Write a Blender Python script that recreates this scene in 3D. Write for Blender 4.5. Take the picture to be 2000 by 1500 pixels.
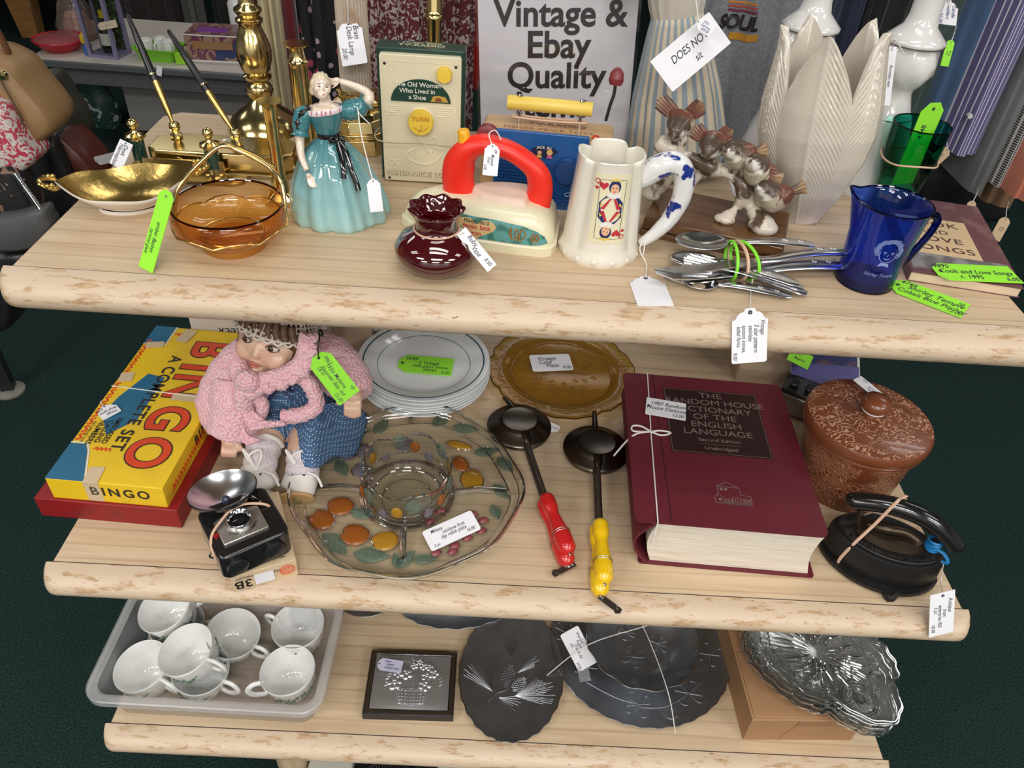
import bpy, math, random
from math import pi, sin, cos, radians, sqrt, atan2
from mathutils import Vector as V, Matrix, Euler
random.seed(7)
S = bpy.context.scene
for o in list(bpy.data.objects):
    bpy.data.objects.remove(o)
COL = S.collection
# ---------------------------------------------------------------- camera
F, PITCH, ROLL, YAW = 1500.2, .6891, .0759, .0282
CAM = V((-.0329, -.6807, 1.4838))
FW = V((sin(YAW)*cos(PITCH), cos(YAW)*cos(PITCH), -sin(PITCH)))
_r0 = V((cos(YAW), -sin(YAW), 0)); _u0 = _r0.cross(FW)
RT = cos(ROLL)*_r0 + sin(ROLL)*_u0
UP = -sin(ROLL)*_r0 + cos(ROLL)*_u0
cd = bpy.data.cameras.new('camera'); cam = bpy.data.objects.new('camera', cd); COL.objects.link(cam)
cd.sensor_fit = 'HORIZONTAL'; cd.sensor_width = 36; cd.lens = 36*F/2000; cd.clip_start = .02
m3 = Matrix((RT, UP, -FW)).transposed()
cam.matrix_world = Matrix.Translation(CAM) @ m3.to_4x4()
S.camera = cam
# ---------------------------------------------------------------- light and exposure
S.view_settings.view_transform = 'Standard'; S.view_settings.look = 'None'
S.view_settings.gamma = 1; S.view_settings.use_curve_mapping = False
S.view_settings.exposure = 0.0
W = bpy.data.worlds.new('world'); S.world = W; W.use_nodes = True
W.node_tree.nodes['Background'].inputs[0].default_value = (.9, .95, 1, 1)
W.node_tree.nodes['Background'].inputs[1].default_value = .2
S.cycles.transparent_max_bounces = 40
S.cycles.max_bounces = 10
S.cycles.caustics_reflective = False; S.cycles.caustics_refractive = False
S.cycles.sample_clamp_indirect = 6
def lamp(x, y, e, sx=1.2, sy=.14, z=2.66):
    l = bpy.data.lights.new('ceiling_tube', 'AREA'); l.shape = 'RECTANGLE'; l.size = sx; l.size_y = sy
    l.energy = e; l.color = (1, .98, .95)
    o = bpy.data.objects.new('ceiling_tube_light', l); COL.objects.link(o); o.location = (x, y, z)
for lx in (-2.1, 0.1, 2.3):
    for ly, e in ((-3.5, 19), (-2.0, 19), (-.55, 5), (1.3, 4.2), (3.3, 3.5)):
        for dy in (-.13, .13):
            lamp(lx, ly+dy, e)
# ---------------------------------------------------------------- geometry helpers
Z1, Z2, Z3 = 1.042, .630, .25            # deck heights of the three shelves
def ray(px, py): return FW + RT*((px-1000)/F) - UP*((py-750)/F)
def hit(px, py, p, n):
    d = ray(px, py); n = V(n); return CAM + d*((V(p)-CAM).dot(n)/d.dot(n))
def P(px, py, z): return hit(px, py, (0, 0, z), (0, 0, 1))
def PY(px, py, y): return hit(px, py, (0, y, 0), (0, 1, 0))
def T(x=0, y=0, z=0): return Matrix.Translation((x, y, z))
def RX(a): return Matrix.Rotation(a, 4, 'X')
def RY(a): return Matrix.Rotation(a, 4, 'Y')
def RZ(a): return Matrix.Rotation(a, 4, 'Z')
def SC(x, y, z): return Matrix.Diagonal((x, y, z, 1))
def basis(o, ex, ey, ez=None):
    ex = V(ex).normalized(); ey = V(ey); ey = (ey-ex*ey.dot(ex)).normalized(); ez = ex.cross(ey)
    return Matrix(((ex.x, ey.x, ez.x, o[0]), (ex.y, ey.y, ez.y, o[1]), (ex.z, ey.z, ez.z, o[2]), (0, 0, 0, 1)))
def align(o, ez, ref=(0, 1, 0)):
    ez = V(ez).normalized(); ref = V(ref)
    if abs(ez.dot(ref)) > .98: ref = V((1, 0, 0))
    ex = ref.cross(ez).normalized(); ey = ez.cross(ex)
    return Matrix(((ex.x, ey.x, ez.x, o[0]), (ex.y, ey.y, ez.y, o[1]), (ex.z, ey.z, ez.z, o[2]), (0, 0, 0, 1)))
def lerp(a, b, t): return a+(b-a)*t
def ipol(tab, t):
    if t <= tab[0][0]: return tab[0][1]
    for (a, x), (b, y) in zip(tab, tab[1:]):
        if t <= b:
            u = (t-a)/(b-a); return lerp(x, y, u)
    return tab[-1][1]
def smooth(pts, n=6, closed=False):
    """Catmull-Rom through points (2D or 3D)."""
    pts = [V(p) if len(p) > 2 else V((p[0], p[1])) for p in pts]; out = []; N = len(pts)
    for i in range(N if closed else N-1):
        g = lambda k: pts[k % N] if closed else pts[min(max(k, 0), N-1)]
        a, b, c, d = g(i-1), g(i), g(i+1), g(i+2)
        for k in range(n):
            t = k/n
            out.append(.5*((2*b)+(c-a)*t+(2*a-5*b+4*c-d)*t*t+(3*b-a-3*c+d)*t**3))
    if not closed: out.append(pts[-1].copy())
    return out
def rrect(w, h, r, n=5):
    o = []
    for cx, cy, a in ((w/2-r, h/2-r, 0), (-w/2+r, h/2-r, 90), (-w/2+r, -h/2+r, 180), (w/2-r, -h/2+r, 270)):
        for k in range(n+1):
            t = radians(a+90*k/n); o.append((cx+r*cos(t), cy+r*sin(t)))
    return o
def ell(rx, ry, n=32, f=None):
    return [(rx*cos(2*pi*k/n)*(f(2*pi*k/n) if f else 1), ry*sin(2*pi*k/n)*(f(2*pi*k/n) if f else 1)) for k in range(n)]
_tc = {}
def textmesh(s, bold=0., shear=0., spacing=1., line=1.):
    k = (s, bold, shear, spacing, line)
    if k not in _tc:
        c = bpy.data.curves.new('t', 'FONT'); c.body = s; c.size = 1; c.offset = bold; c.shear = shear
        c.align_x = 'CENTER'; c.align_y = 'CENTER'; c.space_character = spacing; c.space_line = line; c.resolution_u = 6
        o = bpy.data.objects.new('t', c); me = o.to_mesh()
        _tc[k] = ([v.co.copy() for v in me.vertices], [tuple(p.vertices) for p in me.polygons])
        o.to_mesh_clear(); bpy.data.objects.remove(o); bpy.data.curves.remove(c)
    return _tc[k]
class M:
    """collects faces of ONE mesh; T is the current local matrix, c the current colour, mi the current material slot"""
    def __init__(s, c=(1, 1, 1)): s.v = []; s.f = []; s.uv = []; s.m = []; s.col = []; s.T = Matrix.Identity(4); s.c = c; s.mi = 0; s.fn = None; s.cf = None
    def add(s, vs, fs, uvs=None):
        n = len(s.v)
        for p in vs:
            p = V(p); q = p
            if s.fn: q = V(s.fn(p))
            s.v.append(s.T @ q); s.col.append(s.cf(p) if s.cf else s.c)
        for i, f in enumerate(fs):
            s.f.append([n+k for k in f]); s.m.append(s.mi); s.uv.append(uvs[i] if uvs else None)
        return s
    def rings(s, R, closed=True, cap0=True, cap1=True):
        n = len(R[0]); vs = [p for r in R for p in r]; fs = []; uv = []
        k = n if closed else n-1
        for i in range(len(R)-1):
            for j in range(k):
                a, b = i*n+j, i*n+(j+1) % n
                fs.append((a, b, b+n, a+n)); u0, u1, v0, v1 = j/k, (j+1)/k, i/(len(R)-1), (i+1)/(len(R)-1)
                uv.append(((u0, v0), (u1, v0), (u1, v1), (u0, v1)))
        if cap0: fs.append(tuple(range(n))[::-1]); uv.append(None)
        if cap1: fs.append(tuple(range((len(R)-1)*n, len(R)*n))); uv.append(None)
        return s.add(vs, fs, uv)
    def lathe(s, prof, seg=40, rf=None, zf=None, cap0=True, cap1=True, sx=1., sy=1.):
        R = []
        for i, (r, z) in enumerate(prof):
            ring = []
            for j in range(seg):
                a = 2*pi*j/seg; k = rf(a, r, z) if rf else 1; dz = zf(a, r, z) if zf else 0
                ring.append((r*k*cos(a)*sx, r*k*sin(a)*sy, z+dz))
            R.append(ring)
        return s.rings(R, True, cap0, cap1)
    def tube(s, path, r, seg=8, closed=False, caps=True, flat=1., up=None):
        path = [V(p) for p in path]; N = len(path); R = []
        t0 = None
        for i in range(N):
            if closed: t = path[(i+1) % N]-path[i-1]
            else: t = path[min(i+1, N-1)]-path[max(i-1, 0)]
            t = t.normalized() if t.length > 1e-12 else V((0, 0, 1))
            if t0 is None:
                u = V(up) if up else (V((0, 0, 1)) if abs(t.z) < .9 else V((1, 0, 0)))
                u = (u-t*u.dot(t)).normalized()
            else:
                if up: u = V(up)
                u = (u-t*u.dot(t)); u = u.normalized() if u.length > 1e-9 else V((1, 0, 0))
            t0 = t; w = t.cross(u)
            rr = r(i/max(1, N-1)) if callable(r) else (r[i] if isinstance(r, list) else r)
            ra, rb = rr if isinstance(rr, tuple) else (rr, rr*flat)
            R.append([path[i]+w*(ra*cos(2*pi*k/seg))+u*(rb*sin(2*pi*k/seg)) for k in range(seg)])
        if closed: R.append(R[0]); caps = False
        return s.rings(R, True, caps, caps)
    def prism(s, out, z0, z1, top=None):
        n = len(out); b = [(p[0], p[1], z0) for p in out]; t = [(p[0], p[1], z1) for p in (top or out)]
        fs = [(i, (i+1) % n, n+(i+1) % n, n+i) for i in range(n)]+[tuple(range(n))[::-1], tuple(range(n, 2*n))]
        return s.add(b+t, fs)
    def face(s, out, z=0.):
        return s.add([(p[0], p[1], z) for p in out], [tuple(range(len(out)))])
    def box(s, x0, x1, y0, y1, z0, z1):
        return s.prism([(x0, y0), (x1, y0), (x1, y1), (x0, y1)], z0, z1)
    def ball(s, c, r, seg=16, rn=10, rot=None):
        rx, ry, rz = r if isinstance(r, tuple) else (r, r, r); R = []
        for i in range(rn+1):
            t = -pi/2+pi*i/rn; t = max(-pi/2+.03, min(pi/2-.03, t)); ring = []
            for j in range(seg):
                a = 2*pi*j/seg; p = V((rx*cos(t)*cos(a), ry*cos(t)*sin(a), rz*sin(t)))
                if rot: p = rot @ p
                ring.append(V(c)+p)
            R.append(ring)
        return s.rings(R)
    def sheet(s, fn, nu, nv):
        vs = [fn(i/nu, j/nv) for j in range(nv+1) for i in range(nu+1)]; fs = []; uv = []
        for j in range(nv):
            for i in range(nu):
                a = j*(nu+1)+i; fs.append((a, a+1, a+nu+2, a+nu+1))
                uv.append(((i/nu, j/nv), ((i+1)/nu, j/nv), ((i+1)/nu, (j+1)/nv), (i/nu, (j+1)/nv)))
        return s.add(vs, fs, uv)
    def text(s, t, x, y, size, z=.0, rot=0., bold=0., shear=0., sx=1., spacing=1., line=1.):
        vs, fs = textmesh(t, bold, shear, spacing, line); c, d = cos(rot), sin(rot)
        return s.add([(x+size*(p.x*sx*c-p.y*d), y+size*(p.x*sx*d+p.y*c), z) for p in vs], fs)
    def line2(s, pts, w, z=0., closed=False):
        """flat ribbon of width w along 2D points"""
        pts = [V((p[0], p[1])) for p in pts]; N = len(pts); L = []; Rr = []
        for i in range(N):
            a = pts[i-1] if (i or closed) else pts[i]; b = pts[(i+1) % N] if (i < N-1 or closed) else pts[i]
            t = (b-a); t = t.normalized() if t.length else V((1, 0)); n = V((-t.y, t.x))*w/2
            L.append((pts[i]+n)); Rr.append(pts[i]-n)
        vs = [(p.x, p.y, z) for p in L]+[(p.x, p.y, z) for p in Rr]
        return s.add(vs, [(i, N+i, N+(i+1) % N, (i+1) % N) for i in range(N if closed else N-1)])
def build(name, m, mats, parent=None, flat=False, mat=None, bevel=0, sub=0, solid=0, ang=40, off=-1, mods=()):
    me = bpy.data.meshes.new(name)
    me.from_pydata([tuple(v) for v in m.v], [], m.f)
    if any(u is not None for u in m.uv):
        lay = me.uv_layers.new(name='UV')
        for p, u in zip(me.polygons, m.uv):
            if u:
                for li, q in zip(p.loop_indices, u): lay.data[li].uv = q
    if any(tuple(c) != (1, 1, 1) for c in m.col):
        at = me.color_attributes.new('Col', 'FLOAT_COLOR', 'POINT')
        for i, c in enumerate(m.col): at.data[i].color = (c[0], c[1], c[2], 1)
    for x in (mats if isinstance(mats, (list, tuple)) else [mats]): me.materials.append(x)
    for p, k in zip(me.polygons, m.m): p.material_index = k
    me.validate(); me.update()
    if not flat:
        me.shade_smooth()
        if not sub: me.set_sharp_from_angle(angle=radians(ang))
    o = bpy.data.objects.new(name, me); COL.objects.link(o)
    if parent: o.parent = parent
    if mat is not None: o.matrix_local = mat
    if solid:
        q = o.modifiers.new('solid', 'SOLIDIFY'); q.thickness = solid; q.offset = off
    if bevel:
        q = o.modifiers.new('edge', 'BEVEL'); q.width = bevel; q.segments = 2; q.limit_method = 'ANGLE'; q.angle_limit = radians(35)
    if sub:
        q = o.modifiers.new('sub', 'SUBSURF'); q.levels = sub; q.render_levels = sub
    for kind, kw in mods:
        q = o.modifiers.new(kind.lower(), kind)
        for a, b in kw.items(): setattr(q, a, b)
    return o
def lab(o, label=None, cat=None, group=None, kind=None):
    if label: o['label'] = label
    if cat: o['category'] = cat
    if group: o['group'] = group
    if kind: o['kind'] = kind
    return o
def thing(name, label, cat, loc=(0, 0, 0), rz=0., group=None, mat=None):
    o = bpy.data.objects.new(name, None); COL.objects.link(o); o.empty_display_size = .02
    o.matrix_world = mat if mat is not None else T(*loc) @ RZ(rz)
    return lab(o, label, cat, group)
def copytree(o, parent=None):
    c = o.copy(); COL.objects.link(c)
    if parent: c.parent = parent; c.matrix_parent_inverse = o.matrix_parent_inverse.copy()
    for ch in list(o.children): copytree(ch, c)
    return c
# ---------------------------------------------------------------- materials
def srgb(*c):
    if len(c) == 1: h = c[0].lstrip('#'); c = [int(h[i:i+2], 16) for i in (0, 2, 4)]
    return tuple(((x/255)/12.92 if x/255 <= .04045 else ((x/255+.055)/1.055)**2.4) for x in c)
_mt = {}
def mat(name, col=(.8, .8, .8), rough=.5, metal=0., coat=0., spec=.5, bump=None, vary=None, vcol=False, trans=0., sss=0., sheen=0.):
    """bump=(scale,strength[,dist]); vary=(scale,colour2,lo,hi) blotches of a second colour; vcol reads the painted colour of the mesh"""
    if name in _mt: return _mt[name]
    m = bpy.data.materials.new(name); m.use_nodes = True; nt = m.node_tree; N = nt.nodes; L = nt.links; b = N['Principled BSDF']
    b.inputs['Base Color'].default_value = (*col, 1); b.inputs['Roughness'].default_value = rough; b.inputs['Metallic'].default_value = metal
    b.inputs['Coat Weight'].default_value = coat; b.inputs['Coat Roughness'].default_value = .05; b.inputs['Specular IOR Level'].default_value = spec
    b.inputs['Transmission Weight'].default_value = trans; b.inputs['Sheen Weight'].default_value = sheen
    if sss: b.inputs['Subsurface Weight'].default_value = sss; b.inputs['Subsurface Radius'].default_value = (.01, .006, .004); b.inputs['Subsurface Scale'].default_value = .3
    tc = N.new('ShaderNodeTexCoord'); src = None
    if vcol:
        a = N.new('ShaderNodeAttribute'); a.attribute_name = 'Col'; src = a.outputs['Color']; L.new(src, b.inputs['Base Color'])
    if vary:
        n = N.new('ShaderNodeTexNoise'); n.inputs['Scale'].default_value = vary[0]; n.inputs['Detail'].default_value = 6; L.new(tc.outputs['Object'], n.inputs['Vector'])
        r = N.new('ShaderNodeValToRGB'); r.color_ramp.elements[0].position = vary[2]; r.color_ramp.elements[1].position = vary[3]; L.new(n.outputs['Fac'], r.inputs['Fac'])
        mx = N.new('ShaderNodeMix'); mx.data_type = 'RGBA'; L.new(r.outputs['Color'], mx.inputs['Factor'])
        mx.inputs['A'].default_value = (*col, 1); mx.inputs['B'].default_value = (*vary[1], 1)
        if src: L.new(src, mx.inputs['A'])
        L.new(mx.outputs['Result'], b.inputs['Base Color'])
    if bump:
        n = N.new('ShaderNodeTexNoise'); n.inputs['Scale'].default_value = bump[0]; n.inputs['Detail'].default_value = 4; L.new(tc.outputs['Object'], n.inputs['Vector'])
        q = N.new('ShaderNodeBump'); q.inputs['Strength'].default_value = bump[1]; q.inputs['Distance'].default_value = bump[2] if len(bump) > 2 else .002
        L.new(n.outputs['Fac'], q.inputs['Height']); L.new(q.outputs['Normal'], b.inputs['Normal'])
    _mt[name] = m; return m
def glass(name, tint, edge, haze=0., fres=1.45, rough=.01, hazecol=None, bump=None):
    """thin-walled tinted glass: tinted see-through, darker where seen edge-on, mirror-like by Fresnel"""
    if name in _mt: return _mt[name]
    m = bpy.data.materials.new(name); m.use_nodes = True; nt = m.node_tree; N = nt.nodes; L = nt.links; N.remove(N['Principled BSDF'])
    lw = N.new('ShaderNodeLayerWeight'); lw.inputs['Blend'].default_value = .4
    mx = N.new('ShaderNodeMix'); mx.data_type = 'RGBA'; mx.inputs['A'].default_value = (*tint, 1); mx.inputs['B'].default_value = (*edge, 1)
    L.new(lw.outputs['Facing'], mx.inputs['Factor'])
    tr = N.new('ShaderNodeBsdfTransparent'); L.new(mx.outputs['Result'], tr.inputs['Color']); base = tr.outputs[0]
    if haze:
        df = N.new('ShaderNodeBsdfPrincipled'); df.inputs['Base Color'].default_value = (*(hazecol or tint), 1); df.inputs['Roughness'].default_value = .3
        ms = N.new('ShaderNodeMixShader'); ms.inputs[0].default_value = haze; L.new(base, ms.inputs[1]); L.new(df.outputs[0], ms.inputs[2]); base = ms.outputs[0]
    gl = N.new('ShaderNodeBsdfGlossy'); gl.inputs['Roughness'].default_value = rough
    l2 = N.new('ShaderNodeLayerWeight'); l2.inputs['Blend'].default_value = .5           # Schlick reflectance, the same from both sides
    pw = N.new('ShaderNodeMath'); pw.operation = 'POWER'; pw.inputs[1].default_value = 4.5; L.new(l2.outputs['Facing'], pw.inputs[0])
    f0 = ((fres-1)/(fres+1))**2
    fr = N.new('ShaderNodeMath'); fr.operation = 'MULTIPLY_ADD'; fr.inputs[1].default_value = .85; fr.inputs[2].default_value = f0; L.new(pw.outputs[0], fr.inputs[0])
    if bump:
        tc = N.new('ShaderNodeTexCoord'); n = N.new('ShaderNodeTexNoise'); n.inputs['Scale'].default_value = bump[0]; L.new(tc.outputs['Object'], n.inputs['Vector'])
        q = N.new('ShaderNodeBump'); q.inputs['Strength'].default_value = bump[1]; q.inputs['Distance'].default_value = .003
        L.new(n.outputs['Fac'], q.inputs['Height']); L.new(q.outputs['Normal'], gl.inputs['Normal']); L.new(q.outputs['Normal'], l2.inputs['Normal'])
    ms = N.new('ShaderNodeMixShader'); L.new(fr.outputs[0], ms.inputs[0]); L.new(base, ms.inputs[1]); L.new(gl.outputs[0], ms.inputs[2])
    L.new(ms.outputs[0], N['Material Output'].inputs['Surface']); _mt[name] = m; return m
def nodes(name):
    m = bpy.data.materials.new(name); m.use_nodes = True; nt = m.node_tree; return m, nt.nodes, nt.links, nt.nodes['Principled BSDF']
def wood(name, c1, c2, scale, rough=.35, coat=.0, stretch=(1, 12, 12), streak=1.):
    if name in _mt: return _mt[name]
    m, N, L, b = nodes(name); tc = N.new('ShaderNodeTexCoord'); mp = N.new('ShaderNodeMapping'); mp.inputs['Scale'].default_value = stretch
    L.new(tc.outputs['Object'], mp.inputs['Vector'])
    n = N.new('ShaderNodeTexNoise'); n.inputs['Scale'].default_value = scale; n.inputs['Detail'].default_value = 8; n.inputs['Distortion'].default_value = .6*streak
    L.new(mp.outputs[0], n.inputs['Vector']); r = N.new('ShaderNodeValToRGB'); e = r.color_ramp.elements
    e[0].position = .36; e[0].color = (*c2, 1); e[1].position = .58; e[1].color = (*c1, 1); L.new(n.outputs['Fac'], r.inputs['Fac'])
    L.new(r.outputs['Color'], b.inputs['Base Color']); b.inputs['Roughness'].default_value = rough; b.inputs['Coat Weight'].default_value = coat
    _mt[name] = m; return m
WHITE = (1, 1, 1)
BRASS = mat('polished_brass', (.74, .58, .27), .16, 1., vary=(14, (.62, .46, .20), .45, .7), bump=(60, .03))
BRASSD = mat('aged_brass', (.52, .41, .20), .28, 1., vary=(25, (.34, .26, .12), .45, .75))
GOLD = mat('gold_leaf', (.66, .46, .15), .26, 1., bump=(140, .25, .002))
PAPER = mat('tag_paper', (.80, .79, .82), .7)
GREEN = mat('green_paper', srgb(150, 232, 52), .7)
INK = mat('ink', (.03, .03, .05), .6)
INKB = mat('blue_ink', (.04, .05, .20), .6)
STRING = mat('white_string', (.75, .72, .68), .8)
RUBBER = mat('rubber_band', srgb(214, 176, 150), .6)
BLACK = mat('black_plastic', (.015, .015, .016), .25)
STEEL = mat('polished_steel', (.70, .70, .71), .18, 1.)
CHROME = mat('chrome', (.75, .76, .78), .06, 1.)
ALU = mat('dark_aluminium', (.40, .42, .45), .33, .92, bump=(18, .25, .004), vary=(30, (.32, .335, .36), .4, .7))
PORC = mat('white_porcelain', (.80, .79, .78), .12, coat=.5)
# ================================================================ setting
def carpet():
    m, N, L, b = nodes('green_carpet'); tc = N.new('ShaderNodeTexCoord')
    n = N.new('ShaderNodeTexNoise'); n.inputs['Scale'].default_value = 260; n.inputs['Detail'].default_value = 3; L.new(tc.outputs['Object'], n.inputs['Vector'])
    r = N.new('ShaderNodeValToRGB'); e = r.color_ramp.elements; e[0].position = .3; e[0].color = (.005, .012, .011, 1); e[1].position = .75; e[1].color = (.024, .052, .047, 1)
    L.new(n.outputs['Fac'], r.inputs['Fac']); L.new(r.outputs['Color'], b.inputs['Base Color']); b.inputs['Roughness'].default_value = .95; b.inputs['Specular IOR Level'].default_value = .1
    q = N.new('ShaderNodeBump'); q.inputs['Strength'].default_value = .6; q.inputs['Distance'].default_value = .004; L.new(n.outputs['Fac'], q.inputs['Height']); L.new(q.outputs['Normal'], b.inputs['Normal'])
    return m
m = M(); m.box(-5, 5, -4, 7, -.1, 0); lab(build('floor', m, carpet()), kind='structure')
m = M(); m.box(-5, 5, -4, 7, 2.75, 2.85); lab(build('ceiling', m, mat('ceiling_tile', (.72, .72, .70), .8)), kind='structure')
WALL = mat('wall_paint', (.42, .41, .40), .8)
for nm, q in (('wall_back', (-5, 5, 7, 7.1)), ('wall_front', (-5, 5, -4.1, -4)), ('wall_left', (-5.1, -5, -4, 7)), ('wall_right', (5, 5.1, -4, 7))):
    m = M(); m.box(*q, 0, 2.75); lab(build(nm, m, WALL), kind='structure')
# ================================================================ display shelf
def deckmat():
    m, N, L, b = nodes('maple_laminate'); tc = N.new('ShaderNodeTexCoord'); mp = N.new('ShaderNodeMapping'); mp.inputs['Scale'].default_value = (1.6, 22, 22)
    L.new(tc.outputs['Object'], mp.inputs['Vector'])
    n = N.new('ShaderNodeTexNoise'); n.inputs['Scale'].default_value = 3.2; n.inputs['Detail'].default_value = 7; n.inputs['Distortion'].default_value = .7; L.new(mp.outputs[0], n.inputs['Vector'])
    w = N.new('ShaderNodeTexWave'); w.wave_type = 'BANDS'; w.bands_direction = 'Y'; w.inputs['Scale'].default_value = .55; w.inputs['Distortion'].default_value = 9; w.inputs['Detail'].default_value = 3; w.inputs['Detail Scale'].default_value = .5
    L.new(mp.outputs[0], w.inputs['Vector'])
    r = N.new('ShaderNodeValToRGB'); e = r.color_ramp.elements; e[0].position = .33; e[0].color = (.54, .392, .245, 1); e[1].position = .62; e[1].color = (.63, .48, .32, 1); L.new(n.outputs['Fac'], r.inputs['Fac'])
    r2 = N.new('ShaderNodeValToRGB'); e = r2.color_ramp.elements; e[0].position = 0; e[0].color = (.80, .76, .72, 1); e[1].position = .07; e[1].color = (1, 1, 1, 1); L.new(w.outputs['Fac'], r2.inputs['Fac'])
    mx = N.new('ShaderNodeMix'); mx.data_type = 'RGBA'; mx.blend_type = 'MULTIPLY'; mx.inputs['Factor'].default_value = .8; L.new(r.outputs['Color'], mx.inputs['A']); L.new(r2.outputs['Color'], mx.inputs['B'])
    L.new(mx.outputs['Result'], b.inputs['Base Color']); b.inputs['Roughness'].default_value = .38
    return m
def nosemat():
    m, N, L, b = nodes('worn_maple_edge'); tc = N.new('ShaderNodeTexCoord'); mp = N.new('ShaderNodeMapping'); mp.inputs['Scale'].default_value = (9, 34, 34); L.new(tc.outputs['Object'], mp.inputs['Vector'])
    n = N.new('ShaderNodeTexNoise'); n.inputs['Scale'].default_value = 2.6; n.inputs['Detail'].default_value = 9; n.inputs['Roughness'].default_value = .72; L.new(mp.outputs[0], n.inputs['Vector'])
    g = N.new('ShaderNodeTexNoise'); g.inputs['Scale'].default_value = 9; g.inputs['Detail'].default_value = 6; L.new(mp.outputs[0], g.inputs['Vector'])
    r0 = N.new('ShaderNodeValToRGB'); e = r0.color_ramp.elements; e[0].position = .35; e[0].color = (.40, .25, .13, 1); e[1].position = .62; e[1].color = (.54, .385, .24, 1); L.new(g.outputs['Fac'], r0.inputs['Fac'])
    r = N.new('ShaderNodeValToRGB'); e = r.color_ramp.elements; e[0].position = .425; e[0].color = (0, 0, 0, 1); e[1].position = .465; e[1].color = (1, 1, 1, 1); L.new(n.outputs['Fac'], r.inputs['Fac'])
    mx = N.new('ShaderNodeMix'); mx.data_type = 'RGBA'; L.new(r.outputs['Color'], mx.inputs['Factor']); L.new(r0.outputs['Color'], mx.inputs['A']); mx.inputs['B'].default_value = (.60, .465, .335, 1)
    sp = N.new('ShaderNodeTexNoise'); sp.inputs['Scale'].default_value = 7; sp.inputs['Detail'].default_value = 5; L.new(mp.outputs[0], sp.inputs['Vector'])
    rs = N.new('ShaderNodeValToRGB'); e = rs.color_ramp.elements; e[0].position = .25; e[0].color = (1, 1, 1, 1); e[1].position = .29; e[1].color = (0, 0, 0, 1); L.new(sp.outputs['Fac'], rs.inputs['Fac'])
    m2 = N.new('ShaderNodeMix'); m2.data_type = 'RGBA'; L.new(rs.outputs['Color'], m2.inputs['Factor']); L.new(mx.outputs['Result'], m2.inputs['A']); m2.inputs['B'].default_value = (.10, .06, .04, 1)
    L.new(m2.outputs['Result'], b.inputs['Base Color']); b.inputs['Roughness'].default_value = .38
    q = N.new('ShaderNodeBump'); q.inputs['Strength'].default_value = .25; q.inputs['Distance'].default_value = .002; L.new(n.outputs['Fac'], q.inputs['Height']); L.new(q.outputs['Normal'], b.inputs['Normal'])
    return m
DECK, NOSE = deckmat(), nosemat()
SEAM = mat('dark_seam', (.05, .03, .02), .8)
shelf = thing('display_shelf', 'three-tier maple display shelf with worn rounded front edges', 'display shelf', (0, 0, 0))
def tier(xc, hw, y0, dep, z, th=.036):
    m = M(); out = [(xc-hw, y0), (xc+hw, y0), (xc+hw, y0+dep-.02), (xc+hw-.02, y0+dep), (xc-hw+.02, y0+dep), (xc-hw, y0+dep-.02)]
    m.prism(out, z-th, z)
    s = build('shelf', m, DECK, shelf, bevel=.0015)
    # bullnose
    m = M(); n = 12; R = []; xs = []
    for k in range(7):                      # rounded ends
        a = pi/2*k/6; xs.append((xc-hw-.006+.018*(1-sin(a)) - 0, 1-.55*(1-sin(a))**1.0 if k == 0 else .45+.55*sin(a)))
    ends = [(-hw-.007+.016*(1-sin(pi/2*k/6)), .35+.65*sin(pi/2*k/6)) for k in range(7)]
    ends = sorted([(-hw-.007+.02*(1-cos(pi/2*k/6)), .30+.70*sin(pi/2*k/6)) for k in range(7)])
    full = ends+[(x*(hw*2-.03)/20-hw+.015, 1.) for x in range(1, 20)]+[(-x, s_) for x, s_ in reversed(ends)]
    for x, s_ in full:
        ring = []
        D = .034*s_; H = th+.004
        for k in range(n+1):
            a = pi/2-pi*k/n
            ring.append((xc+x, y0-.0012-D*cos(a)**.8, z-H/2+.001+(H/2)*sin(a)))
        R.append(ring)
    m.rings(R, True, True, True)
    lab(build('front_nosing', m, NOSE, s, ang=60), 'worn rounded front edge with chipped finish')
    m = M(); m.box(xc-hw, xc+hw, y0-.0014, y0+.0006, z-.02, z+.0003); build('seam', m, SEAM, s)
tier(0, .54, 0, .443, Z1); tier(.0067, .605, -.0643, .56, Z2); tier(.0104, .6252, -.0911, .60, Z3)
m0 = mat('post_laminate', (.50, .38, .27), .5)
for x in (-.30, .445):
    m = M(); m.prism(rrect(.095, .05, .006), 0, Z1-.036); build('post', m, m0, shelf, mat=T(x, .425, 0))
for x, y in ((-.345, -.075), (.40, -.075), (-.345, .4), (.40, .4)):
    m = M(); m.lathe([(.018, 0), (.022, .02), (.026, .12), (.027, Z3-.036)], 24); build('leg', m, DECK, shelf, mat=T(x, y, 0))
# ================================================================ placement and price tags
def hz(b, px, py):
    """height above base point b at which the vertical through b passes the pixel"""
    d = ray(px, py); w = CAM-V(b); a = d.dot(d); bb = d.z; dd = d.dot(w); e = w.z
    return (a*e-bb*dd)/(a-bb*bb)
def dep(p): return (V(p)-CAM).dot(FW)
def lprof(b, rows):
    """(cx, cy, half-width in pixels) rows up the axis of a turned thing -> (radius, height)"""
    o = []
    for cx, cy, hw in rows:
        z = hz(b, cx, cy); o.append((hw*dep(V(b)+V((0, 0, z)))/F, z))
    return o
def quad(tl, tr, bl, p, n, lift=0.):
    n = V(n).normalized(); p = V(p)+n*lift
    A, B, C_ = hit(*tl, p, n), hit(*tr, p, n), hit(*bl, p, n)
    ex = B-A; ey = A-C_; w = ex.length; eyo = ey-ex.normalized()*ey.dot(ex.normalized()); h = eyo.length
    c = (B+C_)/2
    return basis(c, ex, ey), w, h
NF = (0, -.78, .62)                       # a plane turned up towards the viewer
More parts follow.
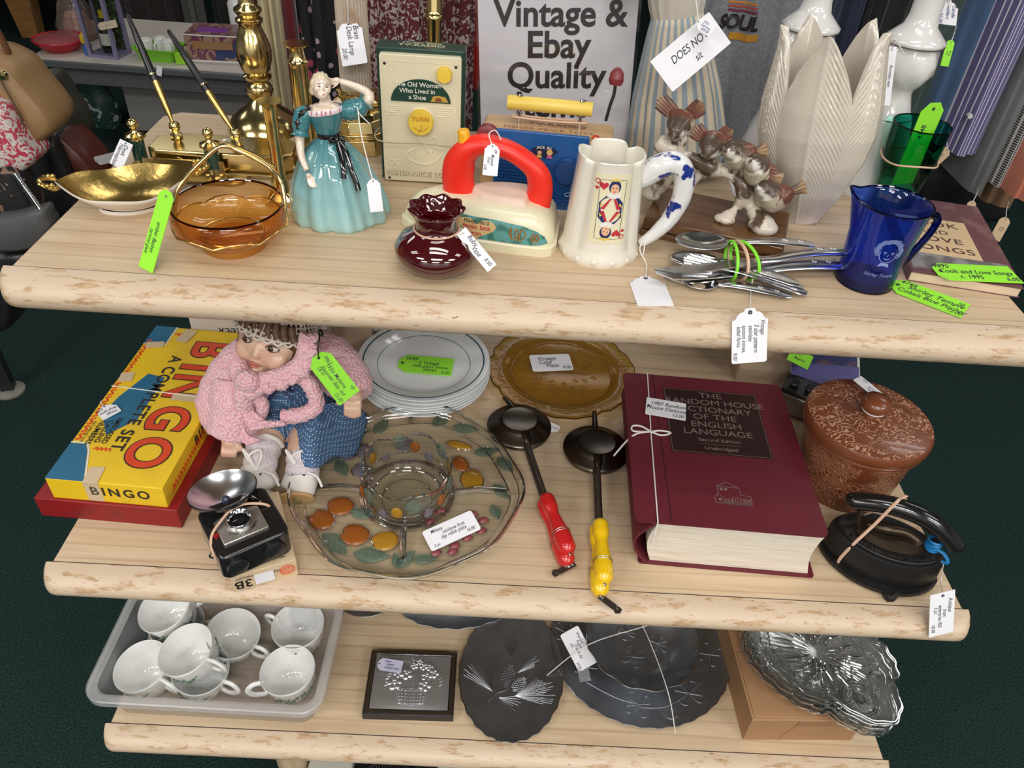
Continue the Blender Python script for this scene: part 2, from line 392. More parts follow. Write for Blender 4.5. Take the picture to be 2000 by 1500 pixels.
def tagout(shape, w, h, hole):
    if shape == 'card': return rrect(w, h, min(w, h)*.10, 3)
    if shape == 'sq': return rrect(w, h, min(w, h)*.02, 1)
    L, H = (w, h) if hole in 'lr' else (h, w)       # long along local u, hole end at -u
    if shape == 'clip':
        c = H*.28; o = [(-L/2, -H/2+c), (-L/2+c, -H/2), (L/2, -H/2), (L/2, H/2), (-L/2+c, H/2), (-L/2, H/2-c)]
    else:                                             # scalloped shoulders
        o = [(L/2, -H/2+.04*H)]; o += [(L/2, H/2-.04*H), (L/2-.04*H, H/2)]
        o += [(-L/2+.34*H, H/2), (-L/2+.30*H, H*.40), (-L/2+.20*H, H*.36), (-L/2+.12*H, H*.28), (-L/2+.09*H, H*.17), (-L/2, H*.13)]
        o += [(x, -y) for x, y in reversed(o[3:])]+[(L/2-.04*H, -H/2)]
        o = o[::-1] if False else o
    k = {'l': 0, 'b': pi/2, 'r': pi, 't': -pi/2}[hole]
    return [(x*cos(k)-y*sin(k), x*sin(k)+y*cos(k)) for x, y in o]
def tag(label, q, lines, shape='card', paper=None, ink=None, hole='l', string=None, cat='price tag', holec=None, bend=0., group=None):
    """q = (matrix, w, h); lines = (text, x, y, size) as shares of the tag; string = world points the cord runs through"""
    Mx, w, h = q; mm = M(); out = tagout(shape, w, h, hole)
    if bend: mm.fn = lambda p: (p.x, p.y, p.z+bend*((2*p.x/w)**2))
    mm.prism(out, -.0004, .0004)
    o = build('price_tag', mm, paper or PAPER, mat=Mx, flat=True); lab(o, label, cat, group)
    if lines:
        t = M(); t.fn = mm.fn
        for ln in lines:
            s_, x, y, sz = ln[:4]; rot = ln[4] if len(ln) > 4 else 0.
            t.text(s_, x*w, y*h, sz*h*1.22, .0008, rot=rot, shear=.25, bold=.002, sx=.82)
        build('handwriting', t, ink or INK, o, flat=True)
    L = (w if hole in 'lr' else h)/2; r = min(w, h)*.06
    hp = {'l': (-L*.86, 0), 'r': (L*.86, 0), 't': (0, L*.86), 'b': (0, -L*.86)}[hole]
    if shape in ('scal', 'clip') or holec:
        t = M(); t.T = T(hp[0], hp[1], .0007); t.lathe([(r, 0), (r, .0003)], 14); build('hole', t, INK, o)
    if string:
        t = M(); t.T = Mx.inverted(); t.tube(smooth([Mx @ V((hp[0], hp[1], .001))]+[V(p) for p in string], 5), .0007, 6); build('string', t, STRING, o)
    return o
def band(name, label, pts, r, mt, cat='rubber band', flat=1., closed=True, group=None):
    m = M(); m.tube(smooth(pts, 6, closed), r, 8, closed=closed, flat=flat); return lab(build(name, m, mt), label, cat, group)
def lines3(m, T_, segs, w, h=.0006):
    """raised ribbon relief along 2D polylines on a face"""
    for s_ in segs: m.tube([V((p[0], p[1], 0)) for p in s_], w/2, 6)
# ================================================================ brass pen set and nameplate
b0 = P(415, 305, Z1); b0 = V((-.405, .268, Z1))
ps = thing('desk_pen_set', 'long brass desk pen base with clipped corners and two sockets', 'pen holder', b0, radians(1))
oct_ = [(-.083, -.020), (-.070, -.028), (.082, -.028), (.098, -.016), (.098, .016), (.082, .030), (-.066, .030), (-.083, .018)]
m = M(); m.prism([(x*1.05, y*1.2) for x, y in oct_], 0, .006); build('base_plate', m, BRASSD, ps, bevel=.001)
m = M(); m.prism(oct_, .006, .030); build('pen_box', m, BRASS, ps, bevel=.002)
sock = []
for px, py in ((345, 266), (463, 280)):
    q = P(px, py, Z1+.031); sock.append(q); lq = ps.matrix_world.inverted() @ q
    m = M(); m.lathe([(.007, -.001), (.0075, .002), (.004, .005), (.0062, .010), (.0068, .014), (.005, .018), (.003, .019)], 16, rf=lambda a, r, z: 1+.08*cos(8*a)); build('pen_socket', m, BRASS, ps, mat=T(*lq))
m = M(); m.prism(ell(.006, .0035, 20), -.0005, .0008); build('oval_badge', m, BRASSD, ps, mat=T(-.045, -.028, .018) @ RX(pi/2))
def pen(tip, top, label, ks):
    a, b_ = V(tip), V(top); d = (b_-a); L = d.length
    t = thing('desk_pen', label, 'pen', mat=align(a, d), group=None)
    m = M(); m.lathe([(.0006, -.002), (.0018, .006), (.0036, .022), (.0042, .04), (.0043, L*.42)], 14); build('barrel', m, GOLD, t)
    m = M(); m.lathe([(.0047, L*.42), (.0047, L*.47), (.0049, L*.475), (.0049, L*.49), (.0047, L*.495), (.0044, L*.7), (.0026, L*.985), (.001, L)], 14); build('cap', m, BLACK, t)
    m = M(); m.lathe([(.0051, L*.475), (.0051, L*.487)], 16); build('ring', m, BRASS, t)
pen(sock[0]+V((0, 0, .012)), PY(248, 27, .325), 'black and gold desk pen leaning towards the red covered dish', 0)
pen(sock[1]+V((0, 0, .012)), PY(328, 58, .325), 'black and gold desk pen leaning in front of the green basket', 1)
nb = V((-.44, .228, Z1))
npl = thing('desk_nameplate', 'brass desk nameplate stand with two green marble pillars', 'nameplate', nb, radians(1))
m = M(); m.prism(rrect(.155, .036, .016), 0, .004); build('base_plate', m, BRASSD, npl, bevel=.0008)
GM = mat('green_marble', (.012, .045, .032), .2, coat=.5, vary=(60, (.03, .10, .07), .5, .75))
pil = None
for px, py in ((279, 322), (421, 340)):
    lq = npl.matrix_world.inverted() @ P(px, py, Z1+.004)
    m = M(); m.lathe([(.0085, .009), (.0085, .034)], 24); p = build('pillar', m, GM, npl, mat=T(lq.x, lq.y, .004))
    m = M(); m.lathe([(.0125, 0), (.0125, .0015), (.010, .003), (.0085, .009)], 24, rf=lambda a, r, z: 1+.05*cos(14*a)); build('foot', m, BRASS, p)
    m = M(); m.lathe([(.009, .034), (.0095, .036), (.0125, .0375), (.0125, .040), (.006, .042), (.004, .044), (.0035, .047), (.0062, .051), (.0066, .054), (.005, .058), (.001, .0602)], 24); build('finial', m, BRASS, p)
m = M(); m.box(-.05, .05, -.0015, .0015, 0, .018); build('name_bar', m, BRASSD, npl, mat=T(0, .004, .004))
tag('white handwritten card tied to the green marble pillar nearest the gold dish', quad((260, 283), (239, 331), (235, 271), P(262, 318, Z1+.02), (-.2, -.7, .6)), [('Desk', -.18, .12, .34), ('Nameplate', .08, -.2, .34)], 'sq', hole='l', string=[P(270, 300, Z1+.02)], holec=1)
tag('white scalloped tag hanging from the pen socket behind the amber basket handle', quad((424, 276), (436, 322), (452, 268), P(440, 320, Z1+.005), (.1, -.8, .5)), [('Brass', -.1, .18, .2), ('Pen Set', .05, -.15, .2)], 'scal', hole='l', string=[sock[1]+V((0, -.006, .012)), sock[1]+V((.006, 0, .012))])
m = M(); m.prism(rrect(.03, .02, .003), 0, .004); lab(build('clear_card_clip', m, glass('clear_plastic', (.93, .93, .94), (.6, .6, .62), haze=.25)), 'clear plastic clip lying by the brass nameplate at shelf edge', 'clip'); bpy.data.objects['clear_card_clip'].matrix_world = T(*P(212, 312, Z1)) @ RZ(.8)
# ================================================================ gold dish and amber basket
gd = thing('gold_dish', 'oval gold-lined porcelain dish with pierced end handles', 'dish', (-.472, .148, Z1), radians(24))
def boat(s_, a, off=0.):
    L, Wd = .069, .050; c, sn = cos(a), sin(a)
    x = L*c*(1+.06*abs(c)**6); y = Wd*math.copysign(abs(sn)**1.25, sn)
    z = .004+(.024+.012*abs(c)**3)*s_**2.2+.0015*sin(6*a)*s_**6-off
    k = .18+.82*s_; return (x*k, y*k, z)
m = M(); R = [[boat(s_/14, 2*pi*j/72) for j in range(72)] for s_ in range(15)]; m.rings(R, True, True, False); gl = build('gold_lining', m, GOLD, gd, ang=70)
m = M(); R = [[boat(s_/14, 2*pi*j/72, .0022) for j in range(72)] for s_ in range(15)]
R = [[(p[0]*1.012, p[1]*1.012, p[2]) for p in r] for r in R]+[[boat(1, 2*pi*j/72) for j in range(72)]]
m.rings(R, True, True, False); m.lathe([(.026, 0), (.025, .004)], 40, cap0=True, cap1=False, sx=1.5); build('porcelain_body', m, mat('cream_porcelain', (.74, .68, .60), .2, coat=.4), gd, ang=70)
for sx in (-1, 1):
    m = M(); m.tube([(sx*(.071+.0085*(1+cos(t))), .0125*sin(t)*(1-.25*cos(t)), .0375+.004*cos(t)) for t in [2*pi*k/24 for k in range(24)]], lambda t: .0027, 8, closed=True)
    for k in range(9): t = -2.0+4.0*k/8; m.ball((sx*(.0795+.0095*cos(t)), .0135*sin(t), .040), .0028, 8, 6)
    build('handle', m, GOLD, gd)
AMB = glass('amber_glass', (.985, .88, .70), (.90, .62, .36), fres=1.45)
AMB2 = glass('amber_glass_deep', (.97, .70, .28), (.82, .46, .11), haze=.26, hazecol=(.62, .37, .08), bump=(160, .5))
ab = thing('amber_basket_bowl', 'round amber glass bowl with scalloped gold base and brass basket handle', 'glass bowl', (-.331, .072, Z1))
pr = [(.0340, 0), (.0355, .003), (.0345, .009), (.046, .015), (.055, .022)]
def scal(a): return .0045*abs(sin(4*a))
m = M(); R = [[(r*cos(a), r*sin(a), z) for a in [2*pi*j/72 for j in range(72)]] for r, z in [(.0005, .0135), (.030, .011), (.0325, .003), (.034, 0)]+pr[1:]]
R.append([(.0595*cos(a), .0595*sin(a), .026+scal(a)) for a in [2*pi*j/72 for j in range(72)]])
m.rings(R, True, False, False); build('textured_base', m, AMB2, ab, ang=60)
m = M(); R = [[(r*cos(a), r*sin(a), z+(scal(a)*k)) for a in [2*pi*j/72 for j in range(72)]] for r, z, k in [(.0595, .026, 1), (.061, .033, .6), (.0605, .041, 0), (.058, .049, 0), (.0572, .0495, 0), (.0560, .049, 0), (.0585, .040, 0), (.057, .030, 0), (.050, .020, 0), (.034, .0145, 0), (.0005, .014, 0)]]
m.rings(R, True, False, True); build('glass_band', m, AMB, ab, ang=60)
m = M(); m.tube([(.0602*cos(a), .0602*sin(a), .0262+scal(a)) for a in [2*pi*k/96 for k in range(96)]], .0009, 5, closed=True); m.tube([(.0335*cos(a), .0335*sin(a), .0150) for a in [2*pi*k/60 for k in range(60)]], .0010, 5, closed=True); build('gold_scallop_line', m, GOLD, ab)
m = M(); m.tube([(.0575*cos(a), .0575*sin(a), .0495) for a in [2*pi*k/60 for k in range(60)]], .0012, 6, closed=True); build('rim', m, glass('amber_rim', (.30, .10, .03), (.12, .03, .01)), ab)
m = M(); m.T = ab.matrix_world.inverted()
L = [PY(358, 463, .062), PY(343, 432, .062), PY(342, 392, .066), PY(352, 362, .072), PY(376, 332, .085), PY(404, 305, .097), PY(424, 289, .103), PY(442, 286, .106), PY(464, 294, .108), PY(500, 311, .106), PY(530, 330, .100), PY(549, 356, .09), PY(557, 400, .08), PY(556, 425, .076)]
m.tube(smooth(L, 5), .0022, 10); m.tube(smooth([p+V((.003, .004, .001)) for p in L[3:-3]], 5), .0016, 8); build('handle', m, BRASS, ab)
tag('green price tag hanging on the side of the amber glass basket', quad((343, 376), (299, 531), (313, 369), P(290, 532, Z1+.001), (-.35, -.78, .5)), [('amber Basket', .08, .05, .3), ('carnival glass', .15, -.28, .26)], 'clip', GREEN, hole='l', string=[PY(326, 420, .06), PY(332, 447, .06), PY(338, 430, .062)])
# ================================================================ brass lamp, candlesticks, desk lamp
def turned(name, label, cat, bpx, rows, mt, seg=40, part=None, z0=Z1):
    b = P(*bpx, z0); t = thing(name, label, cat, b); m = M(); pr = lprof(b, rows)
    pr = [(r, max(z, 0)) for r, z in pr]; m.lathe(pr, seg); build(part or 'body', m, mt, t, ang=50); return t, b
t, b = turned('brass_lamp_base', 'large brass baluster lamp behind the desk pen base', 'brass lamp', (518, 252), [(518, 254, 68), (517, 250, 70), (515, 240, 66), (514, 226, 58), (510, 215, 44), (506, 205, 30), (503, 196, 25), (503, 190, 20), (502, 182, 24), (501, 176, 27), (500, 166, 24), (499, 158, 17), (498, 152, 26), (498, 147, 27), (497, 144, 20), (495, 134, 27), (492, 118, 32), (490, 100, 34), (488, 84, 32), (485, 66, 26), (483, 52, 21), (482, 47, 21), (481, 41, 26), (480, 36, 26), (480, 31, 19), (479, 26, 23), (479, 20, 27), (478, 15, 26), (478, 9, 17), (477, 0, 15), (476, -20, 15), (475, -50, 10)], BRASS)
def candle(label, bpx, rows, sq, rz):
    b = P(*bpx, Z1); t = thing('candlestick', label, 'candlestick', b, rz, 'brass candlesticks by the figurine')
    m = M(); m.prism(rrect(sq, sq, .004), 0, .006, rrect(sq*.96, sq*.96, .004)); m.prism(rrect(sq*.9, sq*.9, .004), .006, .013, rrect(sq*.5, sq*.5, .004)); build('square_base', m, BRASS, t, bevel=.001)
    m = M(); pr = [(.010, .013)]+[(r, z) for r, z in lprof(b, rows)]; m.lathe(pr, 28); top = pr[-1]; m.lathe([(top[0]*.55, top[1]), (top[0]*.5, top[1]-.008), (.0008, top[1]-.009)], 28, cap0=False); build('column', m, BRASS, t)
    return t
candle('taller brass candlestick standing behind the teal figurine', (606, 330), [(596, 270, 18), (594, 240, 18), (590, 180, 18), (588, 130, 17), (587, 124, 17), (587, 120, 20), (587, 116, 16), (586, 96, 13), (586, 92, 14), (585, 88, 24), (585, 84, 27)], .046, .5)
candle('shorter brass candlestick between amber bowl and teal figurine', (552, 392), [(548, 352, 17), (547, 342, 13), (543, 325, 12), (530, 240, 12.5), (526, 218, 13), (525, 214, 14), (524, 205, 14), (523, 200, 19), (522, 196, 24)], .036, .15)
LB = P(704, 282, Z1); dl = thing('ribbed_column_lamp', 'brass desk lamp with ribbed cream column on stepped eight-sided base', 'desk lamp', LB, radians(14))
def octo(r): return [(r*cos(pi/8+k*pi/4), r*sin(pi/8+k*pi/4)) for k in range(8)]
m = M(); m.prism(octo(.048), 0, .022); m.prism(octo(.046), .022, .026); m.prism(octo(.048), .026, .030); m.prism(octo(.045), .030, .045, octo(.040)); build('eight_sided_base', m, BRASS, dl, bevel=.0012)
m = M(); m.lathe([(.036, .045), (.034, .052), (.028, .055), (.031, .060), (.031, .064), (.024, .068), (.027, .073), (.027, .077), (.022, .080)], 40, rf=lambda a, r, z: 1+.04*cos(12*a)); build('collar', m, BRASS, dl)
m = M(); m.lathe([(.0205, .080), (.0205, .090), (.0195, .20), (.019, .26)], 120, rf=lambda a, r, z: 1+.035*cos(30*a)); build('column', m, mat('ribbed_cream', (.50, .42, .33), .35, vary=(30, (.36, .19, .09), .55, .75), coat=.3), dl)
m = M(); m.lathe([(.022, .26), (.022, .27), (.008, .28), (.006, .31)], 32); build('lamp_neck', m, BRASS, dl)
tag('white scalloped tag hanging on the ribbed lamp column', quad((704, 36), (718, 122), (655, 45), PY(685, 80, .335), NF), [('Brass', -.22, .25, .25), ('Desk Lamp', -.05, -.02, .25), ('20.00', .22, -.32, .2)], 'scal', hole='l', string=[PY(679, 10, .337), PY(676, -20, .338)])
b = P(866, 268, Z1); t = thing('brass_lamp_column', 'slim brass lamp post standing behind the cream toy radio', 'brass lamp', V((-.14, .395, Z1)))
bb = V((-.14, .395, Z1)); m = M(); m.lathe([(.04, 0), (.04, .006), (.02, .012), (.010, .02), (.0095, .10), (.0095, .165)], 32); build('post', m, BRASS, t)
m = M(); m.lathe([(.0095, .165), (.012, .166), (.012, .169), (.0105, .171), (.012, .173), (.0105, .176), (.0105, .30)], 32); build('upper_post', m, BRASS, t)
# ================================================================ porcelain lady figurine
ly = thing('lady_figurine', 'glossy porcelain lady figurine in teal ball gown with hand to her hair', 'figurine', (-.235, .155, Z1), radians(8))
SKIN = mat('porcelain_skin', (.76, .62, .50), .15, coat=.6, bump=(40, .02)); TEAL = mat('teal_glaze', (.07, .22, .24), .12, coat=.7, vcol=True)
BLKG = mat('black_glaze', (.006, .006, .007), .1, coat=.7)
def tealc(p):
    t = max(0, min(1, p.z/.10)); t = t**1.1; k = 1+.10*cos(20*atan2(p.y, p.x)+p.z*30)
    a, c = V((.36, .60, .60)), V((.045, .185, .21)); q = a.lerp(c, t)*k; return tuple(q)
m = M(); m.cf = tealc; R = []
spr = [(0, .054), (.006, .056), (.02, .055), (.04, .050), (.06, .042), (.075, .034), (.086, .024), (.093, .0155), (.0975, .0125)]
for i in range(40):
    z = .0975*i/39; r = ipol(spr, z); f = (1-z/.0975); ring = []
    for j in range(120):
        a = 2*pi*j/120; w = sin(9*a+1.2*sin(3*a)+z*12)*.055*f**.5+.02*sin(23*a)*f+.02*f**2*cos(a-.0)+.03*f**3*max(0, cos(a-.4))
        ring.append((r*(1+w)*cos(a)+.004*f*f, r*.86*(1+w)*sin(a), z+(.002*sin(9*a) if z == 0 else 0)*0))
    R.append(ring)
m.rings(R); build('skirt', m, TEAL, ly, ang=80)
m = M((.045, .185, .21)); pr = [(.0125, .0975), (.0135, .104), (.0165, .112), (.0195, .120), (.0205, .126)]
m.rings([[(r*cos(a)*1.0-.001, r*.70*sin(a)*(1+.02*cos(18*a)), z+.0025*cos(a)*(i > 3)) for a in [2*pi*j/48 for j in range(48)]] for i, (r, z) in enumerate(pr)], True, True, True)
bod = build('bodice', m, TEAL, ly, ang=70)
m = M(); m.cf = lambda p: (.45, .05, .12) if (atan2(p.y, p.x)*3.2) % 1 < .22 and abs(p.z-.1275) < .004 else (.80, .68, .70)
m.rings([[(r*cos(a)-.001, r*.72*sin(a), z+.003*cos(a)) for a in [2*pi*j/96 for j in range(96)]] for r, z in [(.0206, .1245), (.0212, .126), (.0212, .129), (.0200, .1305), (.0185, .129)]], True, False, False); build('flowered_collar', m, mat('collar_glaze', WHITE, .15, coat=.6, vcol=True), ly)
def puff(name, pts, rad):
    m = M((.05, .20, .225)); m.tube(smooth(pts, 5), lambda t: ipol(rad, t)*(1+.05*sin(t*60)), 18); build(name, m, TEAL, ly, ang=70)
puff('puff_sleeve', [(-.018, 0, .1255), (-.025, -.002, .120), (-.0285, -.004, .110), (-.030, -.007, .100)], [(0, .006), (.3, .0105), (.75, .0095), (.85, .007), (1, .0115)])
puff('puff_sleeve', [(.016, 0, .1245), (.025, -.001, .1265), (.035, -.002, .130), (.0445, -.002, .137)], [(0, .007), (.3, .0115), (.75, .0105), (.85, .0075), (1, .0105)])
m = M(); m.lathe([(.0132, .0955), (.0136, .097), (.0136, .100), (.0132, .1015)], 32, sy=.85); build('sash', m, BLKG, ly)
m = M()
for s_ in (-1, 1): m.tube(smooth([(.010, -.012, .0985), (.010+s_*.006, -.016, .1015), (.010+s_*.008, -.016, .097), (.010, -.0125, .0975)], 4), .0022, 8, flat=.6)
m.ball((.010, -.0145, .0985), .0028)
for k, pts in enumerate(([(.010, -.0145, .098), (.013, -.024, .088), (.016, -.034, .075), (.016, -.039, .064)], [(.011, -.0145, .098), (.019, -.022, .088), (.024, -.031, .072), (.029, -.0365, .058), (.031, -.040, .050)])):
    m.tube(smooth(pts, 6), (.0030, .0010), 8, up=(0, -1, .6))
build('bow_with_tails', m, BLKG, ly)
m = M(); m.tube(smooth([(-.017, -.005, .131), (-.024, -.009, .127), (-.030, -.011, .118), (-.0315, -.0125, .110)], 5), lambda t: .0024+.0012*sin(t*19), 8); build('shoulder_ribbon', m, BLKG, ly)
m = M()                                           # one continuous skin body: neck, shoulders, head, both arms with hands
m.lathe([(.016, .120), (.0185, .126), (.015, .1305), (.0075, .1335), (.0058, .138), (.0056, .1425)], 24, sy=.72)
hd = V((-.003, -.002, .1515)); rot = Euler((radians(-14), radians(10), radians(14))).to_matrix()
m.ball(hd, (.0098, .0112, .0128), 20, 16, rot)
def fp(x, y, z): return hd+rot @ V((x, y, z))
m.ball(fp(0, -.0085, -.0075), (.0058, .005, .0052)); m.ball(fp(0, -.0112, -.0015), (.0013, .0018, .0022))
for s_ in (-1, 1): m.ball(fp(s_*.0048, -.0075, -.002), (.0042, .004, .0045))
m.tube(smooth([(-.029, -.005, .106), (-.031, -.009, .094), (-.030, -.017, .080), (-.0245, -.027, .068)], 5), lambda t: lerp(.0058, .0032, t), 12)
m.ball((-.0225, -.031, .063), (.0036, .0026, .0048), rot=Euler((.5, -.3, 0)).to_matrix())
for k in range(4): m.tube([(-.0245+.0022*k, -.0325, .061), (-.0235+.0023*k, -.0355, .0555+.0006*abs(k-1.5)), (-.0215+.0023*k, -.0375, .0515+.001*abs(k-1.5))], [.0012, .0011, .0008], 6)
m.tube([(-.0205, -.030, .064), (-.0180, -.033, .061), (-.0170, -.035, .058)], [.0013, .0012, .0009], 6)
m.tube(smooth([(.040, -.001, .134), (.0475, 0, .139), (.044, .003, .1455), (.030, .006, .151), (.018, .007, .1545)], 5), lambda t: lerp(.0062, .0032, t), 12)
m.ball((.0135, .006, .1558), (.005, .003, .0035))
for k in range(4): m.tube([(.0115, .005, .1575-.0018*k), (.007, .003, .1585-.0019*k), (.0035, .001, .1580-.0019*k)], [.0012, .0011, .0008], 6)
m.tube([(.0145, .004, .1530), (.0105, .001, .1510), (.0085, -.001, .1500)], [.0013, .0011, .0008], 6)
build('skin_body', m, SKIN, ly, mods=(('REMESH', dict(mode='VOXEL', voxel_size=.00075, use_smooth_shade=True)), ('SMOOTH', dict(iterations=3, factor=.5))))
m = M(); m.fn = lambda p: hd+rot @ (V((p.x, p.y+.0018, p.z+.002))*(1+.05*sin(1500*p.x)*(1 if p.z > -.002 else .4)))
R = []
for i in range(13):
    t = -.55+(pi/2+.52)*i/12; ring = []
    for j in range(36):
        a = 2*pi*j/36; k = 1.0 if sin(a) > -.45 or t > .55 else .80
        ring.append((.0112*cos(t)*cos(a)*k, .0122*cos(t)*sin(a)*k, .0132*sin(t)))
    R.append(ring)
m.rings(R); m.ball((0, .010, -.004), (.006, .005, .006)); m.ball((-.0085, .002, -.006), (.003, .005, .006)); build('hair', m, mat('cream_hair_glaze', (.66, .56, .36), .2, coat=.5), ly, ang=80)
for s_ in (-1, 1): m = M(); m.ball(fp(s_*.0039, -.0112, .0012), (.0015, .0006, .0007), 10, 6, rot); build('eye', m, mat('eye_paint', (.12, .07, .04), .2), ly)
m = M(); m.ball(fp(.0002, -.0128, -.0068), (.0019, .0008, .0009), 10, 6, rot); build('lips', m, mat('lip_paint', (.50, .10, .09), .2), ly)
m = M()
for s_ in (-1, 1): m.tube([fp(s_*.0018, -.0118, .0032), fp(s_*.004, -.0113, .0042), fp(s_*.006, -.0100, .0034)], .0003, 6)
build('eyebrows', m, mat('brow_paint', (.30, .20, .12), .3), ly)
tag('blank white tag hanging down the teal gown from the figurine elbow', quad((716, 350), (742, 348), (722, 415), PY(730, 380, .098), (.25, -.8, .5)), [], 'scal', hole='t', string=[PY(707, 270, .128), PY(699, 214, .145), PY(702, 222, .147), PY(722, 242, .15)])
# ================================================================ cream toy radio
CREAM = mat('cream_plastic', (.70, .63, .44), .4, bump=(300, .08))
YEL = mat('yellow_plastic', (.80, .55, .06), .35); DGRN = mat('dark_green_plastic', (.012, .045, .03), .35, vary=(40, (.10, .14, .10), .66, .72))
REL = mat('cream_relief', (.74, .67, .48), .4)
a = PY(757, 350, .262); cr = thing('toy_tv_radio', 'cream and green upright toy music radio with yellow winding dial', 'toy radio', (-.143, .262, Z1), radians(1) )
H = .165
m = M(); m.prism(rrect(.106, .030, .004), 0, H); o = build('case', m, DGRN, cr, bevel=.0015, mat=T(0, .016, 0))
FR = basis((0, 0, 0), (1, 0, 0), (0, 0, 1))          # face frame: x right, y up, z out towards the viewer
m = M(); m.T = FR; m.prism([(x, y+H*.49) for x, y in rrect(.097, H*.955, .003)], -.002, .0075); fp_ = build('front_panel', m, CREAM, cr, bevel=.001, mat=T(0, .0, 0))
m = M(); m.T = T(0, -.0076, 0) @ FR
for x in (-.0445, .0445): m.line2([(x, .005), (x, .152)], .0006, .0003)
m.line2([(-.0445, .152), (.0445, .152)], .0006, .0003)
for k in range(5):
    for x0, x1 in ((-.043, -.019), (.017, .043)): m.tube([(x0, .089+.0026*k, 0), (x1, .089+.0026*k, 0)], .0005, 6)
for x, y in ((-.036, .092), (-.027, .096), (.022, .094), (.034, .091)):
    m.ball((x, y, 0), (.0018, .0014, .0008), 10, 6); m.tube([(x+.0016, y, 0), (x+.0016, y+.008, 0)], .0005, 6)
m.tube(smooth([(-.041, .086, 0), (-.0375, .089, 0), (-.040, .094, 0), (-.0385, .101, 0), (-.0375, .098, 0), (-.039, .088, 0)], 4), .0007, 6)
sw = [(-.020, .038), (-.012, .030), (.004, .026), (.018, .032), (.026, .044), (.016, .050), (.012, .042), (.002, .054), (-.006, .062), (-.004, .050), (-.013, .044)]
m.tube([(p.x, p.y, 0) for p in smooth(sw, 5, True)], .0010, 6, closed=True)
for dx in (0, .006, .012): m.tube([(p.x, p.y, 0) for p in smooth([(-.010+dx, .034), (-.008+dx*1.1, .043), (-.002+dx, .053)], 4)], .0007, 6)
m.tube([(p.x, p.y, 0) for p in smooth([(.006, .040), (.010, .056), (.014, .063), (.019, .060), (.015, .055)], 4)], .0009, 6)
m.tube([(p.x, p.y, 0) for p in smooth([(-.034, .140), (-.031, .145), (-.034, .150), (-.037, .145)], 4, True)], .0006, 6, closed=True)
for x in (-.038, -.030): m.tube([(x+.003*cos(t), .0275+.003*sin(t), 0) for t in [2*pi*k/16 for k in range(16)]], .0007, 6, closed=True)
m.text('FISHER-PRICE TOYS', -.004, .0135, .0092, .0009, bold=.02, sx=1.05); m.text('FISHER-PRICE TOYS', -.0035, .0130, .0092, .0003, bold=.03, sx=1.05)
build('relief', m, REL, cr)
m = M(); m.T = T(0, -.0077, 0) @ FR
m.text('FISHER-PRICE TOYS', -.0030, .0126, .0092, .0002, bold=.03, sx=1.05); build('relief_shadow_line', m, mat('painted_relief_shadow', (.40, .34, .22), .6), cr)  # shadow of the raised lettering, painted as a darker offset copy
m = M(); m.T = T(0, -.0078, 0) @ FR; hd_ = [(.036*cos(pi*k/30), .027*sin(pi*k/30)+.106) for k in range(31)]
m.prism(hd_, 0, .0012); dpan = build('picture_dial', m, DGRN, cr)
m = M(); m.T = T(0, -.0092, 0) @ FR
for s_, x, y, r_ in (('The Old Woman', -.003, .1265, .03), ('Who Lived in', -.004, .119, .0), ('a Shoe', -.004, .1115, 0)): m.text(s_, x, y, .0078, .0001, bold=.005)
build('lettering', m, mat('cream_print', (.80, .78, .68), .5), dpan)
m = M(); m.T = T(0, -.0092, 0) @ FR; m.face([(.012, .1075), (.0335, .1075), (.030, .1135), (.022, .115), (.015, .114)], .0001); m.mi = 1; m.face([(.017, .108), (.026, .108), (.024, .1125), (.0185, .1125)], .0003)
build('shoe_picture', m, [mat('gold_print', (.50, .30, .05), .5), mat('brown_print', (.20, .06, .02), .5)], dpan)
m = M(); m.T = T(.0285, -.0078, .1405) @ RX(pi/2); m.lathe([(.0092, 0), (.0090, .006), (.0080, .008), (.0008, .0082)], 28, rf=lambda a, r, z: 1+.015*cos(28*a)); build('knob', m, YEL, cr)
m = M(); m.T = T(0, -.0078, .083) @ RX(pi/2); m.lathe([(.0172, 0), (.0168, .002), (.0156, .0025)], 32, cap1=False); build('dial_ring', m, REL, cr)
m = M(); m.T = T(0, -.0078, .083) @ RX(pi/2); m.lathe([(.0155, 0), (.0152, .009), (.0142, .0105), (.0008, .0106)], 36, rf=lambda a, r, z: 1+.012*cos(36*a)); wd = build('winding_dial', m, YEL, cr)
m = M(); m.T = T(0, -.0190, .083) @ FR; m.text('TURN', 0, .0055, .0075, 0, bold=.02, spacing=1.15); m.line2([(p.x, p.y) for p in smooth([(-.009, -.004), (-.003, -.008), (.004, -.008), (.009, -.004)], 4)], .0006); m.line2([(.001, -.0085), (.001, -.001), (.004, -.003)], .0007); m.face([(x-.001, y-.009) for x, y in ell(.0016, .0012, 10)])
build('lettering', m, mat('orange_print', (.55, .20, .02), .5), wd)
m = M(); m.T = T(0, .018, H+.0002)
m.text('MUSIC BOX', 0, .004, .009, .0, bold=.01); m.text('TV-RADIO', 0, -.0045, .010, 0, bold=.02, sx=1.2); build('lettering', m, mat('pale_print', (.60, .56, .40), .5), cr)
for x, z in ((-.042, .149), (.042, .149), (-.042, .006), (.042, .006)): m = M(); m.ball((x, -.0078, z), (.0018, .001, .0018), 10, 6); build('screw', m, BLACK, cr)
band('tie_string', 'thin cream elastic tied around the upright cream toy radio', [(-.197, .253, Z1+.055), (-.143, .2525, Z1+.055), (-.089, .253, Z1+.055), (-.088, .297, Z1+.055), (-.143, .298, Z1+.055), (-.198, .297, Z1+.055)], .0007, mat('thin_elastic', (.55, .50, .36), .7), 'elastic')
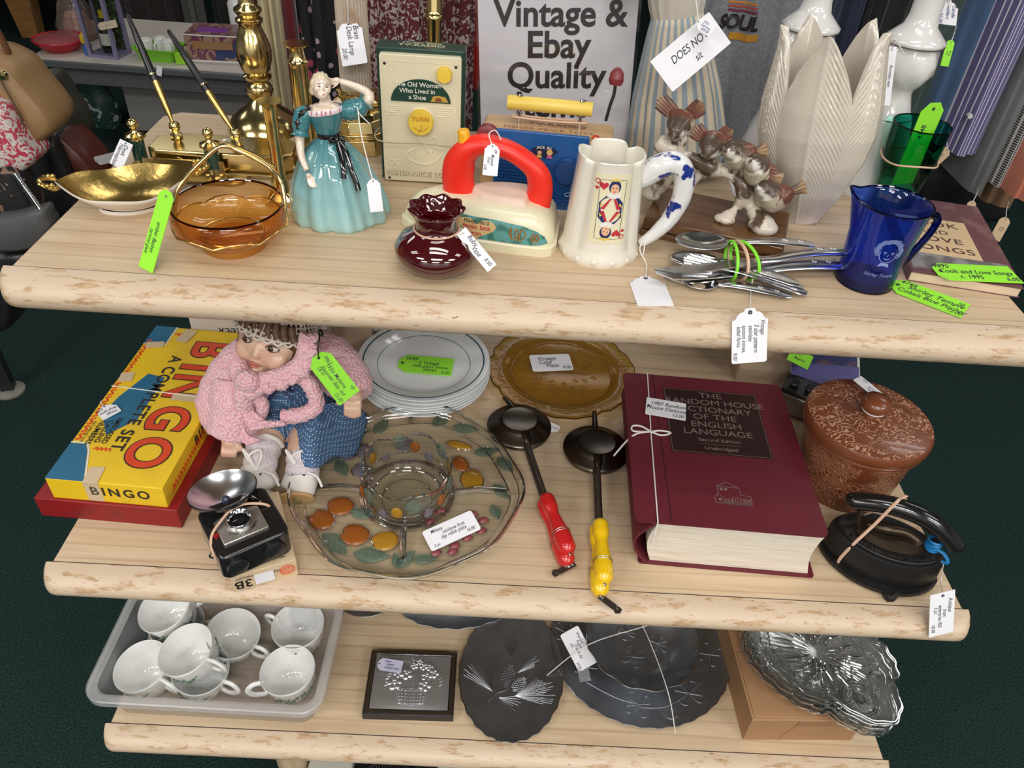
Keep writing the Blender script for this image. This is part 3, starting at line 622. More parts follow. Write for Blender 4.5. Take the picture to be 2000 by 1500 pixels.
# ================================================================ blue toy radio
WD = wood('pine_toy', (.56, .36, .17), (.44, .26, .11), 5, .4, .2)
BLUE = mat('blue_plastic', (.008, .085, .28), .3); MAR = mat('maroon_wood', (.20, .025, .03), .4)
br_ = thing('wooden_toy_radio', 'wooden toy radio with blue front, yellow handle and bead aerial', 'toy radio', (.012, .212, Z1), radians(-4))
BH = .090; BW = .158
m = M(); m.prism(rrect(BW, .058, .006), 0, BH); build('wooden_case', m, WD, br_, bevel=.002, mat=T(0, .029, 0))
fr = T(0, -.0005, 0) @ FR
m = M(); m.T = fr; m.prism([(x-.006, y+.047) for x, y in rrect(.112, .097, .003)], 0, .005); blu = build('blue_front', m, BLUE, br_, bevel=.0012)
m = M(); m.T = fr
for k in range(13): m.tube([(-.058, .008+.0042*k, .0052), (.046, .008+.0042*k, .0052)], .0012, 6)
m.T = T(.028, -.0045, .052) @ RX(pi/2); m.lathe([(.0175, 0), (.0165, .005), (.0150, .0055), (.0145, .009), (.001, .0095)], 32); build('ridges_and_knob', m, mat('blue_plastic_dark', (.010, .060, .22), .3), blu)
m = M(); m.T = T(0, -.0062, 0) @ FR
fan = [(.019*cos(radians(a)), .019*sin(radians(a))+.062) for a in range(40, 141, 10)]+[(-.0065, .066), (.0065, .066)]
m.face([(x*1.15-.002, y) for x, y in fan], 0); m.mi = 1
m.text('JACK  JILL', -.002, .0785, .0042, .0004, bold=.02)
m.mi = 2; m.face([(x-.0075, y+.073) for x, y in ell(.0036, .0036, 16)], .0004); m.mi = 3; m.face([(x+.0045, y+.073) for x, y in ell(.0036, .0036, 16)], .0004)
m.mi = 4
for x in (-.0075, .0045): m.face([(u+x, v+.0722) for u, v in ell(.0026, .0024, 14)], .0006)
m.mi = 3; m.face([(-.0115, .066), (-.004, .066), (-.0055, .0695), (-.010, .0695)], .0004); m.mi = 5; m.face([(.001, .066), (.0085, .066), (.0065, .0695), (.0025, .0695)], .0004)
build('picture_window', m, [mat('navy_print', (.01, .015, .06), .4), mat('cream_print', (.8, .78, .68)), mat('black_print', (.02, .015, .015)), mat('yellow_print', (.75, .52, .08)), mat('skin_print', (.75, .42, .25)), mat('pink_print', (.65, .12, .30))], blu)
for x, y, s_ in ((.048, .012, 1), (.031, .022, .8), (-.02, .046, 1)):
    m = M(); m.T = T(0, -.0075, 0) @ FR
    m.tube([(x+.004*s_*cos(t), y+.003*s_*sin(t), 0) for t in [2*pi*k/14 for k in range(14)]], .0006, 6, closed=True); m.tube([(x+.004*s_, y, 0), (x+.0045*s_, y+.018*s_, 0)], .0006, 6); m.tube([(x+.0045*s_, y+.018*s_, 0), (x+.001*s_, y+.018*s_, 0)], .0006, 6)
    build('raised_note', m, mat('pale_blue_relief', (.30, .45, .62), .4), blu)
m = M(); m.T = T(-.071, -.0005, .087) @ RX(pi/2); m.lathe([(.013, 0), (.0125, .007), (.010, .009), (.001, .0093)], 32); build('knob', m, MAR, br_)
for x, z, c_ in ((.057, .093, (.55, .05, .04)), (.068, .090, (.10, .16, .06))):
    m = M(); m.T = fr; m.prism([(u+x, v+z) for u, v in ell(.0048, .0048, 18)], .0003, .0008); m.mi = 1; m.prism([(u+x, v+z) for u, v in ell(.0022, .0022, 12)], .0005, .0012); build('sticker', m, [mat('sticker%d' % int(x*1000), c_, .5), mat('yellow_print')], br_)
m = M(); m.T = T(0, .03, BH+.0003); m.text('TV-RADIO', .01, .007, .012, 0, bold=.02, sx=1.3); m.text('FISHER-PRICE TOYS', 0, -.010, .0105, 0, sx=1.2); build('lettering', m, mat('faded_red_print', (.26, .10, .05), .6), br_)
m = M(); m.T = T(-.001, .030, BH+.026) @ RY(pi/2); m.lathe([(.0080, -.051), (.0085, -.050), (.0085, .050), (.0080, .051)], 28); hn = build('handle', m, mat('yellow_paint', (.78, .56, .10), .35, vary=(80, (.45, .30, .08), .68, .72)), br_)
for x in (-.037, .037):
    m = M(); m.T = T(x, .030, 0); m.lathe([(.0022, BH-.001), (.0022, BH+.035), (.0034, BH+.035), (.0026, BH+.037)], 12); build('post', m, CHROME, br_)
an = [br_.matrix_world.inverted() @ p for p in (PY(1183, 236, .246), PY(1192, 205, .248), PY(1199, 185, .25), PY(1202, 166, .252))]
m = M(); m.tube(smooth(an, 5), .0020, 10); build('aerial', m, BLACK, br_)
m = M(); m.T = align(an[-1], an[-1]-an[-2]); m.lathe([(.007, 0), (.0088, .004), (.0092, .007), (.0082, .0085), (.0085, .0125), (.0050, .0175), (.002, .0195)], 28); build('bead', m, MAR, br_)
band('elastic_loop', 'thin rubber band looped between the yellow handle posts', [br_.matrix_world @ V(p) for p in ((-.041, .0265, BH+.010), (0, .026, BH+.009), (.041, .0265, BH+.010), (.041, .0335, BH+.010), (0, .034, BH+.009), (-.041, .0335, BH+.010))], .0012, RUBBER)
# ================================================================ sign
SY = .385
pl = PY(1095, 100, SY); q = quad((940, 0), (1255, 0), (933, 250), pl, (0, -1, .06))
sg = thing('paper_sign', 'white paper sign with large black lettering in clear stand', 'sign', mat=q[0] @ T(0, 0, 0)); sw_, sh_ = q[1], q[2]
m = M(); m.box(-sw_/2, sw_/2, -sh_/2-.04, sh_/2+.10, -.0006, 0); build('paper', m, mat('white_paper', (.72, .69, .71), .6), sg)
inv = q[0].inverted(); m = M()
for s_, px, py, hpx in (('Vintage &', 1095, 28, 62), ('Ebay', 1090, 90, 62), ('Quality', 1086, 150, 60), ('Items', 1078, 207, 60)):
    c = inv @ hit(px, py, pl, (0, -1, .06)); m.text(s_, c.x, c.y, hpx*1.06*dep(PY(px, py, SY))/F*1.05, .0006, bold=.022, sx=.97)
build('lettering', m, mat('black_print', (.02, .015, .015)), sg)
m = M(); m.box(-sw_/2-.004, sw_/2+.004, -sh_/2-.045, sh_/2+.10, .0012, .0024); m.box(-sw_/2-.004, sw_/2+.004, -sh_/2-.045, sh_/2+.10, -.0030, -.0018); build('clear_stand', m, glass('acrylic', (.975, .975, .98), (.8, .82, .84)), sg)
# ================================================================ toy music iron
iv = thing('toy_music_iron', 'cream toy iron with bright red handle and teal sticker', 'toy iron', (-.062, .138, Z1), radians(-6))
IV = mat('ivory_plastic', (.72, .67, .47), .3, coat=.2); REDP = mat('red_plastic', (.80, .025, .012), .35)
wt = [(-.093, .004), (-.08, .019), (-.05, .034), (0, .044), (.05, .047), (.08, .046), (.09, .040), (.093, .030)]
def iw(x): return ipol(wt, x)
xs_ = [-.093+.186*k/40 for k in range(41)]; iout = [(x, -iw(x)) for x in xs_]+[(x, iw(x)) for x in reversed(xs_)]
isc = [(0, 1.0), (.010, 1.0), (.0115, .965), (.018, .955), (.032, .90), (.042, .80), (.048, .66), (.050, .5)]
m = M(); m.rings([[((x-.02)*s_+.02, y*s_, z) for x, y in iout] for z, s_ in isc]); build('body', m, IV, iv, ang=35)
m = M(); m.prism([(x*.4+.022, y*.62) for x, y in iout], .046, .056, [(x*.34+.022, y*.45) for x, y in iout]); build('grip_platform', m, mat('pale_pink_plastic', (.72, .55, .44), .3), iv, bevel=.002)
m = M(); hp_ = smooth([(-.024, 0, .042), (-.027, 0, .070), (-.020, 0, .093), (0, 0, .106), (.030, 0, .102), (.058, 0, .085), (.067, 0, .066), (.066, 0, .042)], 5)
m.tube(hp_, lambda t: (ipol([(0, .019), (.2, .018), (.35, .0125), (.5, .010), (.68, .011), (.8, .014), (1, .015)], t), .013), 20, up=(0, 1, 0)); hb = build('handle', m, REDP, iv, ang=60)
m = M(); m.T = T(-.020, 0, .104) @ RY(-.12); m.lathe([(.0068, 0), (.0066, .014), (.0055, .016), (.001, .0165)], 20); m.box(-.0008, .0008, -.0072, -.004, 0, .013); build('yellow_knob', m, mat('orange_knob', (.85, .42, .02), .3), iv)
m = M(); m.T = T(.048, 0, .096) @ RY(.5); m.lathe([(.0025, 0), (.0022, .0012), (.0005, .0014)], 12); build('screw', m, STEEL, iv)
def ss(z): return ipol(isc, z)
def ipt(x, z, off=.0006):
    s_ = ss(z); xl = (x-.02)/s_+.02; return (x, -iw(xl)*s_-off, z)
def idec(name, outl, mt, off, par=iv):
    m = M(); m.fn = lambda p: ipt(p.x, p.y, off)
    x0 = min(p[0] for p in outl); x1 = max(p[0] for p in outl); n = 26
    lo = [1e9]*(n+1); hi = [-1e9]*(n+1)
    N_ = len(outl)
    for i in range(n+1):
        x = min(max(lerp(x0, x1, i/n), x0+1e-5), x1-1e-5)
        for k in range(N_):
            (ax, az), (bx, bz) = outl[k], outl[(k+1) % N_]
            if (ax-x)*(bx-x) <= 0 and abs(ax-bx) > 1e-9:
                z = az+(bz-az)*(x-ax)/(bx-ax); lo[i] = min(lo[i], z); hi[i] = max(hi[i], z)
    m.sheet(lambda u, v: (lerp(x0, x1, u), lerp(lo[round(u*n)], hi[round(u*n)], v), 0), n, 5); return build(name, m, mt, par)
lb = [(-.030, .013), (.068, .013), (.084, .016), (.082, .022), (.072, .029), (.055, .034), (.02, .037), (-.03, .037)]
st = idec('sticker', lb, mat('teal_print', (.10, .30, .28), .35, vary=(90, (.04, .16, .12), .5, .6)), .0006)
hrt = [(.002+.036*.5*(16*sin(t)**3)/16*1.25, .0255+.0008*(13*cos(t)-5*cos(2*t)-2*cos(3*t)-cos(4*t))) for t in [2*pi*k/40 for k in range(40)]]
idec('heart', hrt, mat('tan_print', (.62, .44, .20), .4), .0010, st)
def itext(txts, mt, off=.0014):
    m = M(); m.fn = lambda p: ipt(p.x, p.y, off)
    for s_, x, z, sz, b_ in txts: m.text(s_, x, z, sz, bold=b_)
    return build('lettering', m, mt, st)
itext([('FISHER-PRICE', .002, .0318, .0050, .015)], mat('black_print')); itext([('music box', .002, .0265, .0078, .012), ('iron', .002, .0195, .0078, .012)], mat('red_print', (.50, .02, .04), .5))
m = M(); m.fn = lambda p: ipt(p.x, p.y, .0016)
for dx in (-.004, 0, .004): m.tube([(p.x+.048, p.y+.024, 0) for p in smooth([(dx, -.006), (dx*2+.002, 0), (dx*1.5, .007), (dx*1.5-.002, .001)], 4, True)], .0006, 5, closed=True)
m.tube([(.069+.0045*cos(t), .0225+.0045*sin(t), 0) for t in [2*pi*k/16 for k in range(16)]], .0006, 5, closed=True)
for t in (0, 1, 2): m.tube([(.069+.0045*cos(t*pi/3), .0225+.0045*sin(t*pi/3), 0), (.069-.0045*cos(t*pi/3), .0225-.0045*sin(t*pi/3), 0)], .0005, 5)
build('flower_print', m, mat('orange_print'), st)
m = M(); m.tube(smooth([(-.060, -.020, .041), (-.052, -.024, .046), (-.044, -.022, .044), (-.047, -.017, .047)], 4), .0016, 8); build('embossed_loop', m, IV, iv)
def itag(): 
    tag('white scalloped tag tied around the red toy iron handle', quad((977, 285), (971, 347), (948, 277), PY(962, 300, .108), (0, -.85, .5)), [('FP', -.27, .22, .24), ('Musical', .0, .08, .24), ('Iron', .02, -.16, .24), ('5.00', .24, -.36, .2)], 'scal', hole='l', string=[PY(955, 262, .128), PY(968, 255, .142), PY(978, 272, .122)])
itag()
# ================================================================ ruby vase
RUBY = mat('ruby_glass', (.055, .0008, .003), .04, coat=1., spec=.8)
b = P(853, 520, Z1); rv = thing('ruby_glass_vase', 'dark ruby glass vase with ruffled mouth', 'vase', b)
def ruf(a, r, z): return 1+(.05*cos(9*a) if z > .066 else .02*cos(10*a) if z > .058 else 0)
def ruz(a, r, z): return .0009*cos(9*a) if z > .066 else 0
m = M(); m.lathe([(.020, 0), (.030, .002), (.040, .010), (.0455, .020), (.0450, .027), (.038, .037), (.028, .043), (.0225, .047), (.0215, .052), (.024, .060), (.0275, .068), (.0295, .071), (.0284, .0715), (.028, .067), (.021, .058), (.018, .050), (.02, .044), (.03, .036)], 80, rf=ruf, zf=ruz, cap1=False); build('glass_body', m, RUBY, rv, ang=80)
band('rubber_band', 'pale rubber band around the neck of the ruby vase', [b+V((.0238*cos(t), .0238*sin(t), .0468)) for t in [2*pi*k/16 for k in range(16)]], .0011, RUBBER)
tag('narrow white tag leaning on the ruby vase', quad((910, 445), (971, 518), (890, 457), P(925, 500, Z1+.028), (.25, -.7, .66)), [('Ruby', -.2, .22, .5), ('Vase', .02, -.12, .5), ('8.50', .34, .05, .4)], 'sq', hole='l', holec=1, string=[b+V((.021, -.012, .046))])
# ================================================================ playing card stein
b = V((.0775, .112, Z1)); mg = thing('card_stein', 'cream ceramic stein with queen of hearts card and blue handle', 'mug', b, radians(2))
CERM = mat('cream_glaze', (.74, .70, .60), .15, coat=.5)
mpr = [(.0455, 0), (.0465, .003), (.0460, .010), (.0435, .0135), (.0425, .02), (.0405, .05), (.0375, .085), (.0358, .112), (.0362, .118)]
def lobe(a, z):
    if z < .014: return 1+.012*cos(12*a)*(z < .011)
    s_ = min(1, (z-.014)/.05); d = min(abs(((a-pi/4-k*pi/2+pi) % (2*pi))-pi) for k in range(4)); return 1-(.05+.11*s_)*math.exp(-(d/.15)**2)+.02*s_*math.exp(-((d-.42)/.18)**2)
m = M(); m.lathe(mpr+[(.0345, .1185), (.033, .116), (.034, .09), (.037, .04), (.037, .006), (.001, .005)], 96, rf=lambda a, r, z: lobe(a, max(z, .0)) if r > .01 else 1, zf=lambda a, r, z: -.004*math.exp(-(min(abs(((a-pi/4-k*pi/2+pi) % (2*pi))-pi) for k in range(4))/.2)**2) if z > .11 else 0); build('ceramic_body', m, CERM, mg, ang=70)
m = M()
for k in range(14):
    a = 2*pi*k/14; m.T = T(.0462*cos(a), .0462*sin(a), .0062) @ RZ(a); m.ball((0, 0, 0), (.0012, .0036, .0036), 10, 8); m.ball((.0006, 0, 0), (.0012, .0018, .0018), 8, 6)
build('relief_band', m, CERM, mg)
DEL = mat('blue_and_white_glaze', (.74, .73, .72), .12, coat=.6, vary=(55, (.012, .03, .22), .56, .60))
inv = mg.matrix_world.inverted()
m = M(); hp2 = [V((.026, 0, .088)), V((.040, 0, .094))]+[inv @ p for p in (PY(1290, 324, .110), PY(1318, 318, .110), PY(1336, 340, .110), PY(1331, 385, .109), PY(1309, 425, .108), PY(1280, 455, .107), PY(1250, 476, .107))]
m.tube(smooth(hp2, 6), lambda t: ipol([(0, .014), (.2, .0135), (.4, .0125), (.6, .011), (.8, .009), (1, .005)], t), 18); build('handle', m, DEL, mg, ang=80)
AC = -pi/2-.0
def mpt(x, z, off): 
    r = ipol([(q_[1], q_[0]) for q_ in mpr], z); a = AC+x/r; k = lobe(a, z); return ((r*k+off)*cos(a), (r*k+off)*sin(a), z)
def mdec(name, polys, mt, off, par):
    m = M(); m.fn = lambda p: mpt(p.x, p.y, off)
    for pl_ in polys: m.face(pl_)
    return build(name, m, mt, par)
cw, ch, cz = .0395, .078, .069
m = M(); m.fn = lambda p: mpt(p.x, p.y, .0006); m.sheet(lambda u, v: ((u-.5)*cw, cz+(v-.5)*ch, 0), 14, 10); cd_ = build('card_print', m, mat('card_cream', (.76, .70, .48), .3, coat=.3), mg)
def hart(s_, x, y, k=1): return [(x+s_*16*sin(t)**3/16, y+k*s_*(13*cos(t)-5*cos(2*t)-2*cos(3*t)-cos(4*t))/16) for t in [2*pi*i/24 for i in range(24)]]
m = M(); m.fn = lambda p: mpt(p.x, p.y, .0010)
for k in (1, -1):
    R_ = lambda pts: [(k*x, cz+k*(y-cz)) for x, y in pts]
    m.mi = 0
    for pg in (hart(.0022, -.0165, cz+.0235), hart(.0048, -.0095, cz+.0265)): m.face(R_(pg))
    vs, fs = textmesh('Q', .01); m.add([(k*(-.0165+.0075*p.x), cz+k*(.0305+.0075*p.y), 0) for p in vs], fs)
    m.mi = 1; m.face(R_([(-.012, cz), (.012, cz), (.0125, cz+.008), (.006, cz+.0155), (-.006, cz+.0155), (-.0125, cz+.008)]))
    m.mi = 1; m.face(R_([(x+.002, y+cz+.0255) for x, y in ell(.0062, .0072, 20)]))
m.mi = 2
for k in (1, -1):
    R_ = lambda pts: [(k*x, cz+k*(y-cz)) for x, y in pts]
m2 = M(); m2.fn = lambda p: mpt(p.x, p.y, .0014)
for k in (1, -1):
    R_ = lambda pts: [(k*x, cz+k*(y-cz)) for x, y in pts]
    m2.mi = 0; m2.face(R_([(x+.002, y+cz+.0165) for x, y in ell(.0072, .0035, 18, lambda a: 1+.12*cos(9*a))]))
    m2.mi = 1; m2.face(R_([(x+.002, y+cz+.0235) for x, y in ell(.0044, .0056, 18)]))
    m2.mi = 2; m2.face(R_([(-.0105, cz+.001), (-.002, cz+.013), (.000, cz+.013), (-.0065, cz+.001)])); m2.face(R_([(.0105, cz+.001), (.004, cz+.013), (.002, cz+.013), (.0065, cz+.001)]))
    m2.mi = 3; m2.face(R_([(-.003, cz+.0318), (-.003, cz+.0345), (-.001, cz+.033), (.002, cz+.0355), (.005, cz+.033), (.007, cz+.0345), (.007, cz+.0318)]))
    m2.face(R_([(-.0115, cz+.003), (-.010, cz+.008), (-.008, cz+.006)])); m2.face(R_([(.0115, cz+.003), (.010, cz+.008), (.008, cz+.006)]))
    m2.mi = 2; m2.face(R_([(.0003, cz+.0205), (.002, cz+.0198), (.0037, cz+.0205), (.002, cz+.0212)]))
    m2.mi = 4
    for x in (.0002, .0038): m2.face(R_([(u+x, v+cz+.0245) for u, v in ell(.0009, .0006, 8)]))
    m2.mi = 4
m3_ = [mat('red_print'), mat('blue_black_print', (.02, .025, .12), .4)]
build('card_figure', m, m3_+[mat('black_print')], cd_)
build('card_details', m2, [mat('white_print', (.75, .74, .70)), mat('skin_print'), mat('red_print'), mat('yellow_print'), mat('black_print')], cd_)
m = M(); m.fn = lambda p: mpt(p.x, p.y, .0012)
bx = [(-.0135, cz-.033), (.0135, cz-.033), (.0135, cz+.033), (-.0135, cz+.033)]; full = []
for i in range(4):
    a, c = bx[i], bx[(i+1) % 4]; full += [(lerp(a[0], c[0], k/8), lerp(a[1], c[1], k/8)) for k in range(8)]
m.line2(full, .0004, closed=True); build('card_border', m, mat('black_print'), cd_)
hl = PY(1252, 474, .104)
tag('blank white tag on deck tied to the stein handle', quad((1232, 540), (1300, 541), (1238, 597), P(1270, 570, Z1+.001), (0, 0, 1)), [], 'scal', hole='t', string=[P(1262, 515, Z1+.003), P(1250, 490, Z1+.012), hl+V((0, -.004, .004)), hl+V((.004, 0, .008)), hl+V((.003, -.010, -.01))])
# ================================================================ bird sculpture
A, Bq, Cq, Dq = P(1257, 438, Z1+.022), P(1521, 482, Z1+.022), P(1552, 417, Z1+.022), P(1290, 352, Z1+.022)
c = (A+Bq+Cq+Dq)/4; ex = ((Bq-A)+(Cq-Dq)).normalized(); bs = thing('bird_sculpture', 'porcelain sculpture of five sparrows on a snowy branch over walnut base', 'sculpture', mat=basis((c.x, c.y, Z1), (ex.x, ex.y, 0), (-ex.y, ex.x, 0)))
inv = bs.matrix_world.inverted(); l4 = [inv @ p for p in (A, Bq, Cq, Dq)]
WAL = wood('walnut', (.15, .065, .022), (.075, .030, .012), 5, .3, .4)
bw = (l4[1].x-l4[0].x+l4[2].x-l4[3].x)/4; bd = (l4[3].y-l4[0].y+l4[2].y-l4[1].y)/4*.86
m = M(); m.prism(rrect(bw*2.06, bd*2.12, .003), 0, .008); m.prism(rrect(bw*2, bd*2, .003), .008, .022); build('walnut_base', m, WAL, bs, bevel=.0015)
NB = bs.matrix_world.to_3x3() @ V((0, 1, 0)); cw_ = V((c.x, c.y, Z1))
def B3(px, py, dy=0.): return inv @ hit(px, py, cw_+NB*dy, NB)
SNOW = mat('snowy_bark', (.62, .55, .45), .3, coat=.3, vary=(38, (.10, .065, .04), .50, .56), bump=(90, .3))
m = M()
m.tube(smooth([B3(1284, 275), B3(1310, 292), B3(1345, 305), B3(1385, 325), B3(1420, 338), B3(1450, 360), B3(1462, 395), B3(1480, 425, -.01), B3(1492, 445, -.016)], 6), lambda t: .0085+.003*sin(t*21)+.003*(t > .8), 14)
m.tube(smooth([B3(1455, 380), B3(1440, 405), B3(1420, 425, -.012), B3(1408, 430, -.016)], 5), lambda t: .007+.002*sin(t*12), 12)
m.tube(smooth([B3(1385, 325), B3(1360, 345), B3(1345, 358)], 4), [.008]*4+[.006]*4+[.004], 10) if False else m.tube(smooth([B3(1380, 325), B3(1362, 345), B3(1350, 358)], 4), .0055, 10)
m.tube(smooth([B3(1330, 300), B3(1312, 330), B3(1290, 360), B3(1268, 378)], 5), lambda t: .008+.003*t, 12)
m.tube(smooth([B3(1335, 262), B3(1330, 285), B3(1325, 310)], 4), .007, 10)
m.ball(B3(1490, 443, -.018), (.018, .014, .010)); m.ball(B3(1415, 428, -.016), (.013, .009, .006)); m.ball(B3(1272, 378), (.014, .012, .008))
build('branch', m, SNOW, bs, mods=(('REMESH', dict(mode='VOXEL', voxel_size=.0016, use_smooth_shade=True)), ('SMOOTH', dict(iterations=2, factor=.5))))
BIRD = mat('bird_glaze', WHITE, .35, coat=.2, vcol=True, bump=(160, .25))
def bird(bx, hx, label, wings=None, tailpx=None, face=0):
    """bx body centre, hx head centre (local points); body is one lofted surface painted by position"""
    bc, hc = V(bx), V(hx); d = (hc-bc).normalized(); t_ = V(tailpx) if tailpx else bc-d*.03
    path = smooth([bc.lerp(t_, .62), bc.lerp(t_, .35), bc, bc.lerp(hc, .55), hc, hc+d*.008+V((0, -.003, -.002)), hc+d*.0145+V((0, -.005, -.004))], 5)
    rad = [(0, .004), (.12, .011), (.33, .0175), (.50, .0150), (.66, .0125), (.80, .0092), (.86, .0035), (1, .0004)]
    n = len(path)
    m = M(); m.tube(path, lambda t: ipol(rad, t), 20)
    up_ = V((0, 0, 1)); side = d.cross(up_).normalized() if abs(d.z) < .95 else V((1, 0, 0)); back = side.cross(d) if side.cross(d).z > 0 else -side.cross(d)
    if face: back = V((0, .2, .95)).normalized()
    cols = []
    for p in m.v:
        rel = p-hc; u = (p-bc).dot(d)/max(1e-6, (hc-bc).length); h_ = rel.dot(back)
        if u > 1.75: cc = (.08, .05, .03)
        elif u > .62: cc = (.075, .048, .030) if h_ > -.001 else ((.66, .62, .55) if h_ > -.0075 else (.36, .30, .22))
        else: cc = (.13, .045, .026) if (p-bc).dot(back) > .004 else (.40, .34, .25)
        cols.append(cc)
    m.col = cols; b_ = lab(build('bird', m, BIRD, bs, ang=80), label)
    m = M((.11, .05, .03)); w = (t_-bc).normalized()
    m.cf = lambda p: (.30, .18, .08) if (p-t_).length < .009 else (.085, .042, .028)
    sd = w.cross(V((0, -1, .3))).normalized()
    for k in (-1, 0, 1): m.tube([bc.lerp(t_, .45)+sd*.002*k, bc.lerp(t_, .75)+sd*.0028*k, t_+sd*.0048*k], lambda t: (.0022+.0016*t, .0010), 8, up=(0, -1, .5))
    build('tail', m, BIRD, b_)
    for wp in (wings or []):
        a, c_ = V(wp[0]), V(wp[1]); m = M(); ax = (c_-a).normalized(); sd = ax.cross(V((0, -1, .3))).normalized()
        m.cf = lambda p: (.145, .050, .030) if (p-a).length < .018 else ((.075, .040, .028) if (p-c_).length > .006 else (.24, .14, .07))
        for k in range(-2, 3): m.tube([a+sd*.0022*k, a.lerp(c_, .55)+sd*.0030*k, c_+sd*.0036*k-ax*.002*abs(k)], lambda t: (.0026+.001*sin(pi*t), .0011), 8, up=(0, -1, .5))
        build('wing', m, BIRD, b_)
    m = M()
    for k in (-1, 1):
        ft = bc+V((.004*k, -.004, -.010)); m.tube([ft, ft+V((0, -.001, -.007)), ft+V((.001, -.005, -.009))], .0007, 6); m.tube([ft+V((0, -.001, -.007)), ft+V((-.002, -.004, -.009))], .0006, 6)
    build('feet', m, mat('bird_foot', (.06, .04, .03), .5), b_)
    m = M(); 
    for k in (-1, 1): m.ball(hc+side*k*.0072+d*.004+V((0, -.003, .001)), .0012, 8, 6)
    build('eyes', m, BIRD, b_) if False else None
F5 = -.012
bird(B3(1330, 238), B3(1322, 252, -.014), 'topmost bird with both wings raised', [(B3(1322, 228), B3(1285, 192)), (B3(1340, 228), B3(1376, 203))], B3(1338, 222, .012), 1)
bird(B3(1392, 282), B3(1386, 290, -.014), 'second bird with wings spread, head down', [(B3(1378, 272), B3(1352, 248)), (B3(1402, 270), B3(1432, 256))], B3(1398, 268, .012), 1)
bird(B3(1445, 304), B3(1430, 294, -.008), 'middle bird in profile', [(B3(1448, 296, -.011), B3(1474, 300, -.006))], B3(1500, 291))
bird(B3(1482, 336, -.004), B3(1474, 320, -.012), 'fourth bird in profile', [(B3(1488, 330, -.014), B3(1516, 345, -.010))], B3(1526, 352))
bird(B3(1512, 386, -.010), B3(1494, 370, -.016), 'lowest bird in profile with tail out', [(B3(1520, 378, -.020), B3(1546, 386, -.012))], B3(1574, 364, -.006))
# ================================================================ flatware bundle
SIL = mat('flatware_steel', (.68, .68, .70), .22, 1., bump=(60, .04))
def cutlery(kind, a, b, za, zb, label, roll=0., wid=1.):
    """a = blade or bowl end pixel, b = handle end pixel; lies on the pile at heights za, zb"""
    A_, B_ = P(*a, Z1+za), P(*b, Z1+zb); d = A_-B_; L = d.length
    t = thing(kind, label, 'flatware', mat=basis(B_, d, V((-d.y, d.x, 0))) @ RX(roll), group='flatware in the banded bundle')
    m = M()                                                    # handle along +x from the end
    hs = [(0, .0045), (.006, .0075), (.03, .0085), (.06, .0062), (.09, .0036), (L*.62, .0028)] if kind != 'table_knife' else [(0, .0072), (.006, .0102), (.045, .0102), (.08, .0082), (L*.47, .0066)]
    xe = hs[-1][0]; R = []
    for k in range(25):
        x = xe*k/24; w = ipol(hs, x)*wid; th = .0016 if kind != 'table_knife' else .0035; z = .0035*sin(pi*min(1, x/.09))
        R.append([(x, w*cos(q_), z+th*sin(q_)) for q_ in [2*pi*j/14 for j in range(14)]])
    m.rings(R); build('handle', m, SIL, t)
    m = M(); z0 = .0042 if kind != 'table_knife' else .0038
    for x in (.016, .034):
        for k in range(4):
            q_ = k*pi/4; z = .0035*sin(pi*min(1, x/.09))+(.0017 if kind != 'table_knife' else .0036); m.tube([(x-.003*cos(q_), -.003*sin(q_), z), (x+.003*cos(q_), .003*sin(q_), z)], .0003, 5)
    build('star_engraving', m, mat('pale_engraving', (.85, .85, .86), .3, 1.), t)
    m = M()
    if kind == 'table_knife':
        xb = [(L*.47, .0066), (L*.55, .0100), (L*.8, .0115), (L*.93, .0105), (L, .002)]; R = []
        for k in range(17):
            x = lerp(L*.47, L, k/16); w = ipol(xb, x); R.append([(x, -.006, .0006), (x, -.006+2*w*.9, .0011), (x, -.006+2*w*.9, -.0002), (x, -.006, -.0006)])
        m.rings(R); build('blade', m, STEEL, t, ang=30)
    elif kind in ('teaspoon', 'serving_spoon'):
        rb = .021*wid if kind == 'teaspoon' else .026; rl = L*.17 if kind == 'teaspoon' else L*.20
        xc = L-rl
        m.sheet(lambda u, v: (xc+rl*cos(2*pi*u)*v, rb*sin(2*pi*u)*v*.8, -.008*(1-v*v)+.001), 32, 8); build('bowl', m, STEEL, t, solid=.001, ang=80)
        m = M(); m.tube([(L*.60, 0, 0), (xc-rl, 0, .001)], .0028, 8); build('neck', m, SIL, t)
    else:
        m.tube([(L*.60, 0, 0), (L*.74, 0, 0)], [(.0032, .0014), (.0105, .0014)], 10, up=(0, 0, 1))
        for k in range(4): m.tube([(L*.73, -.0085+.0057*k, 0), (L, -.0085+.0057*k, .001)], .0016, 6)
        build('tines', m, STEEL, t)
cutlery('table_knife', (1282, 536), (1640, 518), .012, .012, 'table knife lying second in the banded flatware bundle')
cutlery('table_knife', (1280, 529), (1648, 492), .022, .020, 'topmost table knife with pale blade in flatware bundle', .15)
cutlery('table_knife', (1300, 545), (1630, 512), .004, .005, 'undermost table knife in the banded flatware bundle')
cutlery('serving_spoon', (1318, 470), (1590, 478), .024, .030, 'spoon with its bowl raised nearest the stein')
cutlery('teaspoon', (1308, 505), (1590, 520), .013, .010, 'spoon whose bowl peeks below the raised spoon bowl')
cutlery('teaspoon', (1330, 545), (1545, 578), .005, .004, 'spoon fanned lowest at the front of flatware bundle')
for k in range(3): cutlery('salad_fork', (1345, 500+3*k), (1560+8*k, 556+9*k), .010-.003*k, .016-.005*k, ['upper of the salad forks stacked at the front fan', 'middle of the salad forks stacked at the front fan', 'lower of the salad forks stacked at the front fan'][k])
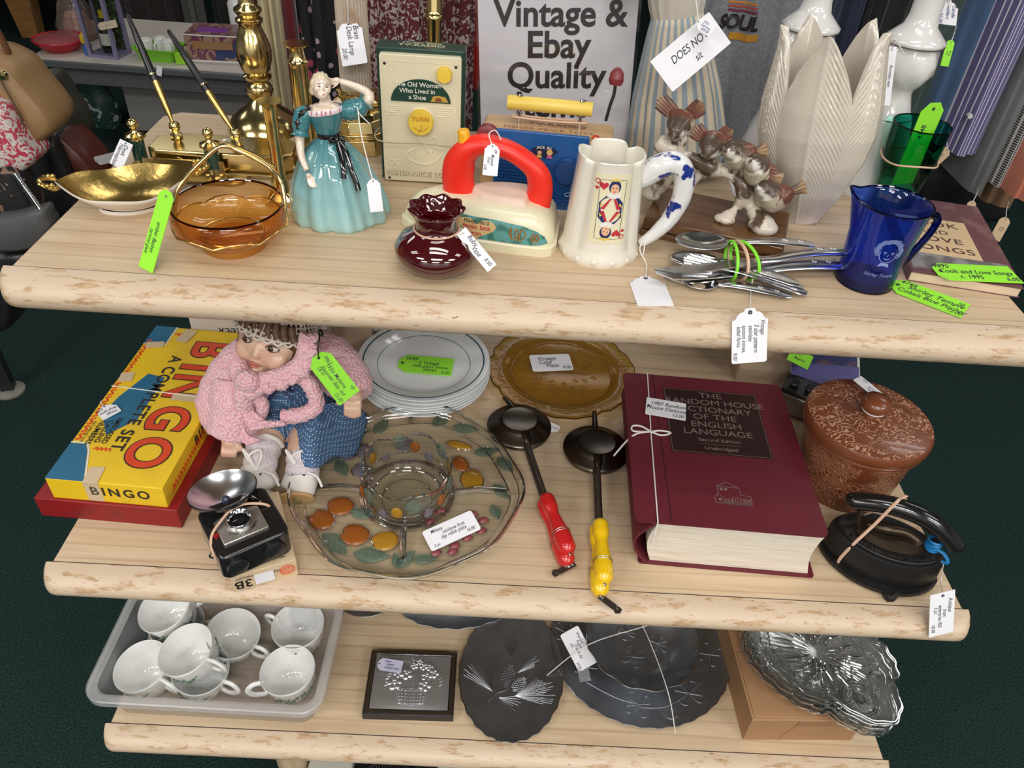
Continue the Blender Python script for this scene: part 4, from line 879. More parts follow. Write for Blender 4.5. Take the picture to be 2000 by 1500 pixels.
for k in range(2): cutlery('salad_fork', (1335, 512+4*k), (1520+16*k, 548-6*k), .018-.003*k, .012, ['narrow fork handle under the knife handles', 'fork handle between the knives and the front fan'][k])
RB = mat('green_band', srgb(130, 225, 50), .5)
bc = P(1432, 516, Z1+.014)
def bundleband(nm, lb_, px, mt, tilt, rz_):
    c_ = P(px, 516, Z1+.012); ax = (P(1640, 505, Z1)-P(1280, 530, Z1)).normalized(); s_ = V((-ax.y, ax.x, 0))
    return band(nm, lb_, [c_+s_*(.026+rz_)*cos(t)+ax*tilt*cos(t)+V((0, 0, .019*sin(t)+.005)) for t in [2*pi*k/18 for k in range(18)]], .0019, mt, flat=1.)
bundleband('rubber_band', 'green rubber band nearer the knife blades on flatware bundle', 1426, RB, .006, 0); bundleband('rubber_band', 'green rubber band nearer the handles on flatware bundle', 1452, RB, -.004, .0005)
bundleband('rubber_band', 'tan rubber band between the green bands on flatware bundle', 1440, RUBBER, .002, .001)
tag('white scalloped tag hanging over the shelf front below the flatware', quad((1500, 607), (1497, 713), (1430, 597), (0, -.040, Z1-.02), (0, -.94, .34)), [('Vintage', -.15, .36, .15), ('3 star pattern', .05, .18, .15), ('stainless', -.05, .02, .14), ('spoons knives,', .05, -.16, .14), ('salad forks', .0, -.31, .14), ('9.00', .36, -.40, .13)], 'scal', hole='l', string=[P(1466, 575, Z1+.001), P(1470, 545, Z1+.01)])
# ================================================================ feather vase
b = V((.343, .222, Z1)); fvs = thing('feather_vase', 'tall cream ceramic vase of overlapping feathers with pointed rim', 'vase', mat=T(*b) @ RY(radians(-6.5)) @ RZ(radians(-26)) @ SC(1, 1, 1.07))
def fvr(u): return ipol([(0, .023), (.04, .025), (.2, .042), (.4, .058), (.55, .0645), (.7, .064), (.85, .059), (1, .053)], u)
def fvp(a, u, off=0.):
    k5 = (a+pi/2)*5/(2*pi); ph = ((k5+.5) % 1)-.5                      # -0.5..0.5 within a feather
    top = .150+.068*max(0, 1-(abs(ph)/.5)**1.25)**.75
    z = top*u; r = fvr(min(1, z/.20))
    if off == 0.:
        r += .0030*(1-(2*abs(ph))**2)*min(1, z/.03)
        r += .0012*sin(900*(z-.13*abs(ph)*5*.35))*min(1, abs(ph)*12)*(1-(2*abs(ph))**6)*min(1, z/.02)
        r += .0016*math.exp(-(ph/.035)**2)
    flare = .003*max(0, u-.8)/.2*max(0, 1-abs(ph)*3)
    r = r-off+flare; return (r*cos(a), r*.74*sin(a), z)
m = M(); na = 240; R = [[fvp(2*pi*j/na, i/110) for j in range(na)] for i in range(111)]
R += [[fvp(2*pi*j/na, u, .0045) for j in range(na)] for u in (.99, .8, .6, .4, .2, .04)]
m.rings(R, True, True, True); build('ceramic_body', m, mat('cream_feather_glaze', (.62, .56, .47), .22, coat=.45), fvs, ang=80)
tag('narrow white tag hanging behind the feather vase edge', quad((1752, 90), (1738, 205), (1733, 92), PY(1742, 150, .29), NF), [('Porcelain vase', 0, .1, .4)], 'sq', hole='l', string=[PY(1748, 78, .285), b+V((.068, .02, .20))])
# ================================================================ white ornate pedestals
WP = mat('white_pedestal_glaze', (.72, .71, .69), .12, coat=.5)
ppr = [(.052, 0), (.054, .012), (.050, .03), (.040, .06), (.033, .085), (.030, .10), (.026, .108), (.022, .120), (.019, .132), (.022, .138), (.028, .145), (.0345, .157), (.0355, .170), (.033, .180), (.031, .186), (.0355, .190), (.036, .194), (.030, .200), (.020, .210), (.0175, .222), (.0175, .26), (.021, .27), (.022, .29)]
def swirl(a, r, z):
    k = .0
    if .13 < z < .186: k = .10*max(0, sin(4*a))*sin((z-.13)/.056*pi)+.03*sin(8*a+z*160)
    elif z < .105: k = .06*sin(4*a+z*45)*sin(z/.105*pi)+.025*sin(12*a-z*110)
    elif .186 <= z < .2: k = .02*abs(sin(4*a))
    return 1+k
def pedestal(label, bx, by, rx=0., ry=0.):
    t = thing('ornate_candlestick', label, 'candlestick', mat=T(bx, by, Z1) @ RY(ry)); m = M(); m.lathe(ppr, 96, rf=swirl)
    build('ceramic_body', m, WP, t, ang=70)
    m = M(); m.tube([(.0362*cos(a), .0362*sin(a), .1895) for a in [2*pi*k/40 for k in range(40)]], .0006, 5, closed=True); m.tube([(.0305*cos(a)*1.0, .0305*sin(a), .0995) for a in [2*pi*k/40 for k in range(40)]], .0006, 5, closed=True); build('dark_line', m, mat('dark_line', (.05, .04, .04)), t)
    return t
pb = P(1692, 372, Z1); pedestal('white ornate porcelain candlestick between feather vase and hanging shirts', pb.x, pb.y+.02)
pb2 = P(1520, 330, Z1); pedestal('white ornate porcelain candlestick mostly hidden behind the feather vase', pb2.x-.012, min(pb2.y, .39))
tag('white scalloped tag on the white candlestick by hanging shirts', quad((1872, 10), (1866, 58), (1832, -10), PY(1850, 25, .375), NF), [('Candle', -.05, .3, .2), ('holders', 0, .05, .2), ('25.00', .25, -.28, .22)], 'scal', hole='l', ink=INKB, string=[PY(1846, -14, .37), pb+V((.019, .005, .235))])
# ================================================================ green tumbler, blue pitcher
b = P(1735, 408, Z1); gg = thing('green_glass_tumbler', 'tall dark green glass tumbler with rubber band', 'glass tumbler', b)
GG = glass('green_glass', (.20, .74, .62), (.06, .40, .34), fres=1.4)
go = [(.026, 0), (.027, .004), (.0265, .03), (.0285, .045), (.0325, .062), (.034, .09), (.0345, .115)]
m = M(); m.lathe([(.001, .004)]+[(.024, .004)]+go+[(.0335, .1155), (.032, .09), (.0305, .062), (.026, .045), (.024, .012), (.001, .010)], 56); build('glass_body', m, GG, gg)
m = M(); m.tube([(.034*cos(a), .034*sin(a), .115) for a in [2*pi*k/48 for k in range(48)]], .0010, 6, closed=True); build('rim', m, glass('green_rim', (.02, .22, .18), (.01, .10, .08)), gg)
band('rubber_band', 'tan rubber band around the green glass tumbler', [b+V((.0350*cos(a), .0350*sin(a), .072+.002*sin(3*a))) for a in [2*pi*k/20 for k in range(20)]], .0012, RUBBER)
tag('green price tag standing inside the green tumbler', (basis(b+V((.006, .002, .088)), (.02, .02, 1), (-.9, -.35, .02)), .105, .036), [('4748', .15, .1, .25)], 'clip', GREEN, hole='r')
b = P(1686, 548, Z1); bp = thing('blue_glass_pitcher', 'cobalt blue glass pitcher etched with a portrait', 'pitcher', b)
CB = glass('cobalt_glass', (.36, .52, .97), (.14, .27, .80), fres=1.45, haze=.06, hazecol=(.02, .06, .5))
bo = [(.0300, 0), (.0315, .003), (.0315, .006), (.0320, .03), (.0345, .06), (.038, .09), (.0395, .097)]
SPA = radians(158)
def spout(a, r, z):
    d = abs(((a-SPA+pi) % (2*pi))-pi); s_ = max(0, (z-.055)/.042); return 1+.22*s_**2*math.exp(-(d/.30)**2)
def spz(a, r, z):
    d = abs(((a-SPA+pi) % (2*pi))-pi); return .006*max(0, (z-.08)/.017)*math.exp(-(d/.3)**2) if z > .08 else 0
m = M(); m.lathe([(.001, .005), (.027, .005)]+bo+[(.0388, .0982), (.0362, .095), (.032, .06), (.0295, .03), (.028, .010), (.001, .008)], 72, rf=spout, zf=spz); build('glass_body', m, CB, bp)
m = M(); m.tube([((.0392*spout(a, 0, .097))*cos(a), (.0392*spout(a, 0, .097))*sin(a), .0975+spz(a, 0, .097)) for a in [2*pi*k/60 for k in range(60)]], .0011, 6, closed=True); build('rim', m, glass('cobalt_edge', (.01, .03, .40), (.005, .01, .16)), bp)
m = M(); m.lathe([(.0305, .0), (.0318, .002), (.0305, .006)], 48); build('foot', m, glass('cobalt_edge', (.01, .03, .40), (.005, .01, .16)), bp)
HA = radians(12)
m = M(); m.T = RZ(HA); m.tube(smooth([(.0375, 0, .078), (.054, 0, .080), (.062, 0, .073), (.060, 0, .058), (.050, 0, .036), (.043, 0, .023), (.032, 0, .021)], 3), (.0046, .0034), 10, up=(0, 1, 0)); build('handle', m, glass('cobalt_handle', (.03, .08, .55), (.01, .02, .25)), bp, ang=60)
FACE = -pi/2-.10
def bpt(x, z, off=.0006): r = ipol([(q_[1], q_[0]) for q_ in bo], z); a = FACE+x/r; return ((r+off)*cos(a), (r+off)*sin(a), z)
m = M(); m.fn = lambda p: bpt(p.x, p.y)
random.seed(3)
for k in range(26):
    a = pi*1.25*k/25-pi*.13; rr = .0105+.0022*random.random(); x, z = rr*1.05*cos(a), .054+rr*1.1*sin(a)+.002
    m.tube([(x+.0022*cos(t), z+.0022*sin(t), 0) for t in [2*pi*q_/9 for q_ in range(9)]], .00028, 4, closed=True); m.tube([(x+.001*cos(t), z+.001*sin(t), 0) for t in [2*pi*q_/7 for q_ in range(7)]], .00025, 4, closed=True)
m.tube([(p.x, p.y, 0) for p in smooth([(-.0082, .056), (-.0075, .048), (-.003, .0435), (.003, .0435), (.0078, .048), (.0085, .056)], 4)], .0004, 4)
for x in (-.0035, .004): m.tube([(p.x, p.y, 0) for p in smooth([(x-.0018, .0545), (x, .0555), (x+.0018, .0545)], 3)], .0004, 4); m.ball((x, .0535, 0), (.0009, .0007, .0003), 8, 4)
m.tube([(p.x, p.y, 0) for p in smooth([(-.003, .0480), (0, .0468), (.0032, .0480)], 3)], .0005, 4); m.tube([(.0005, .053, 0), (-.0004, .0505, 0), (.0008, .0502, 0)], .0003, 4)
m.face([(-.004, .042), (-.006, .037), (0, .0385), (.006, .037), (.004, .042)]); m.face([(x, y+.0525) for x, y in ell(.0068, .0080, 20)], .0) if False else None
m.text('Shirley Temple', 0, .026, .0052, 0, shear=.3)
build('etched_portrait', m, mat('white_etching', (.22, .30, .58), .5), bp)
tag('green price tag lying on the deck under the pitcher handle', quad((1752, 541), (1893, 594), (1735, 566), P(1800, 570, Z1+.0015), (0, 0, 1)), [('4749', -.32, .32, .24), ('Shirley Temple', .08, .12, .28), ('Cobalt Blue Pitcher', .06, -.20, .26), ('10', .40, .26, .2), ('12.00', .38, -.36, .2)], 'clip', GREEN, hole='l')
tag('plain grey card lying under the feather vase by the walnut base', quad((1425, 350), (1458, 340), (1432, 385), P(1440, 388, Z1+.03), NF), [], 'sq')
# ================================================================ cook book
p0, p1, p3 = P(1772, 548, Z1), P(1990, 582, Z1), P(1890, 422, Z1); ex = p1-p0
bk = thing('cook_book', 'maroon paperback cook book with cream title panel', 'book', mat=basis((p0.x, p0.y, Z1), ex, V((-ex.y, ex.x, 0)))); bw_ = ex.length; bh_ = .21
m = M(); m.box(.001, bw_-.002, .001, bh_-.001, .0008, .011); build('pages', m, mat('book_pages', (.66, .52, .36), .8, bump=(200, .2)), bk)
m = M(); m.box(0, bw_, 0, bh_, 0, .0008); m.box(-.0006, .0006, 0, bh_, 0, .012); m.box(0, bw_, 0, bh_, .0112, .012); build('cover', m, mat('maroon_cover', (.13, .05, .055), .45, vary=(50, (.20, .10, .10), .5, .7)), bk)
m = M(); m.box(.004, bw_-.004, .012, .052, .0121, .0124); build('mottled_strip', m, mat('mottled_print', (.13, .12, .12), .5, vary=(60, (.28, .25, .24), .45, .6)), bk)
m = M(); m.box(.006, .090, .052, .150, .0121, .0125); pan = build('title_panel', m, mat('title_panel', (.62, .44, .25), .6), bk)
m = M()
for s_, x, y in (('COOK', .045, .134), ('AND', .045, .112), ('LOVE', .048, .092), ('SONGS', .047, .068)): m.text(s_, x, y, .019 if s_ != 'AND' else .014, .0128, bold=.005, sx=1.15, spacing=1.1)
build('lettering', m, mat('dark_brown_print', (.08, .04, .03)), pan)
tag('green price tag lying on the maroon cook book', quad((1820, 514), (1975, 521), (1832, 546), P(1900, 530, Z1+.014), (0, 0, 1)), [('9895', -.38, .32, .26), ('Cook and Love Songs', 0, .02, .27), ('c. 1995', -.1, -.28, .26), ('6.00', .4, -.32, .24)], 'clip', GREEN, hole='l')
# ================================================================ striped doll
db = P(1322, 330, Z1); db.y = min(db.y, .355); dd = thing('striped_dress_doll', 'old doll in blue and cream striped gathered dress', 'doll', mat=T(*db) @ RY(radians(-11)))
def stripes(name, c1, c2, n, w=.5, thin=None):
    m, N, L, bb = nodes(name); uv = N.new('ShaderNodeUVMap'); uv.uv_map = 'UV'; sp = N.new('ShaderNodeSeparateXYZ'); L.new(uv.outputs[0], sp.inputs[0])
    mu = N.new('ShaderNodeMath'); mu.operation = 'MULTIPLY'; mu.inputs[1].default_value = n; L.new(sp.outputs[0], mu.inputs[0])
    fr_ = N.new('ShaderNodeMath'); fr_.operation = 'FRACT'; L.new(mu.outputs[0], fr_.inputs[0]); gt = N.new('ShaderNodeMath'); gt.operation = 'GREATER_THAN'; gt.inputs[1].default_value = w; L.new(fr_.outputs[0], gt.inputs[0])
    mx = N.new('ShaderNodeMix'); mx.data_type = 'RGBA'; mx.inputs['A'].default_value = (*c1, 1); mx.inputs['B'].default_value = (*c2, 1); L.new(gt.outputs[0], mx.inputs['Factor']); L.new(mx.outputs['Result'], bb.inputs['Base Color']); bb.inputs['Roughness'].default_value = .85
    return m
TICK = stripes('ticking_stripe', (.58, .50, .38), (.26, .32, .36), 26)
def pleat(a, u): return 1+.05*u*sin(13*a)+.02*sin(29*a+u*3)
m = M(); m.rings([[(ipol([(0, .030), (.1, .036), (.5, .055), (1, .070)], u)*pleat(a, u)*cos(a), ipol([(0, .026), (.1, .030), (.5, .046), (1, .058)], u)*pleat(a, u)*sin(a), .205-.19*u) for a in [2*pi*j/140 for j in range(140)]] for u in [i/24 for i in range(25)]], True, False, False); sk = build('skirt', m, TICK, dd, ang=80, solid=.001)
m = M()
for k in range(44):
    a = 2*pi*k/44; m.tube([(.069*cos(a+t*.07)*1.0, .057*sin(a+t*.07), .014-.008*abs(cos(t*pi/2))) for t in (-1, -.5, 0, .5, 1)], .0008, 5)
build('lace_hem', m, mat('lace_white', (.62, .60, .56), .8), sk)
m = M(); m.lathe([(.031, .198), (.032, .206), (.034, .216), (.036, .24), (.040, .27), (.040, .30), (.025, .33)], 48, sy=.8, rf=lambda a, r, z: 1+.03*cos(16*a)); build('bodice', m, mat('linen_bodice', (.50, .46, .40), .85), dd)
for s_ in (-1, 1): m = M(); m.tube(smooth([(s_*.042, 0, .30), (s_*.06, -.005, .27), (s_*.063, -.012, .235)], 4), .013, 14); build('sleeve', m, TICK, dd)
m = M(); m.lathe([(.017, .33), (.018, .345), (.030, .36), (.036, .385), (.034, .41), (.02, .43), (.001, .435)], 28); m.tube([(-.02, 0, 0.02), (-.02, 0, .05)], .012, 10); m.tube([(.02, 0, 0.02), (.02, 0, .05)], .012, 10); build('bisque_body', m, mat('bisque', (.70, .48, .38), .4), dd)
m = M(); m.lathe([(.03, 0), (.03, .004), (.004, .006), (.0035, .2)], 24); build('stand', m, mat('black_metal', (.02, .02, .02), .35, .8), dd)
cq = quad((1271, 119), (1386, 22), (1312, 181), PY(1340, 110, .265), (.05, -.85, .5))
tag('large white card reading DOES NOT sit pinned to the striped dress', cq, [('DOES NOT', .02, .12, .24), ('sit', .05, -.22, .22)], 'sq', cat='sign card')
tag('small white scalloped tag over the DOES NOT sit card', quad((1365, 28), (1395, 48), (1358, 55), PY(1380, 45, .258), (.05, -.85, .5)), [('1910', -.05, .26, .24), ('German', .05, 0, .24), ('$20.00', .1, -.28, .24)], 'scal', hole='l', ink=INKB, string=[PY(1362, 22, .27), PY(1358, -8, .28)])
# ================================================================ SECOND SHELF
# ---- bingo box
bx0 = thing('bingo_game_box', 'yellow and red vintage bingo game box with taped corners', 'game box', (-.648, .010, Z2), radians(-2.5))
RED = mat('red_card', (.25, .008, .010), .5, vary=(30, (.17, .014, .014), .5, .75)); YC = mat('yellow_card', (.80, .53, .015), .45, vary=(14, (.66, .42, .02), .55, .8)); BLC = mat('blue_card', (.015, .13, .24), .45)
ORC = mat('orange_red_ink', (.66, .055, .01), .45); BKI = mat('black_print'); TAPE = mat('old_tape', (.62, .48, .30), .4)
m = M(); m.box(0, .196, 0, .375, 0, .036); build('box_base', m, RED, bx0, bevel=.0015)
LX, LY, LW, LD, LZ = .026, .004, .157, .352, .074
m = M(); m.box(LX, LX+LW, LY, LY+LD, .036, LZ); lid = build('lid', m, YC, bx0, bevel=.0012)
LT = T(LX, LY, LZ+.0004)
def lidp(px, py): p = bx0.matrix_world.inverted() @ P(px, py, Z2+LZ); return (p.x-LX, p.y-LY)
def rot_text(m, s_, px, py, size, ang, **k): x, y = lidp(px, py); m.text(s_, x, y, size, ang and 0, rot=ang, **k)
for q_ in ([(0, 0), (.052, 0), (.030, .055), (.022, .068), (0, .068)], [(0, LD-.048), (.034, LD-.048), (.034, LD), (0, LD)]): m = M(); m.T = LT; m.face(q_); build('blue_panel', m, BLC, lid)
dm = [lidp(*q_) for q_ in ((207, 850), (268, 820), (322, 738), (290, 730), (232, 775), (200, 808))]; m = M(); m.T = LT; m.face([(max(0.001, x), y) for x, y in dm])
build('blue_panel', m, BLC, lid)
for q_ in ([(.054, 0), (.031, .057), (.023, .070), (0, .070)], [(0, LD-.050), (.036, LD-.050), (.036, LD)]): m = M(); m.T = T(0, 0, .0002) @ LT; m.line2(q_, .0022); build('white_line', m, mat('white_print'), lid)
BR_ = -pi/2
def letters(m, off, bold):
    for s_, px, py, sz in (('B', 405, 700, .062), ('I', 378, 757, .062), ('N', 362, 800, .062), ('G', 322, 840, .060), ('O', 290, 908, .060)):
        x, y = lidp(px, py); m.text(s_, x, y, sz*1.25, off, rot=BR_, bold=bold, sx=1.)
yb = [(.300, 'B'), (.252, 'I'), (.205, 'N'), (.132, 'G'), (.062, 'O')]
m = M(); m.T = LT
for y, s_ in yb: m.text(s_, .113-.004, y, .083 if s_ in 'BIN' else .080, .0002, rot=BR_, bold=.045, sx=.95)
build('outline_lettering', m, BKI, lid)
m = M(); m.T = LT
for y, s_ in yb: m.text(s_, .113-.004, y, .083 if s_ in 'BIN' else .080, .0005, rot=BR_, bold=.022, sx=.95)
build('large_lettering', m, ORC, lid)
m = M(); m.T = LT
m.text('A COMPLETE SET', .066, .168, .0255, .0004, rot=BR_, bold=.02, spacing=1.12)
for k, s_ in enumerate(('EMBOSSED', 'CALLING', 'NUMBERS')): m.text(s_, .044-.0105*k, .098-.003*k, .0112, .0004, rot=BR_, bold=.015)
m.text('PAT APPLIED FOR', .0125, .092, .0055, .0004, rot=BR_)
build('lettering', m, BKI, lid); m = M(); m.T = basis((LX+LW/2, LY-.0004, .055), (1, 0, 0), (0, 0, 1)); m.text('BINGO', .018, .002, .021, .0002, bold=.025, spacing=1.35)
build('lettering', m, BKI, lid); m = M(); m.T = basis((LX+LW+.0004, LY+LD/2, .055), (0, 1, 0), (0, 0, 1)); m.text('BINGO', -.03, .002, .021, .0002, bold=.025, spacing=1.35)
build('lettering', m, BKI, lid)
m = M(); m.T = LT
for k in range(15): a = .075+.225*k/14; m.tube([(p.x, p.y, 0) for p in smooth([(.003, a), (.009, a+.004), (.004, a+.010), (.010, a+.013)], 3)], .0016, 5, flat=.3)
build('chain_border', m, ORC, lid); m = M(); m.T = LT
for k in range(4): m.tube([(.036+.006*k, .060, 0), (.040+.006*k, .064, 0), (.042+.006*k, .058, 0)], .0014, 5, flat=.3)
build('chain_border', m, ORC, lid); m = M(); m.T = LT
for k in range(4): m.tube([(.040+.006*k, LD-.020, 0), (.044+.006*k, LD-.016, 0), (.046+.006*k, LD-.022, 0)], .0016, 5, flat=.3)
build('chain_border', m, ORC, lid); m = M(); m.T = basis((LX+LW+.0003, LY, .050), (0, 1, 0), (0, 0, 1))
for k in range(22): m.tube([(.02+.008*k, -.006, 0), (.026+.008*k, .006, 0), (.030+.008*k, -.004, 0)], .0014, 5, flat=.3)
build('chain_border', m, ORC, lid)
for x, y, w, d, r_ in ((.060, .012, .020, .030, .1), (.125, .180, .055, .016, .0), (.020, .300, .028, .016, .2), (.060, LD-.022, .020, .034, -.2), (.012, .215, .020, .022, .2)):
    m = M(); m.T = T(0, 0, .0006) @ LT; m.prism([(x+u*cos(r_)-v*sin(r_), y+u*sin(r_)+v*cos(r_)) for u, v in rrect(w, d, .002)], 0, .0003); build('tape_patch', m, TAPE, lid)
for q_ in ((LX+.050, LX+.071, LY-.0006, LY, .038, LZ), (LX+LW, LX+LW+.0006, LY+.172, LY+.188, .038, LZ)): m = M(); m.box(*q_); build('tape_patch', m, TAPE, lid)
bi = bx0.matrix_world
sr = [bi @ V(p) for p in ((LX, .196, LZ+.0012), (LX+LW, .186, LZ+.0012), (LX+LW+.001, .186, .036), (.197, .188, .036), (.197, .188, .002))]
m = M(); m.tube(sr, .0008, 6); lab(build('tie_string', m, STRING), 'white string tied across the bingo game box', 'string')
tag('white scalloped tag on the string across the bingo box', quad((236, 803), (200, 822), (222, 783), P(210, 800, Z2+LZ+.003), (0, -.1, 1)), [('Vintage', -.1, .28, .2), ('Bingo game', .0, .02, .2), ('5.00', .3, -.28, .2)], 'scal', hole='b', string=[P(196, 787, Z2+LZ+.003), P(200, 782, Z2+LZ+.002)])
# ---- white box behind
wb0, wb1 = PY(364, 627, .355), PY(640, 640, .375); wz = .098
wbx = thing('white_carton', 'white carton with black lettering behind the baby doll', 'box', (wb0.x, .365, Z2), radians(1.5)); ww = (wb1.x-wb0.x)
m = M(); m.box(0, ww, 0, .07, 0, wz); build('carton', m, mat('white_card', (.66, .62, .58), .6), wbx, bevel=.001)
m = M(); m.T = T(0, 0, wz+.0004); m.text('fleben', .046, .017, .034, 0, rot=pi, bold=.02); m.T = basis((0, -.0005, 0), (1, 0, 0), (0, 0, 1)); m.text('Besteck', .08, .070, .022, 0, rot=pi, shear=.3); build('lettering', m, BKI, wbx)
# ---- baby doll
dl_ = thing('baby_doll', 'seated composition baby doll in crochet hat and pink knit shawl', 'doll', (-.335, .22, Z2)); DI = dl_.matrix_world.inverted()
def knit(name, c1, c2, sc, dist=.004):
    m, N, L, bb = nodes(name); tc = N.new('ShaderNodeTexCoord'); v = N.new('ShaderNodeTexVoronoi'); v.inputs['Scale'].default_value = sc; L.new(tc.outputs['Object'], v.inputs['Vector'])
    r = N.new('ShaderNodeValToRGB'); e = r.color_ramp.elements; e[0].position = .15; e[0].color = (*c1, 1); e[1].position = .75; e[1].color = (*c2, 1); L.new(v.outputs['Distance'], r.inputs['Fac']); L.new(r.outputs['Color'], bb.inputs['Base Color'])
    bb.inputs['Roughness'].default_value = .95; bb.inputs['Sheen Weight'].default_value = .3; q = N.new('ShaderNodeBump'); q.invert = True; q.inputs['Strength'].default_value = 1; q.inputs['Distance'].default_value = dist; L.new(v.outputs['Distance'], q.inputs['Height']); L.new(q.outputs['Normal'], bb.inputs['Normal']); return m
def dots(name, c1, c2, sc, thr):
    m, N, L, bb = nodes(name); tc = N.new('ShaderNodeTexCoord'); v = N.new('ShaderNodeTexVoronoi'); v.inputs['Scale'].default_value = sc; v.inputs['Randomness'].default_value = .0; L.new(tc.outputs['Object'], v.inputs['Vector'])
    g = N.new('ShaderNodeMath'); g.operation = 'LESS_THAN'; g.inputs[1].default_value = thr; L.new(v.outputs['Distance'], g.inputs[0]); mx = N.new('ShaderNodeMix'); mx.data_type = 'RGBA'; mx.inputs['A'].default_value = (*c1, 1); mx.inputs['B'].default_value = (*c2, 1); L.new(g.outputs[0], mx.inputs['Factor'])
    L.new(mx.outputs['Result'], bb.inputs['Base Color']); bb.inputs['Roughness'].default_value = .9; return m
PINK = knit('pink_knit', (.90, .60, .64), (.80, .42, .48), 230, .003); DOT = dots('blue_dotted_cotton', (.055, .125, .25), (.50, .60, .72), 270, .30)
DSK = mat('composition_skin', (.66, .43, .31), .35, coat=.2, vary=(30, (.68, .38, .28), .5, .75)); SOCK = knit('white_knit', (.76, .70, .72), (.60, .52, .55), 420, .001)
HC = PY(539, 658, .200); HR = Euler((radians(-20), radians(10), radians(-16))).to_matrix()
def hp(x, y, z): return DI @ (HC+HR @ V((x, y, z)))
def W_(px, py, y): return DI @ PY(px, py, y)
def D_(px, py, z): return DI @ P(px, py, Z2+z)
m = M()                                              # continuous body: head, trunk, arms, legs
def hf(p): return p
m.T = T(*(DI @ HC)) @ HR.to_4x4()
R = []
for i in range(19):
    t = -pi/2+.04+(pi-.08)*i/18; ring = []
    for j in range(40):
        a = 2*pi*j/40; x, y, z = .050*cos(t)*cos(a), .052*cos(t)*sin(a), .056*sin(t)
        if z < 0: x *= 1-.12*(z/.056)**2; 
        if y < 0: y *= 1-.10*(1 if abs(z-.012) < .01 else 0)
        ring.append((x, y, z))
    R.append(ring)
m.rings(R)
for s_ in (-1, 1): m.ball((s_*.023, -.033, -.018), (.017, .0145, .017)); m.ball((s_*.050, .006, -.004), (.006, .010, .013))
m.ball((0, -.0515, -.012), (.0062, .0062, .0065)); m.tube([(0, -.047, .006), (0, -.051, -.010)], [.004, .005], 10); m.ball((0, -.040, -.041), (.013, .010, .010)); m.ball((0, -.0455, -.0275), (.0085, .0045, .0040)); m.ball((0, -.040, .026), (.034, .014, .018))
m.T = Matrix.Identity(4)
m.tube([hp(0, .01, -.045), W_(548, 722, .225), W_(560, 770, .235), W_(585, 800, .25)], [.026, .040, .052, .050], 20)
for pts, rad in (([W_(480, 705, .205), W_(438, 780, .165), W_(452, 858, .125)], [.026, .022, .014]), ([W_(612, 690, .225), W_(678, 728, .20), W_(690, 768, .170)], [.026, .022, .014])): m.tube(smooth(pts, 5), lambda t, r=rad: ipol([(0, r[0]), (.5, r[1]), (1, r[2])], t), 14)
hnd = W_(690, 772, .166)
m.ball(hnd, (.015, .012, .010))
for k in range(4): f0 = hnd+V((-.010+.0066*k, -.006, -.004)); m.tube([f0, f0+V((.001, -.010, -.008)), f0+V((.001, -.013-.001*(k in (1, 2)), -.017-.003*(k in (1, 2)))), f0+V((0, -.010, -.022-.003*(k in (1, 2))))], [.0040, .0038, .0034, .0028], 8)
m.tube([hnd+V((-.012, -.002, 0)), hnd+V((-.020, -.008, -.003)), hnd+V((-.022, -.013, -.010))], [.0042, .004, .003], 8)
hl_ = W_(450, 862, .122); m.ball(hl_, (.013, .012, .009))
for k in range(4): f0 = hl_+V((-.009+.006*k, -.006, -.004)); m.tube([f0, f0+V((0, -.008, -.007)), f0+V((0, -.008, -.015))], [.0038, .0034, .0028], 8)
m.tube([hl_+V((.011, -.002, 0)), hl_+V((.017, -.008, -.004)), hl_+V((.018, -.010, -.010))], [.004, .0036, .003], 8)
m.tube(smooth([D_(560, 800, .05), D_(528, 850, .045), D_(512, 890, .035), D_(506, 935, .022)], 5), lambda t: ipol([(0, .032), (.35, .027), (.6, .024), (1, .018)], t), 16)
m.tube(smooth([D_(610, 800, .05), D_(600, 860, .045), D_(590, 905, .035), D_(590, 940, .022)], 5), lambda t: ipol([(0, .032), (.35, .027), (.6, .024), (1, .018)], t), 16)
build('body', m, DSK, dl_, mods=(('REMESH', dict(mode='VOXEL', voxel_size=.0022, use_smooth_shade=True)), ('SMOOTH', dict(iterations=4, factor=.5))))
for s_ in (-1, 1):
    ec = (s_*.0195, -.0462, .0035); m = M(); m.T = T(*(DI @ HC)) @ HR.to_4x4(); m.ball(ec, (.0085, .0050, .0048), 16, 10); e_ = build('eye', m, mat('eye_white', (.60, .50, .42), .15), dl_)
    m = M(); m.T = T(*(DI @ HC)) @ HR.to_4x4(); m.ball((s_*.0195-.001, -.0500, .0032), (.0042, .0020, .0038), 14, 8); build('iris', m, mat('brown_iris', (.045, .022, .010), .1), e_)
    m = M(); m.T = T(*(DI @ HC)) @ HR.to_4x4(); m.tube(smooth([(s_*.0285, -.0440, .0030), (s_*.0195, -.0505, .0088), (s_*.0105, -.0505, .0030)], 5), .0010, 6); m.tube(smooth([(s_*.0280, -.0440, .0010), (s_*.0195, -.0495, -.0016), (s_*.0115, -.0500, .0015)], 5), .0006, 6); build('eyelashes', m, mat('dark_lash', (.05, .025, .015), .5), e_)
    m = M(); m.T = T(*(DI @ HC)) @ HR.to_4x4(); m.tube(smooth([(s_*.030, -.0425, .015), (s_*.021, -.0500, .0195), (s_*.011, -.0515, .017)], 5), .0007, 6); build('eyebrow', m, mat('brow_brown', (.30, .16, .08), .6), dl_)
